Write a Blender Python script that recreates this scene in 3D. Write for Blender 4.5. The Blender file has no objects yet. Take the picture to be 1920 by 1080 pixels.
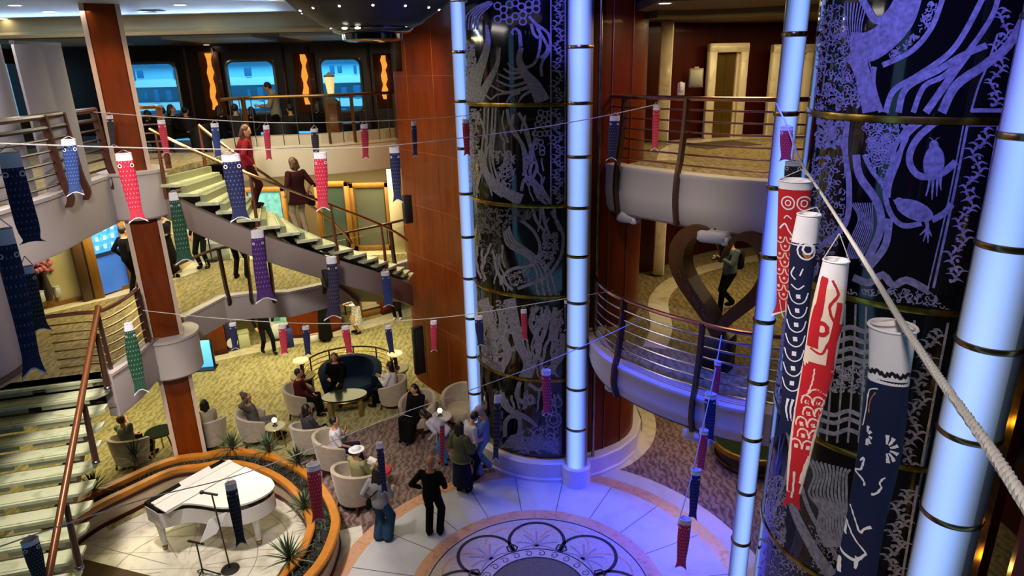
import bpy, math, random
from math import pi, sin, cos, atan2, hypot, sqrt, radians
from mathutils import Vector, Matrix, noise
random.seed(7)
SC = bpy.context.scene
COL = SC.collection
# ---------------------------------------------------------------- camera
EYE = 8.05                       # eye height above the lobby floor (third deck + 1.75 m)
D2, D3 = 3.15, 6.30              # deck heights
FPX = 1237.0                     # focal length in pixels of a 1920 px wide frame
_up = Vector((-(1047.0 - 960), -(4228.0 - 540), -FPX)).normalized()      # world up in camera axes (x right, y down, z forward)
_fw = Vector((0, 0, 1)); _Y = (_fw - _up * _fw.dot(_up)).normalized(); _X = _Y.cross(_up)
def ray(px, py):
    c = Vector((px - 960, py - 540, FPX))
    return Vector((_X.dot(c), _Y.dot(c), _up.dot(c)))
def G(px, py, z=0.0):            # point of the sight line at height z
    r = ray(px, py); t = (z - EYE) / r.z
    return Vector((r.x * t, r.y * t, z))
def HY(px, py, y):               # point of the sight line at depth y
    r = ray(px, py); t = y / r.y
    return Vector((r.x * t, y, EYE + r.z * t))
def HD(px, py, d):               # point of the sight line at horizontal distance d
    r = ray(px, py); t = d / hypot(r.x, r.y)
    return Vector((r.x * t, r.y * t, EYE + r.z * t))
cam = bpy.data.cameras.new('camera'); cam.sensor_width = 36; cam.lens = FPX / 1920 * 36
cam.clip_start = 0.05; cam.clip_end = 200
camo = bpy.data.objects.new('camera', cam); COL.objects.link(camo)
rt = Vector((_X.x, _Y.x, _up.x)); dn = Vector((_X.y, _Y.y, _up.y)); fo = Vector((_X.z, _Y.z, _up.z))
mw = Matrix.Identity(4)
for i in range(3):
    mw[i][0] = rt[i]; mw[i][1] = -dn[i]; mw[i][2] = -fo[i]
mw[0][3], mw[1][3], mw[2][3] = 0, 0, EYE
camo.matrix_world = mw
SC.camera = camo
SC.view_settings.view_transform = 'Standard'; SC.view_settings.look = 'None'
SC.view_settings.gamma = 1; SC.view_settings.exposure = 0.35; SC.view_settings.use_curve_mapping = False
# ---------------------------------------------------------------- mesh builder
class MB:
    def __init__(s): s.v = []; s.f = []; s.m = []; s.uv = {}
    def add(s, vs, fs, mi=0):
        o = len(s.v); s.v += [tuple(p) for p in vs]
        for f in fs: s.f.append([i + o for i in f]); s.m.append(mi)
        return o
    def box(s, c, d, rz=0, mi=0, M=None):
        hx, hy, hz = d[0] / 2, d[1] / 2, d[2] / 2; vs = []
        for z in (-hz, hz):
            for x, y in ((-hx, -hy), (hx, -hy), (hx, hy), (-hx, hy)):
                if M is not None: vs.append(M @ Vector((c[0] + x, c[1] + y, c[2] + z)))
                else: vs.append((c[0] + x * cos(rz) - y * sin(rz), c[1] + x * sin(rz) + y * cos(rz), c[2] + z))
        s.add(vs, [(3, 2, 1, 0), (4, 5, 6, 7), (0, 1, 5, 4), (1, 2, 6, 5), (2, 3, 7, 6), (3, 0, 4, 7)], mi); return s
    def bbox(s, c, d, b=.01, rz=0, mi=0):          # box with chamfered vertical and top edges
        hx, hy, hz = d[0] / 2, d[1] / 2, d[2] / 2; b = min(b, hx * .9, hy * .9, hz * .9)
        def ring(i, z):
            x, y = hx - i, hy - i
            p = [(-x + b, -y), (x - b, -y), (x, -y + b), (x, y - b), (x - b, y), (-x + b, y), (-x, y - b), (-x, -y + b)]
            return [(c[0] + a * cos(rz) - q * sin(rz), c[1] + a * sin(rz) + q * cos(rz), c[2] + z) for a, q in p]
        R = [ring(b * .7, -hz), ring(0, -hz + b), ring(0, hz - b), ring(b * .7, hz)]
        vs = sum(R, []); fs = [tuple(range(7, -1, -1)), tuple(range(24, 32))]
        for k in range(3):
            for i in range(8): fs.append((k * 8 + i, k * 8 + (i + 1) % 8, k * 8 + 8 + (i + 1) % 8, k * 8 + 8 + i))
        s.add(vs, fs, mi); return s
    def tube(s, pts, r, n=8, mi=0, cap=True, closed=False):
        pts = [Vector(p) for p in pts]; N = len(pts)
        rs = r if isinstance(r, (list, tuple)) else [r] * N
        vs = []; prev = None
        for i, p in enumerate(pts):
            if closed: t = pts[(i + 1) % N] - pts[i - 1]
            else: t = pts[min(i + 1, N - 1)] - pts[max(i - 1, 0)]
            if t.length < 1e-9: t = Vector((0, 0, 1))
            t.normalize()
            if prev is None:
                a = Vector((0, 0, 1)) if abs(t.z) < .9 else Vector((1, 0, 0))
                u = a.cross(t).normalized()
            else:
                u = prev - t * prev.dot(t)
                u = u.normalized() if u.length > 1e-6 else Vector((1, 0, 0)).cross(t).normalized()
            prev = u; w = t.cross(u)
            for k in range(n):
                a = 2 * pi * k / n
                vs.append(p + (u * cos(a) + w * sin(a)) * rs[i])
        fs = []
        for i in range(N if closed else N - 1):
            j = (i + 1) % N
            for k in range(n): fs.append((i * n + k, i * n + (k + 1) % n, j * n + (k + 1) % n, j * n + k))
        if cap and not closed: fs.append(tuple(range(n - 1, -1, -1))); fs.append(tuple(range((N - 1) * n, N * n)))
        s.add(vs, fs, mi); return s
    def cyl(s, p0, p1, r0, r1=None, n=14, mi=0): return s.tube([p0, p1], [r0, r0 if r1 is None else r1], n, mi)
    def cap(s, p0, r0, p1, r1, n=10):              # tapered capsule
        p0, p1 = Vector(p0), Vector(p1); d = p1 - p0
        if d.length < 1e-6: d = Vector((0, 0, 1e-4))
        t = d.normalized(); P = []; R = []
        for a in (-85, -50, -20): P.append(p0 + t * (sin(radians(a)) * r0)); R.append(max(cos(radians(a)) * r0, 1e-4))
        for a in (20, 50, 85): P.append(p1 + t * (sin(radians(a)) * r1)); R.append(max(cos(radians(a)) * r1, 1e-4))
        return s.tube(P, R, n)
    def lathe(s, prof, c=(0, 0, 0), n=24, a0=0, a1=2 * pi, mi=0, sx=1, sy=1):
        full = abs(a1 - a0 - 2 * pi) < 1e-6; K = n if full else n + 1; vs = []
        for r, z in prof:
            for k in range(K):
                a = a0 + (a1 - a0) * k / n
                vs.append((c[0] + r * cos(a) * sx, c[1] + r * sin(a) * sy, c[2] + z))
        fs = []
        for i in range(len(prof) - 1):
            for k in range(n):
                j = (k + 1) % K
                fs.append((i * K + k, i * K + j, (i + 1) * K + j, (i + 1) * K + k))
        s.add(vs, fs, mi); return s
    def ell(s, c, r, n=14, m=9, M=None, mi=0):
        r = r if isinstance(r, (list, tuple)) else (r, r, r); vs = []
        for i in range(m + 1):
            t = -pi / 2 + pi * i / m; ct = max(cos(t), 1e-3)
            for k in range(n):
                a = 2 * pi * k / n; p = Vector((r[0] * ct * cos(a), r[1] * ct * sin(a), r[2] * sin(t)))
                if M is not None: p = M @ p
                vs.append(p + Vector(c))
        fs = [tuple(range(n - 1, -1, -1)), tuple(range(m * n, m * n + n))]
        for i in range(m):
            for k in range(n): fs.append((i * n + k, i * n + (k + 1) % n, (i + 1) * n + (k + 1) % n, (i + 1) * n + k))
        s.add(vs, fs, mi); return s
    def prism(s, poly, z0, z1, mi=0, top=None):
        n = len(poly); vs = [(p[0], p[1], z0) for p in poly] + [(p[0], p[1], z1) for p in poly]
        s.add(vs, [tuple(range(n - 1, -1, -1))] + [(i, (i + 1) % n, n + (i + 1) % n, n + i) for i in range(n)], mi)
        s.add(vs[n:], [tuple(range(n))], mi if top is None else top); return s
    def strip(s, path, prof, mi=0, closed=False, cap=True):
        """sweep a closed (offset, z) profile along a plan path; offset is to the right of travel"""
        P = [Vector((p[0], p[1], 0)) for p in path]; zz = [p[2] if len(p) > 2 else 0 for p in path]; N = len(P); K = len(prof); vs = []
        for i in range(N):
            if closed: a, b = P[i] - P[i - 1], P[(i + 1) % N] - P[i]
            else: a = P[i] - P[i - 1] if i else P[1] - P[0]; b = P[i + 1] - P[i] if i < N - 1 else a
            a = a.normalized() if a.length > 1e-9 else b.normalized(); b = b.normalized() if b.length > 1e-9 else a
            na, nb = Vector((a.y, -a.x, 0)), Vector((b.y, -b.x, 0)); m = na + nb
            m = m.normalized() if m.length > 1e-6 else na
            k = 1 / max(.5, m.dot(na))
            for o, z in prof: vs.append((P[i].x + m.x * o * k, P[i].y + m.y * o * k, z + zz[i]))
        fs = []
        for i in range(N if closed else N - 1):
            j = (i + 1) % N
            for q in range(K): fs.append((i * K + q, j * K + q, j * K + (q + 1) % K, i * K + (q + 1) % K))
        if cap and not closed: fs.append(tuple(range(K))); fs.append(tuple(range((N - 1) * K + K - 1, (N - 1) * K - 1, -1)))
        s.add(vs, fs, mi); return s
    def grid(s, fn, nu, nv, mi=0, wrap=False, uv=True):
        o = len(s.v); K = nu if wrap else nu + 1
        for j in range(nv + 1):
            for i in range(K): s.v.append(tuple(fn(i / nu, j / nv)))
        for j in range(nv):
            for i in range(nu):
                i2 = (i + 1) % K
                s.f.append([o + j * K + i, o + j * K + i2, o + (j + 1) * K + i2, o + (j + 1) * K + i]); s.m.append(mi)
                if uv: s.uv[len(s.f) - 1] = [(i / nu, j / nv), ((i + 1) / nu, j / nv), ((i + 1) / nu, (j + 1) / nv), (i / nu, (j + 1) / nv)]
        return s
    def build(s, name, mats, parent=None, smooth=True, bevel=0, loc=None):
        me = bpy.data.meshes.new(name); me.from_pydata(s.v, [], s.f)
        if not isinstance(mats, (list, tuple)): mats = [mats]
        for m in mats: me.materials.append(m)
        me.polygons.foreach_set('material_index', s.m)
        if s.uv:
            ul = me.uv_layers.new(name='uv').data
            for p in me.polygons:
                q = s.uv.get(p.index)
                if q:
                    for li, c in zip(p.loop_indices, q): ul[li].uv = c
        if smooth:
            me.polygons.foreach_set('use_smooth', [True] * len(me.polygons))
            try: me.set_sharp_from_angle(angle=radians(38))
            except Exception: pass
        me.validate(); me.update()
        o = bpy.data.objects.new(name, me); COL.objects.link(o)
        if parent is not None: o.parent = parent
        if loc is not None: o.location = loc
        if bevel:
            b = o.modifiers.new('b', 'BEVEL'); b.width = bevel; b.segments = 2; b.limit_method = 'ANGLE'
        return o
def tag(o, label=None, cat=None, group=None, kind=None):
    if label: o['label'] = label
    if cat: o['category'] = cat
    if group: o['group'] = group
    if kind: o['kind'] = kind
    return o
def empty(name, loc=(0, 0, 0), rz=0, label=None, cat=None, group=None, kind=None):
    o = bpy.data.objects.new(name, None); COL.objects.link(o); o.location = loc; o.rotation_euler = (0, 0, rz)
    o.empty_display_size = .1
    return tag(o, label, cat, group, kind)
def copy_tree(o, parent=None):
    c = o.copy(); COL.objects.link(c)
    if parent is not None: c.parent = parent
    for ch in list(o.children): copy_tree(ch, c)
    return c
def struct(o): o['kind'] = 'structure'; return o
def arc(c, r, a0, a1, n=24): return [(c[0] + r * cos(a0 + (a1 - a0) * i / n), c[1] + r * sin(a0 + (a1 - a0) * i / n)) for i in range(n + 1)]
def spline(pts, k=8):            # Catmull-Rom through the points
    P = [Vector(p) for p in pts]; out = []
    for i in range(len(P) - 1):
        a, b, c, d = P[max(i - 1, 0)], P[i], P[i + 1], P[min(i + 2, len(P) - 1)]
        for q in range(k):
            t = q / k
            out.append(.5 * ((2 * b) + (c - a) * t + (2 * a - 5 * b + 4 * c - d) * t * t + (3 * b - a - 3 * c + d) * t ** 3))
    out.append(P[-1]); return out
def circle_fit(P):
    import numpy as np
    P = np.array(P); A = np.c_[2 * P, np.ones(len(P))]; b = (P ** 2).sum(1)
    q = np.linalg.lstsq(A, b, rcond=None)[0]
    return (float(q[0]), float(q[1])), float(sqrt(q[2] + q[0] ** 2 + q[1] ** 2))
# ---------------------------------------------------------------- materials
def srgb(c):
    if isinstance(c, str): c = [int(c[i:i + 2], 16) / 255 for i in (0, 2, 4)]
    return [x / 12.92 if x <= .04045 else ((x + .055) / 1.055) ** 2.4 for x in c] + [1]
MATS = {}
def mat(name, col, rough=.5, metal=0, emit=None, es=0, spec=.5, var=0, vs=6, bump=0, bs=60, coat=0, trans=0, alpha=1, sheen=0):
    if name in MATS: return MATS[name]
    m = bpy.data.materials.new(name); m.use_nodes = True; nt = m.node_tree; b = nt.nodes['Principled BSDF']; c = srgb(col)
    I = b.inputs
    I['Base Color'].default_value = c; I['Roughness'].default_value = rough; I['Metallic'].default_value = metal
    I['Specular IOR Level'].default_value = spec; I['Coat Weight'].default_value = coat
    I['Transmission Weight'].default_value = trans; I['Alpha'].default_value = alpha; I['Sheen Weight'].default_value = sheen
    if emit: I['Emission Color'].default_value = srgb(emit); I['Emission Strength'].default_value = es
    tc = nt.nodes.new('ShaderNodeTexCoord')
    if var:
        n = nt.nodes.new('ShaderNodeTexNoise'); n.inputs['Scale'].default_value = vs; n.inputs['Detail'].default_value = 5
        nt.links.new(tc.outputs['Object'], n.inputs['Vector'])
        r = nt.nodes.new('ShaderNodeValToRGB'); e = r.color_ramp.elements
        e[0].position = .3; e[1].position = .7
        e[0].color = [x * (1 - var) for x in c[:3]] + [1]; e[1].color = [min(1, x * (1 + var)) for x in c[:3]] + [1]
        nt.links.new(n.outputs['Fac'], r.inputs['Fac']); nt.links.new(r.outputs['Color'], I['Base Color'])
    if bump:
        n = nt.nodes.new('ShaderNodeTexNoise'); n.inputs['Scale'].default_value = bs; n.inputs['Detail'].default_value = 3
        nt.links.new(tc.outputs['Object'], n.inputs['Vector'])
        u = nt.nodes.new('ShaderNodeBump'); u.inputs['Strength'].default_value = bump; u.inputs['Distance'].default_value = .01
        nt.links.new(n.outputs['Fac'], u.inputs['Height']); nt.links.new(u.outputs['Normal'], I['Normal'])
    MATS[name] = m; return m
def nodes(m): return m.node_tree, m.node_tree.nodes['Principled BSDF']
def N(nt, t, **k):
    n = nt.nodes.new(t)
    for a, v in k.items():
        if a.startswith('i_'): n.inputs[int(a[2:])].default_value = v
        else: setattr(n, a, v)
    return n
def math_(nt, op, a, b=None):
    n = nt.nodes.new('ShaderNodeMath'); n.operation = op
    for i, x in enumerate((a, b)):
        if x is None: continue
        if isinstance(x, (int, float)): n.inputs[i].default_value = x
        else: nt.links.new(x, n.inputs[i])
    return n.outputs[0]
def ramp(nt, fac, stops, interp='LINEAR'):
    r = nt.nodes.new('ShaderNodeValToRGB'); r.color_ramp.interpolation = interp; el = r.color_ramp.elements
    while len(el) < len(stops): el.new(.5)
    for e, (p, c) in zip(el, stops): e.position = p; e.color = srgb(c)
    nt.links.new(fac, r.inputs['Fac']); return r.outputs['Color']
def wood_mat(name, c0, c1, rough=.35, sc=(6, 6, .7), coat=.06):
    m = mat(name, c0, rough, spec=.2, coat=coat); nt, b = nodes(m)
    tc = N(nt, 'ShaderNodeTexCoord'); mp = N(nt, 'ShaderNodeMapping'); mp.inputs['Scale'].default_value = sc
    nt.links.new(tc.outputs['Object'], mp.inputs['Vector'])
    n = N(nt, 'ShaderNodeTexNoise'); n.inputs['Scale'].default_value = 3; n.inputs['Detail'].default_value = 8; n.inputs['Roughness'].default_value = .65
    nt.links.new(mp.outputs['Vector'], n.inputs['Vector'])
    nt.links.new(ramp(nt, n.outputs['Fac'], [(.3, c0), (.7, c1)]), b.inputs['Base Color']); return m
def carpet_mat(name, c0, c1, c2, cell=.35):
    m = mat(name, c0, .95, spec=.1, sheen=.2); nt, b = nodes(m)
    tc = N(nt, 'ShaderNodeTexCoord')
    w = N(nt, 'ShaderNodeTexWave'); w.wave_type = 'BANDS'; w.inputs['Scale'].default_value = 1.3 / cell * .35; w.inputs['Distortion'].default_value = 9
    w.inputs['Detail'].default_value = 3; w.inputs['Detail Scale'].default_value = 2.2
    nt.links.new(tc.outputs['Object'], w.inputs['Vector'])
    v = N(nt, 'ShaderNodeTexVoronoi'); v.inputs['Scale'].default_value = 1 / cell; nt.links.new(tc.outputs['Object'], v.inputs['Vector'])
    n = N(nt, 'ShaderNodeTexNoise'); n.inputs['Scale'].default_value = 70; n.inputs['Detail'].default_value = 2; nt.links.new(tc.outputs['Object'], n.inputs['Vector'])
    s = math_(nt, 'ADD', math_(nt, 'MULTIPLY', w.outputs['Fac'], .45), math_(nt, 'MULTIPLY', v.outputs['Distance'], .45))
    s = math_(nt, 'ADD', s, math_(nt, 'MULTIPLY', n.outputs['Fac'], .35))
    nt.links.new(ramp(nt, s, [(.3, c0), (.55, c1), (.85, c2)]), b.inputs['Base Color'])
    u = N(nt, 'ShaderNodeBump'); u.inputs['Strength'].default_value = .4; u.inputs['Distance'].default_value = .01
    nt.links.new(n.outputs['Fac'], u.inputs['Height']); nt.links.new(u.outputs['Normal'], b.inputs['Normal']); return m
def marble_mat(name, c0, c1, rough=.18, sc=2.5, coat=.0):
    m = mat(name, c0, rough, coat=coat); nt, b = nodes(m); tc = N(nt, 'ShaderNodeTexCoord')
    n = N(nt, 'ShaderNodeTexNoise'); n.inputs['Scale'].default_value = sc; n.inputs['Detail'].default_value = 9; n.inputs['Distortion'].default_value = 1.6
    nt.links.new(tc.outputs['Object'], n.inputs['Vector'])
    nt.links.new(ramp(nt, n.outputs['Fac'], [(.32, c1), (.5, c0), (.72, c0), (.8, c1)]), b.inputs['Base Color']); return m
WOOD = wood_mat('cherry_wood', '5e2402', '7e3604', .42, (2.5, 2.5, .5))
WOODD = wood_mat('dark_mahogany', '34100a', '481509', .35, (2, 2, .5))
WOODO = wood_mat('honey_oak', 'a8651c', 'bd7a2c', .35, (2, 2, 2))
BRONZE = mat('bronze_metal', '5d4234', .35, .7)
BRASS = mat('polished_brass', 'b0894a', .22, 1)
ROSE = mat('rose_brass', 'a9756a', .25, 1)
STEEL = mat('steel', '9a97a0', .25, 1)
CREAM = mat('cream_paint', 'c9bfb2', .5, var=.05, vs=2)
CREAMM = marble_mat('cream_marble', 'd9cfb4', 'c2b594')
GREY = mat('grey_plaster', 'aaa0a0', .6, var=.05, vs=1.5)
WHITE = mat('white_paint', 'dedcd8', .4)
BLACK = mat('black_plastic', '0b0a0c', .45)
BLACKG = mat('black_lacquer', '08070a', .15, coat=.5)
CARPG = carpet_mat('gold_carpet', '726a43', '8a8254', 'a3996b', .22)
CARPB = carpet_mat('brown_carpet', '4a3836', '66504c', '86706a', .2)
CARPO = carpet_mat('olive_carpet', '5e5030', '75663f', '8d7d52', .2)
TILE = marble_mat('white_tile', 'babac0', 'adadb4', .4, 1.3)
STAGE = marble_mat('ivory_tile', 'cfcabb', 'b5ae9a', .22, 2.2)
PEACH = marble_mat('peach_marble', 'c99a7c', 'b5825f', .2, 6)
GROUT = mat('dark_joint', '4a4a5c', .6)
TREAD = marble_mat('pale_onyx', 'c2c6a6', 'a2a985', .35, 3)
GLASS = mat('clear_glass', 'e8f0ec', .03, trans=1, spec=.5); nodes(GLASS)[1].inputs['IOR'].default_value = 1.05
# ================================================================ FLOORS
C0 = (0.29, 8.5)                                  # centre of the floor medallion
def floor_poly(name, poly, z0, z1, m, **k):
    b = MB(); b.prism(poly, z0, z1); return struct(b.build(name, m, smooth=False))
floor_poly('floor', [(-16, 1), (9, 1), (9, 25), (-16, 25)], -.1, 0, CARPG)
def disc(b, c, r0, r1, z0, z1, n=96, mi=0, a0=0, a1=2 * pi):
    b.lathe([(r0, z0), (r0, z1), (r1, z1), (r1, z0)] if r0 > 0 else [(.0005, z1), (r1, z1), (r1, z0)], (c[0], c[1], 0), n, a0, a1, mi)
b = MB(); disc(b, C0, 3.4, 6.6, -.01, .004); struct(b.build('floor_lounge_carpet', CARPB, smooth=False))
b = MB()
# medallion: mats 0 white tile, 1 peach, 2 mosaic, 3 dark, 4 core
disc(b, C0, 2.0, 3.2, -.01, .010, mi=0); disc(b, C0, 3.2, 3.47, -.01, .011, mi=1); disc(b, C0, 3.47, 3.85, -.01, .010, mi=0, a0=radians(-20), a1=radians(76))
disc(b, C0, 1.87, 2.1, -.01, .012, mi=1); disc(b, C0, 0, 1.87, -.01, .011, mi=2)
for r, w in ((1.83, .022), (1.02, .02), (.8, .03)): disc(b, C0, r, r + w, .009, .0145, mi=3)
disc(b, C0, 0, .8, .009, .0135, mi=4)
for k in range(20):                                # joints between the pale tiles
    a = 2 * pi * k / 20 + .1; u = Vector((cos(a), sin(a))); w = Vector((-u.y, u.x)) * .006
    q = [u * 2.1 - w, u * 3.2 - w, u * 3.2 + w, u * 2.1 + w]
    b.add([(C0[0] + p.x, C0[1] + p.y, .0115) for p in q], [(0, 1, 2, 3)], 3)
def ribbon(b, pts, w, z, mi):
    P = [Vector((p[0], p[1])) for p in pts]; L = []; R_ = []
    for i in range(len(P)):
        t = P[min(i + 1, len(P) - 1)] - P[max(i - 1, 0)]; t = t.normalized() if t.length > 1e-9 else Vector((1, 0)); n = Vector((-t.y, t.x)) * w / 2
        L.append((*(P[i] + n), z)); R_.append((*(P[i] - n), z))
    K = len(P); b.add(L + R_, [(K + i, K + i + 1, i + 1, i) for i in range(K - 1)], mi)
def pol(r, a): return (C0[0] + r * cos(a), C0[1] + r * sin(a))
for k in range(8):
    a = 2 * pi * k / 8 + radians(88)
    for da, w, mi, zz in ((0, .06, 3, .0135), (pi / 8, .035, 1, .0128)):
        c = pol(1.24, a + da); A = a + da; rp = .49 if da == 0 else .44
        ribbon(b, [(c[0] + rp * cos(A + t), c[1] + rp * sin(A + t)) for t in [radians(-128 + 256 * i / 30) for i in range(31)]], w, zz, mi)
    c = pol(1.13, a + pi / 8)                      # small pentagon between the petals
    ribbon(b, [(c[0] + .1 * cos(t), c[1] + .1 * sin(t)) for t in [a + 2 * pi * i / 5 for i in range(6)]], .035, .0138, 3)
    for q in range(7):                             # spray of leaves inside each petal
        s = (q - 3) * .28; p0 = pol(1.1, a); A = a + s * 1.6
        ribbon(b, [(p0[0] + d * cos(A + s * d * 2), p0[1] + d * sin(A + s * d * 2)) for d in (0, .1, .2, .3, .38)], .035, .0131, 5)
for k in range(26):                                # running scroll
    a = 2 * pi * k / 26; c = pol(.92, a)
    ribbon(b, [(c[0] + r * cos(a + t), c[1] + r * sin(a + t)) for t, r in [(radians(400 * i / 14), .02 + .055 * i / 14) for i in range(15)]], .016, .0125, 3)
MOS = mat('mosaic_stone', 'b3a39c', .4, var=.2, vs=40)
struct(b.build('floor_medallion', [TILE, PEACH, MOS, mat('mosaic_dark', '28202c', .4), mat('mosaic_core', '5c5244', .5, var=.4, vs=55), mat('mosaic_leaf', '8a8092', .4)], smooth=False))
# stage inside the planter and the pale strip round it
PC = (-5.75, 9.25)
b = MB(); disc(b, PC, 0, 2.12, -.01, .012, 64)
for rr in (1.2, 1.75): ribbon(b, [(PC[0] + rr * cos(2 * pi * i / 60), PC[1] + rr * sin(2 * pi * i / 60)) for i in range(61)], .014, .014, 1)
for k in range(12):
    a = 2 * pi * k / 12 + .2; ribbon(b, [(PC[0] + r * cos(a), PC[1] + r * sin(a)) for r in (.35, 2.1)], .014, .014, 1)
for k in range(-4, 5): ribbon(b, [(PC[0] - 2, PC[1] + k * .42), (PC[0] + 2, PC[1] + k * .42)], .008, .0135, 1)
struct(b.build('floor_stage', [STAGE, mat('stage_joint', '8c8674', .5)], smooth=False))
b = MB(); disc(b, PC, 2.55, 3.02, -.01, .008, 64, a0=radians(-60), a1=radians(20)); struct(b.build('floor_stage_border', STAGE, smooth=False))
b = MB(); b.prism([(-9.5, 7.0), (-7.3, 7.0), (-7.0, 9.5), (-7.9, 10.6), (-9.5, 10.6)], -.01, .006); struct(b.build('floor_stair_foot', STAGE, smooth=False))
b = MB(); b.prism([(-7.35, 7.4), (-5.3, 8.2), (-6.05, 9.02), (-7.62, 9.52)], .012, .03)
tag(b.build('door_mat', mat('brown_mat', '4c3a1c', .95, var=.2, vs=90, bump=.4, bs=200), smooth=False), 'large plain brown mat on the pale stage floor in front of the piano', 'mat')
# pale border at the lobby's shop fronts
WB = [(-14, 15.2), (-9.3, 18.2), (-7.9, 19.0), (-5.6, 20.2), (-3.6, 21.9), (-1, 24.4)]
b = MB(); b.strip(WB, [(-.1, -.01), (.55, -.01), (.55, .008), (-.1, .008)]); struct(b.build('floor_shop_border', CREAMM, smooth=False))
# ---- deck two: landing with the stair opening and the balcony curve
E2 = [(-15, 8.3), (-8.9, 9.81), (-6.93, 10.29), (-6.98, 11.5), (-6.98, 12.5), (-6.92, 13.0), (-6.62, 14.3), (-6.1, 14.5), (-5.2, 14.55), (-4.5, 15.1), (-4.0, 15.6), (-3.2, 16.4), (-2.6, 17.1)]
floor_poly('floor_second_deck', E2 + [(-2.6, 23), (-15, 23)], D2 - .12, D2, CARPO)
FIN = lambda d, z, tk=.16: [(o, q + z) for o, q in ((-tk, -d), (0.02, -d), (.03, -d + .04), (.03, 0.0), (.05, .02), (.05, .07), (-tk, .07))]
b = MB(); b.strip(E2[5:], FIN(.56, D2)); struct(b.build('trim_second_deck_fascia', GREY))
b = MB(); b.strip(spline([(-6.93, 10.3, 0), (-6.9, 10.9, 0), (-7.0, 11.8, 0)], 6), FIN(.75, D2)); struct(b.build('trim_second_deck_newel_wall', GREY))
b = MB(); b.prism(E2 + [(-2.6, 23), (-15, 23)], D2 - .56, D2 - .5); struct(b.build('ceiling_lobby', mat('lobby_ceiling', '8d8270', .7), smooth=False))
LWB = [(-13, 11.2), (-10.56, 13.83), (-9.61, 14.85), (-9.01, 15.79), (-8.67, 16.6), (-8.9, 18.9)]
b = MB(); b.strip(LWB, [(-.05, D2), (.42, D2), (.42, D2 + .006), (-.05, D2 + .006)]); struct(b.build('floor_second_deck_border', CREAMM, smooth=False))
b = MB(); b.strip([(-8.9, 18.0), (-5.2, 17.9), (-2.8, 18.2)], [(-.4, D2), (.3, D2), (.3, D2 + .006), (-.4, D2 + .006)]); struct(b.build('floor_second_deck_border.001', CREAMM, smooth=False))
# ---- deck three
E3L = [(-6.75, 5.2), (-6.85, 7.5), (-6.9, 9.78), (-7.05, 10.6), (-7.2, 11.95)]
E3S = [(-7.2, 11.95), (-6.75, 12.35), (-6.62, 12.45), (-6.6, 13.9), (-6.35, 15.2)]
E3B = [(-6.35, 15.2), (-6.09, 16.0), (-5.3, 16.25), (-4.34, 16.4), (-3.6, 16.8), (-2.95, 17.3), (-2.5, 17.9)]
KB_ = [(p[0] - .35, p[1] + .5) for p in E3B]
floor_poly('floor_third_deck', E3L + E3S[1:] + E3B[1:] + KB_[::-1] + [(-8.2, 15.9), (-15, 16.2), (-15, 5.2)], D3 - .12, D3, CARPO)
floor_poly('floor_lounge', [(-15, 16.2), (-8.2, 15.9)] + KB_ + [(-2.5, 22), (-15, 22)], D3 - .42, D3 - .3, CARPO)
b = MB(); b.strip(E3L, FIN(.8, D3)); struct(b.build('trim_third_deck_fascia', GREY))
b = MB(); b.strip(E3B, FIN(.66, D3)); struct(b.build('trim_third_deck_fascia.001', CREAM))
b = MB(); b.strip([(p[0] - .35, p[1] + .5) for p in E3B], [(-.25, D3), (.1, D3), (.1, D3 + .26), (-.25, D3 + .26)]); struct(b.build('trim_lounge_kerb', CREAM, smooth=False))
b = MB(); b.prism(E3L + E3S[1:] + E3B[1:] + [(-2.5, 22), (-15, 22), (-15, 5.2)], D3 - .64, D3 - .56); struct(b.build('ceiling_second_deck', mat('second_ceiling', '6b5f4c', .7), smooth=False))
# ---- right-hand balconies (from the centre tower to the near tower)
R3 = [(2.05, 13.4), (1.8, 12.75), (1.8, 12.1), (2.08, 11.56), (2.5, 11.05), (2.93, 10.52), (3.46, 10.02), (4.04, 9.66), (4.8, 9.4), (6, 9.1)]
R2 = [(1.75, 12.4), (1.52, 11.6), (1.57, 10.85), (1.83, 10.2), (2.3, 9.55), (2.74, 9.12), (3.14, 8.78), (3.6, 8.56), (4.3, 8.3), (5.5, 8.0)]
def smooth_path(p, k=4): return [(v[0], v[1]) for v in spline([(q[0], q[1], 0) for q in p], k)]
R3s, R2s = smooth_path(R3), smooth_path(R2)
FAS = lambda d: [(-.2, -d), (-.02, -d), (.05, -d + .12), (.09, -d * .5), (.08, -.03), (.1, 0), (.1, .06), (-.2, .06)]
b = MB(); b.strip(R3s, [(o, z + D3) for o, z in FAS(.82)]); struct(b.build('trim_balcony_fascia', GREY))
b = MB(); b.strip(R2s, [(o, z + D2) for o, z in FAS(.56)]); struct(b.build('trim_balcony_fascia.001', mat('pale_plaster', 'bcb0b4', .55, var=.05, vs=1.5)))
floor_poly('floor_lift_lobby', R3s + [(9, 9.1), (9, 19), (1.9, 19)], D3 - .1, D3, CARPO)
floor_poly('floor_heart_lobby', R2s + [(9, 8), (9, 20), (1.7, 20)], D2 - .1, D2, CARPO)
b = MB(); b.prism(R3s + [(9, 9.1), (9, 19), (1.9, 19)], D3 - .8, D3 - .76); struct(b.build('ceiling_heart_lobby', mat('hall_ceiling', '5d4c3a', .7), smooth=False))
b = MB(); b.prism(R2s + [(9, 8), (9, 20), (1.7, 20)], D2 - .55, D2 - .5); struct(b.build('ceiling_right_lobby', MATS['hall_ceiling'], smooth=False))
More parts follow.
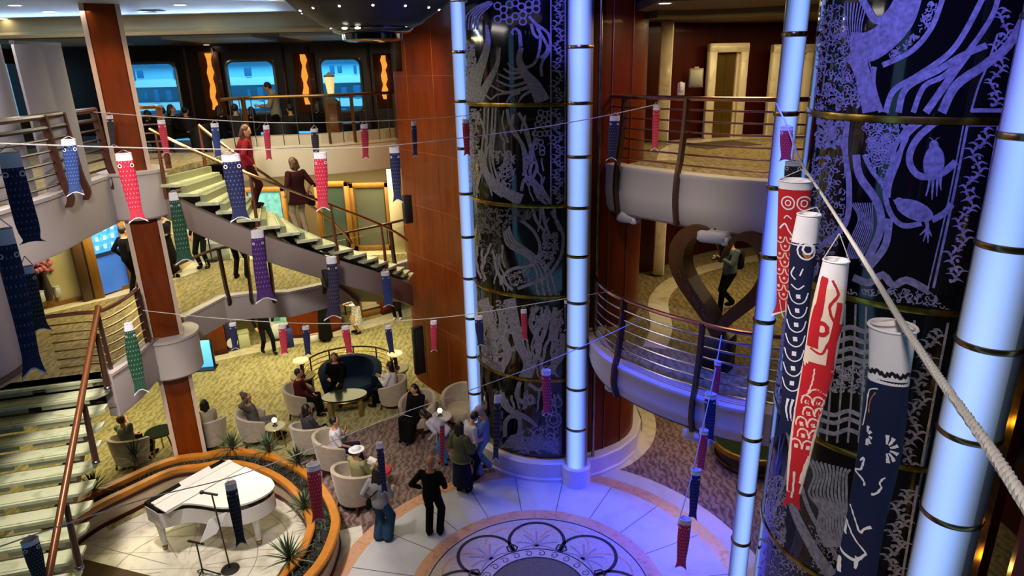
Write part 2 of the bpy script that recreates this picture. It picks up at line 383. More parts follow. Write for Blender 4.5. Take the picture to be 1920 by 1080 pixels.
for z, name, pa in ((D3, 'floor_lift_border', [(3.0, 12.6), (3.2, 13.4), (3.6, 14.6), (4.4, 15.7), (5.6, 16.2), (8, 16.3)]), (D2, 'floor_heart_border', [(2.55, 11.0), (2.9, 12.0), (3.2, 13.6), (3.9, 14.9), (5.0, 15.9), (6.8, 16.8)])):
    b = MB(); b.strip(smooth_path(pa), [(-.2, z), (.22, z), (.22, z + .006), (-.2, z + .006)]); struct(b.build(name, CREAMM, smooth=False))
b = MB(); b.strip(smooth_path([(1.6, 11.85), (2.3, 12.2), (2.9, 13.0), (3.15, 14.0), (3.05, 15.0)]), [(-.12, -.01), (.2, -.01), (.2, .009), (-.12, .009)]); struct(b.build('floor_plinth_border', CREAMM, smooth=False))
b = MB(); b.strip([(4.0, 14.6), (4.6, 14.9), (5.4, 15.2)], [(-.5, D3), (.5, D3), (.5, D3 + .007), (-.5, D3 + .007)]); struct(b.build('floor_lift_inlay', mat('dark_inlay', '3c3226', .6), smooth=False))
# ================================================================ WALLS
def wall(name, path, z0, z1, m, tk=.12, smooth=True):
    b = MB(); b.strip(path, [(-tk, z0), (0, z0), (0, z1), (-tk, z1)]); return struct(b.build(name, m, smooth=smooth))
TOP = 11.0
# wood cladding of the centre tower
WL = smooth_path([(-2.3, 19.0), (-2.62, 17.6), (-2.72, 16.6), (-2.3, 15.9), (-1.75, 15.2), (-1.2, 14.4), (-.95, 13.5), (-.93, 13.0)])
wall('wall_tower_left', WL[::1], 0, TOP, WOOD)
b = MB()
for z in (1.9, 3.6, 4.9, 6.2, 7.9): b.strip(WL, [(-.01, z), (.004, z), (.004, z + .012), (-.01, z + .012)])
for i in (12, 17): b.cyl((WL[i][0] + .0, WL[i][1], 0), (WL[i][0], WL[i][1], TOP), .008, n=6)
struct(b.build('trim_tower_left', mat('joint_brass', '9a5a34', .4, .4)))
WR = smooth_path([(1.2, 11.85), (1.55, 11.9), (2.1, 12.2), (2.5, 12.65), (2.68, 13.3), (2.7, 14.2), (2.45, 15.4), (2.2, 17), (2.2, 19)])
wall('wall_tower_right', WR, 0, TOP, wood_mat('red_cherry', '541806', '6c2409', .4, (2.2, 2.2, .5)))
b = MB()
for i in (6, 9): b.cyl((WR[i][0] + .01, WR[i][1] - .01, .4), (WR[i][0] + .01, WR[i][1] - .01, TOP), .01, n=6)
struct(b.build('trim_tower_right', mat('joint_copper', '8c5a48', .35, .6)))
# rear walls behind the lift lobby and the heart lobby
LW = [(2.2, 15.2), (3.4, 15.75), (4.3, 16.3), (5.2, 16.75), (6.2, 17.0), (8.8, 17.0)]
wall('wall_lift_lobby', LW, D3, D3 + 2.7, WOODD); wall('wall_heart_lobby', [(2.2, 15.3), (3.5, 15.65), (4.3, 16.6), (5.5, 17.4), (8.8, 18.2)], D2, D3 - .76, WOODD)
wall('wall_right_lobby', [(1.5, 18.0), (9, 17.0)], 0, D2 - .5, WOODD)
wall('wall_right_side', [(8.8, 19), (8.8, 1)], 0, TOP, WOODD)
b = MB(); b.prism([(2.3, 10.6), (8.9, 10.0), (8.9, 18), (2.2, 18)], D3 + 2.62, D3 + 2.75); struct(b.build('ceiling_lift_lobby', mat('lift_ceiling', '6a5646', .7), smooth=False))
b = MB(); b.strip([(2.6, 12.4), (3.2, 12.6), (4.2, 12.4), (5.4, 11.8)], [(-.3, D3 + 2.5), (.1, D3 + 2.5), (.1, D3 + 2.62), (-.3, D3 + 2.62)]); struct(b.build('trim_lift_ceiling', mat('olive_cove', '6e6038', .6)))
# shells that close the hall
def rect(b, x0, x1, z0, z1, y0, y1, mi=0): b.box(((x0 + x1) / 2, (y0 + y1) / 2, (z0 + z1) / 2), (x1 - x0, y1 - y0, z1 - z0), mi=mi)
wall('wall_back', [(-15, 24.2), (9, 24.2)], 0, D3 - .5, mat('dark_shop', '3a3026', .7)); 
b = MB(); rect(b, -14.7, -14.6, 0, 6.9, 1, 24); rect(b, -14.7, -14.6, 8.5, TOP, 1, 24); rect(b, -14.7, -14.6, 6.9, 8.5, 1, 18.0); rect(b, -14.7, -14.6, 6.9, 8.5, 21.2, 24); struct(b.build('wall_left', mat('left_wall', '4a3a2c', .7), smooth=False))
r = empty('window_4', (-14.62, 19.6, 7.7), radians(90), kind='structure'); b = MB(); b.tube([(-1.6, 0, -.8), (1.6, 0, -.8), (1.6, 0, .8), (-1.6, 0, .8)], .05, 6, closed=True); b.build('window_frame', BRONZE, r); b = MB(); b.box((0, .02, 0), (3.2, .01, 1.6)); b.build('window_pane', GLASS, r, smooth=False)
wall('wall_near', [(9, .4 - 3), (-15, .4 - 3)], 0, TOP, mat('near_wall', '5a4838', .7))
b = MB(); b.prism([(-15, -3), (9, -3), (9, 24.5), (-15, 24.5)], TOP, TOP + .1); struct(b.build('ceiling_atrium', mat('atrium_ceiling', '8f8578', .7), smooth=False))
# D3 lounge: tray ceiling, cove step, lower soffit, window wall
b = MB(); b.prism([(-15, 4), (-6.8, 4), (-6.0, 11.2), (-2.0, 12.6), (-2.0, 15.0), (-15, 15.0)], 9.22, 9.3); struct(b.build('ceiling_tray', mat('tray_ceiling', '9fb0c0', .6), smooth=False))
b = MB(); b.strip([(-6.75, 4), (-5.95, 11.2), (-2.0, 12.55)], [(-.06, 9.18), (.08, 9.18), (.08, 9.6), (-.06, 9.6)]); struct(b.build('trim_tray_edge', WOODD))
b = MB(); b.strip([(-15, 14.6), (-10.5, 14.8), (-5, 14.75), (-2.3, 14.9)], [(-.1, 8.84), (.1, 8.84), (.12, 8.9), (.02, 8.96), (.0, 9.22), (-.1, 9.22)]); struct(b.build('trim_cove', mat('cove_cream', 'b8a878', .55)))
b = MB(); b.prism([(-15, 14.8), (-2.3, 14.8), (-2.3, 21.3), (-15, 21.3)], 8.86, 8.94); struct(b.build('ceiling_lounge', mat('lounge_ceiling', '4a4038', .6), smooth=False))
for i, (x0, x1) in enumerate(((-11.5, -9.3), (-7.6, -5.6), (-5.0, -3.2))):
    b = MB(); b.prism([(x0, 15.6), (x1, 15.6), (x1 - .3, 18.2), (x0 - .1, 18.2)], 8.8, 8.86); struct(b.build('trim_ceiling_panel.%03d' % i if i else 'trim_ceiling_panel', mat('pale_ceiling_panel', '9fb4c4', .5), smooth=False))
WX = [(-12.0, -9.96), (-8.45, -7.0), (-5.62, -4.4)]; WZ = (6.86, 8.4); WY = 21.0
XX = 0
b = MB(); xs = [-15] + [x for w in WX for x in w] + [-2]
for i in range(0, len(xs), 2): rect(b, xs[i], xs[i + 1], D3, 8.95, WY, WY + .15)
for x0, x1 in WX: rect(b, x0, x1, D3, WZ[0], WY, WY + .15); rect(b, x0, x1, WZ[1], 8.95, WY, WY + .15)
struct(b.build('wall_windows', mat('ebony_panel', '22120a', .35, var=.2, vs=3), smooth=False))
WFR = mat('window_frame_silver', '8f97a6', .35, .6)
for i, (x0, x1) in enumerate(WX):
    r = empty('window_%d' % (i + 1), ((x0 + x1) / 2, WY, (WZ[0] + WZ[1]) / 2), kind='structure')
    hx, hz = (x1 - x0) / 2, (WZ[1] - WZ[0]) / 2; rc = .22; P = []
    for cx, cz, s in ((hx - rc, hz - rc, 0), (-hx + rc, hz - rc, 90), (-hx + rc, -hz + rc, 180), (hx - rc, -hz + rc, 270)):
        for k in range(7): a = radians(s + 15 * k); P.append((cx + rc * cos(a), -.03, cz + rc * sin(a)))
    b = MB(); b.tube(P, .045, 6, closed=True)
    for cx, cz, s in ((hx, hz, 0), (-hx, hz, 90), (-hx, -hz, 180), (hx, -hz, 270)):   # corner fillets
        a0 = radians(s); c = (cx - rc * (1 if cx > 0 else -1), cz - rc * (1 if cz > 0 else -1))
        q = [(cx, .0, cz)] + [(c[0] + rc * cos(radians(s + 15 * k)), 0, c[1] + rc * sin(radians(s + 15 * k))) for k in range(7)]
        b.add(q, [(0, k, k + 1) for k in range(1, 7)])
    b.build('window_frame', WFR, r)
    b = MB(); b.box((0, .06, 0), (2 * hx, .012, 2 * hz)); b.build('window_pane', GLASS, r, smooth=False)
# pilasters between the windows
for i, x in enumerate((-9.6, -8.75, -6.7, -5.95, -4.15, -3.4)):
    b = MB(); b.bbox((x, WY - .05, 7.55), (.06, .12, 2.45), .01); struct(b.build('trim_pilaster.%03d' % i if i else 'trim_pilaster', mat('pilaster', '5a4038', .35)))
# ================================================================ SHIP OUTSIDE THE WINDOWS
SHW = mat('ship_white', 'c8e4ee', .6); SHD = mat('ship_dark_blue', '2c6c98', .6)  # second colour is a plain darker blue for the deck fittings
r = empty('moored_ship', (-9, 27, 5), 0, 'pale blue-white ship moored alongside, its decks seen through the three lounge windows', 'ship')
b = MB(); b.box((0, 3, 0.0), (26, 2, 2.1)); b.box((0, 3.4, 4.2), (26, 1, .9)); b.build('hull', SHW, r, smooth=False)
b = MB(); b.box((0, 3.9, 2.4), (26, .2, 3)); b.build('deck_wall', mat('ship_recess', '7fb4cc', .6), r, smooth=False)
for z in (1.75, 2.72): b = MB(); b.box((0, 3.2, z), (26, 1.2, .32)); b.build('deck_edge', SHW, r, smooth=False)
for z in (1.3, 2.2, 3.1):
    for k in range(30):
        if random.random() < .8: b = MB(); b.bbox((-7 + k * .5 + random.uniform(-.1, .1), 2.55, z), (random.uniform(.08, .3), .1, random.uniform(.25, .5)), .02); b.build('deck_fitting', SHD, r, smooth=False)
b = MB()
for z in (.55, .95, 1.1): b.tube([(-13, 1.95, z), (13, 1.95, z)], .03, 6)
b.build('deck_rail', SHW, r)
# ================================================================ ETCHED GLASS TOWERS
ETCHG = mat('black_glass', '07080b', .08, spec=.6, coat=.3)
ETCH = mat('etched_frost', '77737f', .6, var=.42, vs=22)
ETCHW = mat('etched_fine', '4c4a52', .6)
GOLDB = mat('gilded_band', 'a58a3c', .25, 1, var=.5, vs=9)
TUBE = mat('satin_tube', '7e848e', .38, .6); LIT = mat('lit_panel', '9aa0ac', .4, emit='88b0ff', es=.4)
def _lit():
    nt, bs = nodes(LIT); uv = N(nt, 'ShaderNodeUVMap'); q = N(nt, 'ShaderNodeSeparateXYZ'); nt.links.new(uv.outputs[0], q.inputs[0])
    w = math_(nt, 'SINE', math_(nt, 'MULTIPLY', q.outputs[0], pi)); w = math_(nt, 'POWER', w, 1.6); nt.links.new(math_(nt, 'MULTIPLY', w, .95), bs.inputs['Emission Strength'])
_lit()
BANDB = mat('tube_band', '9a7c50', .25, 1)
class Drum:
    def __init__(s, c, r): s.c = c; s.r = r
    def hit(s, px, py):
        d = ray(px, py); A = d.x ** 2 + d.y ** 2; B = -2 * (d.x * s.c[0] + d.y * s.c[1]); C = s.c[0] ** 2 + s.c[1] ** 2 - s.r ** 2
        q = B * B - 4 * A * C
        t = (-B - sqrt(q)) / (2 * A) if q > 0 else -B / (2 * A)
        x, y = d.x * t, d.y * t
        return atan2(y - s.c[1], x - s.c[0]) % (2 * pi), EYE + d.z * t
    def P(s, a, z, o=0): return (s.c[0] + (s.r + o) * cos(a), s.c[1] + (s.r + o) * sin(a), z)
def densify(pts, step):
    P = spline([(p[0], p[1], p[2] if len(p) > 2 else 0) for p in pts], 6); out = [P[0]]
    for p in P[1:]:
        if (p.xy - out[-1].xy).length >= step: out.append(p)
    if len(out) < 2: out.append(P[-1])
    return out
def etch(b, D, pts, w, mi=1, off=.004, clip=None, step=5):
    """a stroke of the etching, w pixels wide (or tapering w0..w1), laid on the curved glass"""
    P = densify(pts, step); K = len(P); w0, w1 = w if isinstance(w, tuple) else (w, w); L = []; ns = 4 if max(w0, w1) > 12 else 1
    for i in range(K):
        t = P[min(i + 1, K - 1)].xy - P[max(i - 1, 0)].xy; t = t.normalized() if t.length > 1e-6 else Vector((1, 0))
        n = Vector((-t.y, t.x)) * (w0 + (w1 - w0) * i / max(1, K - 1)) / 2; pr = []
        for j in range(ns + 1):
            sg = 1 - 2 * j / ns; a, z = D.hit(P[i].x + n.x * sg, P[i].y + n.y * sg)
            if clip: a = min(max(a, clip[0]), clip[1]); z = min(max(z, clip[2]), clip[3])
            L.append(D.P(a, z, off))
    b.add(L, [(i * (ns + 1) + j, (i + 1) * (ns + 1) + j, (i + 1) * (ns + 1) + j + 1, i * (ns + 1) + j + 1) for i in range(K - 1) for j in range(ns)], mi)
def blob(b, D, c, rx, ry, rot=0, mi=1, off=.004, n=18, clip=None):
    vs = []
    for rr in (.001, .35, .7, 1):
        for k in range(n):
            t = 2 * pi * k / n; x, y = rx * rr * cos(t), ry * rr * sin(t)
            a, z = D.hit(c[0] + x * cos(rot) - y * sin(rot), c[1] + x * sin(rot) + y * cos(rot))
            if clip: a = min(max(a, clip[0]), clip[1]); z = min(max(z, clip[2]), clip[3])
            vs.append(D.P(a, z, off))
    b.add(vs, [(i * n + k, i * n + (k + 1) % n, (i + 1) * n + (k + 1) % n, (i + 1) * n + k) for i in range(3) for k in range(n)], mi)
def ringlet(b, D, c, r, w=3, **k):
    etch(b, D, [(c[0] + r * cos(2 * pi * i / 8), c[1] + r * sin(2 * pi * i / 8)) for i in range(9)], w, step=2, **k)
def inpoly(x, y, P):
    r = False; j = len(P) - 1
    for i in range(len(P)):
        if (P[i][1] > y) != (P[j][1] > y) and x < (P[j][0] - P[i][0]) * (y - P[i][1]) / (P[j][1] - P[i][1]) + P[i][0]: r = not r
        j = i
    return r
def squiggles(b, D, poly, n, L=14, w=2.5, seed=1, curl=.9, mi=1, **k):
    rg = random.Random(seed); x0, x1 = min(p[0] for p in poly), max(p[0] for p in poly); y0, y1 = min(p[1] for p in poly), max(p[1] for p in poly); c = 0; tr = 0
    while c < n and tr < n * 12:
        tr += 1; x, y = rg.uniform(x0, x1), rg.uniform(y0, y1)
        if not inpoly(x, y, poly): continue
        a = rg.uniform(0, 6.28); t = rg.choice((-1, 1)) * rg.uniform(.3, 1) * curl; P = []
        for i in range(6):
            P.append((x, y)); x += cos(a) * L / 5; y += sin(a) * L / 5; a += t
            if not inpoly(x, y, poly): break
        if len(P) > 2: etch(b, D, P, (w, w * .6), mi=mi, step=2, **k); c += 1
def vine(b, D, x0, y0, x1, y1, amp, n, seed, clip):
    """the leafy scroll of a border"""
    rg = random.Random(seed); u = Vector((x1 - x0, y1 - y0)); L = u.length; u /= L; v = Vector((-u.y, u.x)); P = []
    for i in range(n * 4 + 1): t = i / (n * 4); q = Vector((x0, y0)) + u * L * t + v * amp * .6 * sin(t * n * pi); P.append((q.x, q.y))
    etch(b, D, P, amp * .17, clip=clip, step=3)
    for k in range(n * 5):
        t = (k + .5) / (n * 5); s = sin(t * n * pi); q = Vector((x0, y0)) + u * L * t + v * amp * .6 * s
        sg = -1 if k % 2 else 1; a = atan2(u.y, u.x) + sg * rg.uniform(.6, 1.3); l = amp * rg.uniform(.8, 1.5)
        etch(b, D, [(q.x, q.y), (q.x + cos(a) * l * .5, q.y + sin(a) * l * .5), (q.x + cos(a + .5 * sg) * l, q.y + sin(a + .5 * sg) * l)], (amp * .42, amp * .05), clip=clip, step=2)
        if k % 3 == 0: blob(b, D, (q.x - v.x * s * amp * .9, q.y - v.y * s * amp * .9), amp * .2, amp * .26, a, clip=clip, n=10)
def strands(b, D, poly, n, w, seed, wob=9, mi=1, **k):
    """long wavy vertical strands filling a region"""
    rg = random.Random(seed); y0, y1 = min(p[1] for p in poly), max(p[1] for p in poly); x0, x1 = min(p[0] for p in poly), max(p[0] for p in poly)
    for i in range(n):
        x = x0 + (x1 - x0) * (i + .5) / n + rg.uniform(-3, 3); ph = rg.uniform(0, 6); P = []; y = y0 + rg.uniform(0, (y1 - y0) * .3)
        while y < y1:
            q = x + wob * sin(y / 26 + ph) + rg.uniform(-2, 2)
            if inpoly(q, y, poly): P.append((q, y))
            elif len(P) > 2: break
            y += 9
        if len(P) > 2: etch(b, D, P, (w * rg.uniform(.6, 1.2), w * rg.uniform(.5, 1.3)), mi=mi, step=4, **k)
def X(ox, oy, sc, pts): return [(ox + p[0] / sc, oy + p[1] / sc) for p in pts]
def glass_tower(root, D, a0, a1, zs, strokes):
    for i in range(len(zs) - 1):
        z0, z1 = zs[i] + .035, zs[i + 1] - .035; b = MB(); n = 30; clip = (a0, a1, z0 + .004, z1 - .004)
        b.lathe([(D.r - .05, z0), (D.r, z0), (D.r, z1), (D.r - .05, z1), (D.r - .05, z0)], (D.c[0], D.c[1], 0), n, a0, a1, 0)
        strokes(b, i, clip)
        b.build('etched_panel', [ETCHG, ETCH, ETCHW], root)
    for z in zs:
        b = MB(); b.lathe([(D.r - .04, z - .032), (D.r + .015, z - .032), (D.r + .02, z + .0), (D.r + .015, z + .032), (D.r - .04, z + .032)], (D.c[0], D.c[1], 0), 30, a0, a1)
        b.build('gilded_ring', GOLDB, root)
    b = MB(); b.lathe([(D.r - .12, zs[0]), (D.r - .12, zs[-1])], (D.c[0], D.c[1], 0), 24, a0 - .05, a1 + .05)
    b.build('shaft_lining', mat('shaft_dark', '14120e', .6), root)
# ---- the centre tower
DC = Drum((.75, 13.25), 1.58)
zsC = [.43, 2.2, 3.93, 5.66, 7.42, 9.2, 10.9]
tc_ = empty('glass_lift_tower', (.75, 13.25, 0), 0, 'centre tower of etched black glass beyond the round blue-lit floor', 'glass tower')
def strokes_c(b, i, clip):
    k = dict(clip=clip); D = DC
    c1 = lambda p: X(800, 0, 3.6, p); c2 = lambda p: X(800, 280, 3.6, p); c3 = lambda p: X(800, 560, 3.086, p)
    def E_(f, pts, w, **q): etch(b, D, f(pts), w, **k, **q)
    if i == 4:
        E_(c1, [(405, 170), (415, 280), (385, 400), (340, 520), (300, 700)], (6, 26)); E_(c1, [(495, 320), (478, 430), (425, 540), (370, 640), (350, 700)], (4, 18))
        E_(c1, [(640, 320), (625, 400), (660, 490), (730, 580), (790, 700)], (8, 30)); E_(c1, [(585, 235), (575, 210), (600, 192), (625, 215), (632, 270), (636, 330)], (4, 8))
        for p in ([(545, 425), (590, 465), (640, 475)], [(520, 462), (565, 492), (640, 492)], [(490, 500), (560, 532), (650, 515)], [(470, 540), (570, 580), (680, 550)], [(430, 572), (540, 622), (700, 580)], [(400, 640), (440, 672), (470, 640), (590, 620), (700, 585)], [(540, 695), (570, 645), (640, 622)], [(620, 695), (645, 650), (705, 612)]): E_(c1, p, (3, 6))
        for p in ([(690, 110), (760, 200), (762, 330), (725, 430), (650, 460)], [(750, 170), (822, 230), (832, 330), (775, 430), (780, 525)], [(745, 190), (800, 280), (815, 340), (760, 400)], [(705, 160), (725, 230), (760, 260)]): E_(c1, p, 5.5)
        for x, y in ((480, 40), (520, 65), (560, 30), (600, 20), (640, 45), (690, 30), (740, 20), (520, 110), (480, 130), (560, 140), (600, 110), (650, 100), (690, 70), (650, 145), (740, 60)): ringlet(b, D, c1([(x, y)])[0], 6.5, 3, **k)
        for q in range(5): E_(c1, [(265 + q * 18, 200), (270 + q * 22, 110), (330 + q * 22, 50), (420 + q * 10, 10)], 3)
        squiggles(b, D, c1([(262, 300), (330, 300), (340, 500), (290, 700), (262, 700)]), 150, 12, 2.6, 3, **k)
        for x in (838, 936): E_(c1, [(x, -100), (x, 300), (x, 700)], 3)
        vine(b, D, *c1([(886, 690)])[0], *c1([(892, -250)])[0], 10, 14, 5, clip)
    if i == 5:
        for q in range(6): E_(c1, [(300 + 70 * q, 0), (330 + 80 * q, -120), (420 + 60 * q, -250)], 5)
    if i == 3:
        for x in (392, 418, 446, 468): E_(c1, [(x, 725), (x - 8, 900), (x - 20, 1080), (x + 30, 1250), (x + 130, 1340)], 3.5)
        E_(c2, [(362, 0), (395, 150), (480, 250), (570, 310), (650, 345)], (10, 22))
        for p in ([(545, 735), (560, 830), (605, 900), (650, 1000), (660, 1090), (670, 1190), (760, 1290), (830, 1360)], [(620, 760), (665, 840), (690, 920), (712, 1080), (700, 1180), (790, 1290), (840, 1380)], [(585, 770), (575, 880), (640, 960), (690, 1080), (740, 1100), (735, 1160), (690, 1250)], [(640, 1290), (655, 1220), (700, 1200), (760, 1330), (820, 1385)]): E_(c1, p, 6)
        for x, y in ((770, 760), (800, 770), (830, 765), (760, 800), (795, 810), (825, 800), (750, 840), (790, 850), (820, 840), (730, 900), (765, 905), (800, 900), (740, 950), (770, 960), (730, 990), (780, 1000), (780, 1030), (825, 900), (850, 930)): ringlet(b, D, c1([(x, y)])[0], 5, 2.4, **k)
        squiggles(b, D, c2([(430, 0), (610, 0), (600, 150), (560, 280), (470, 200)]), 75, 14, 3, 11, **k); squiggles(b, D, c1([(285, 730), (370, 730), (350, 1200), (285, 1330)]), 130, 12, 2.6, 12, **k)
        for x in (838, 936): E_(c1, [(x, 720), (x, 1380)], 3)
        vine(b, D, *c1([(886, 1375)])[0], *c1([(886, 740)])[0], 10, 12, 8, clip)
    if i == 2:
        squiggles(b, D, c2([(330, 390), (760, 400), (700, 480), (560, 520), (500, 600), (330, 560)]), 190, 10, 2.4, 21, mi=2, **k)
        E_(c2, [(640, 480), (720, 550), (765, 650), (745, 740), (690, 790), (600, 800), (530, 840), (515, 880), (580, 950)], 6); E_(c2, [(840, 420), (915, 560), (912, 700), (860, 800), (800, 865), (720, 900), (600, 945)], 6)
        squiggles(b, D, c2([(780, 560), (890, 560), (900, 700), (820, 830), (770, 800), (760, 740)]), 70, 13, 3.2, 22, curl=.3, **k); squiggles(b, D, c2([(530, 840), (700, 800), (720, 890), (580, 930)]), 45, 10, 2.6, 23, **k)
        for q in range(4): E_(c2, [(520 + 12 * q, 560 - 14 * q), (550 + 14 * q, 650 - 12 * q), (680 + 8 * q, 730 - 12 * q), (745 + 24 * q, 830 - 10 * q), (740 + 40 * q, 920), (760 + 40 * q, 1000)], 4)
        for p in ([(715, 400), (740, 480), (800, 560)], [(780, 400), (800, 500), (840, 610)], [(860, 400), (870, 470), (905, 560)]): E_(c2, p, 6)
        squiggles(b, D, c2([(330, 600), (480, 600), (520, 760), (440, 860), (330, 830)]), 60, 10, 2, 24, mi=2, **k)
    if i in (0, 1, 2, 3):
        R_ = {3: [[(300, 730), (520, 730), (620, 1340), (300, 1330)], [(620, 740), (720, 740), (830, 1370), (650, 1360)]]}.get(i)
        for q in (R_ or []): strands(b, D, c1(q), 7, 4, 300 + i, **k)
        for q, n, w in {2: [([(330, 600), (520, 640), (560, 980), (330, 880)], 9, 4), ([(620, 380), (800, 380), (890, 640), (780, 640)], 6, 5)], 1: [([(300, 0), (480, 60), (470, 330), (440, 520), (300, 420)], 8, 7), ([(560, 20), (790, 20), (790, 470), (560, 470)], 8, 6)], 0: [([(400, 520), (780, 500), (780, 720), (400, 620)], 11, 5)]}.get(i, []): strands(b, D, (c2 if i == 2 else c3)(q), n, w, 320 + i, **k)
    if i == 1:
        squiggles(b, D, c3([(280, 10), (480, 10), (470, 300), (300, 330)]), 90, 14, 4, 34, **k)
        for p, w in (([(330, 0), (385, 180), (440, 230), (470, 320), (430, 420), (440, 540)], (18, 12)), ([(480, 0), (515, 170), (545, 280), (585, 380), (545, 470)], (22, 14)), ([(640, 40), (600, 140), (655, 260), (625, 370), (590, 470)], 9), ([(700, 60), (690, 160), (655, 260)], 9), ([(745, 50), (722, 200), (760, 320), (715, 450)], 9), ([(790, 200), (780, 330), (700, 420), (660, 480)], (14, 8)), ([(370, 190), (470, 190), (560, 175)], 10), ([(350, 300), (420, 330), (500, 290), (560, 280)], 9)): E_(c3, p, w)
        squiggles(b, D, c3([(600, 40), (690, 50), (690, 150), (650, 240), (600, 150)]), 40, 14, 3, 31, curl=.3, **k); squiggles(b, D, c3([(720, 90), (790, 50), (790, 300), (720, 420)]), 55, 11, 2.6, 32, **k)
        squiggles(b, D, c3([(300, 200), (380, 220), (440, 420), (330, 400)]), 40, 16, 3, 33, mi=2, **k)
        for x, y in ((735, 150), (760, 130), (745, 180)): ringlet(b, D, c3([(x, y)])[0], 5, 3, **k)
    if i == 0:
        E_(c3, [(540, 480), (520, 560), (560, 600), (620, 600), (600, 560), (570, 575)], 8); E_(c3, [(590, 490), (650, 530), (690, 500), (720, 560)], 7); E_(c3, [(420, 560), (480, 640), (580, 690), (640, 740)], (16, 6))
        E_(c3, [(455, 800), (455, 720), (490, 680), (540, 700), (530, 790), (480, 800)], 8)
        for q in range(9): E_(c3, [(430, 880 - q * 4), (500 + q * 8, 790 + q * 10), (570 + q * 10, 830 + q * 5), (640 + q * 6, 790 + q * 10), (700, 830 + q * 6), (770, 800 + q * 12)], (5, 3))
        for x, y, r in ((755, 600, 9), (735, 700, 14), (735, 700, 8), (690, 660, 7)): ringlet(b, D, c3([(x, y)])[0], r, 3.4, **k)
        squiggles(b, D, c3([(400, 600), (450, 600), (440, 860), (400, 860)]), 40, 12, 3, 41, mi=2, **k); squiggles(b, D, c3([(540, 760), (770, 700), (770, 900), (480, 900)]), 90, 18, 3.2, 42, curl=.4, **k)
glass_tower(tc_, DC, radians(174), radians(279), zsC, strokes_c)
for o in tc_.children: o.location = (-.75, -13.25, 0)
def light_column(x, y, r, label, face=250, half=38, z0=.44, z1=10.9, off=0):
    root = empty('light_column', (x, y, 0), 0, label, 'light column', 'tall luminous columns')
    b = MB(); b.lathe([(.001, z0), (r, z0), (r, z1), (.001, z1)], (0, 0, 0), 28); b.build('satin_tube', TUBE, root)
    z = z0 - .03 + off
    while z < z1:
        if z > z0 - .1:
            a_, c_ = radians(face - half - 26), radians(face + half + 26); b = MB(); b.grid(lambda u, v: ((r + .003) * cos(a_ + (c_ - a_) * u), (r + .003) * sin(a_ + (c_ - a_) * u), z + .03 + .82 * v), 24, 1); b.build('lit_panel', LIT, root)
            b = MB(); b.lathe([(r, z - .022), (r + .012, z - .022), (r + .016, z), (r + .012, z + .022), (r, z + .022)], (0, 0, 0), 28); b.build('band', BANDB, root)
        z += .88
    return root
light_column(1.215, 11.5, .215, 'wide luminous blue-white column in front of the centre glass tower', 257, 34)
light_column(-.88, 13.05, .13, 'slender luminous column between the wood wall and the centre glass tower', 278, 55)
b = MB()
for px, py, y in ((1066, 400, 11.75), (1120, 400, 11.75)): p = HY(px, py, y); b.cyl((p.x, p.y, .44), (p.x, p.y, 10.9), .035, n=10)
p = HY(892, 450, 13.1); b.cyl((p.x, p.y, .44), (p.x, p.y, 10.9), .05, n=10)
struct(b.build('trim_tower_mullions', mat('bronze_mirror', '8a7a58', .25, .9, var=.4, vs=5)))
PLI = mat('plinth_marble', 'cfc8cc', .3, var=.06, vs=3)
b = MB(); path = [(DC.c[0] + 1.75 * cos(t), DC.c[1] + 1.75 * sin(t)) for t in [radians(170 + 108 * i / 24) for i in range(25)]] + [(1.45, 11.6), (1.75, 11.72), (2.2, 12.02), (2.62, 12.5), (2.85, 13.2), (2.85, 14.3), (2.6, 15.6)]
b.strip(path, [(-.5, 0), (.03, 0), (.03, .06), (0, .09), (0, .4), (-.03, .43), (-.5, .43)]); b.lathe([(.29, 0), (.29, .41), (.26, .44), (.001, .44)], (1.215, 11.5, 0), 20)
struct(b.build('trim_tower_plinth', PLI))
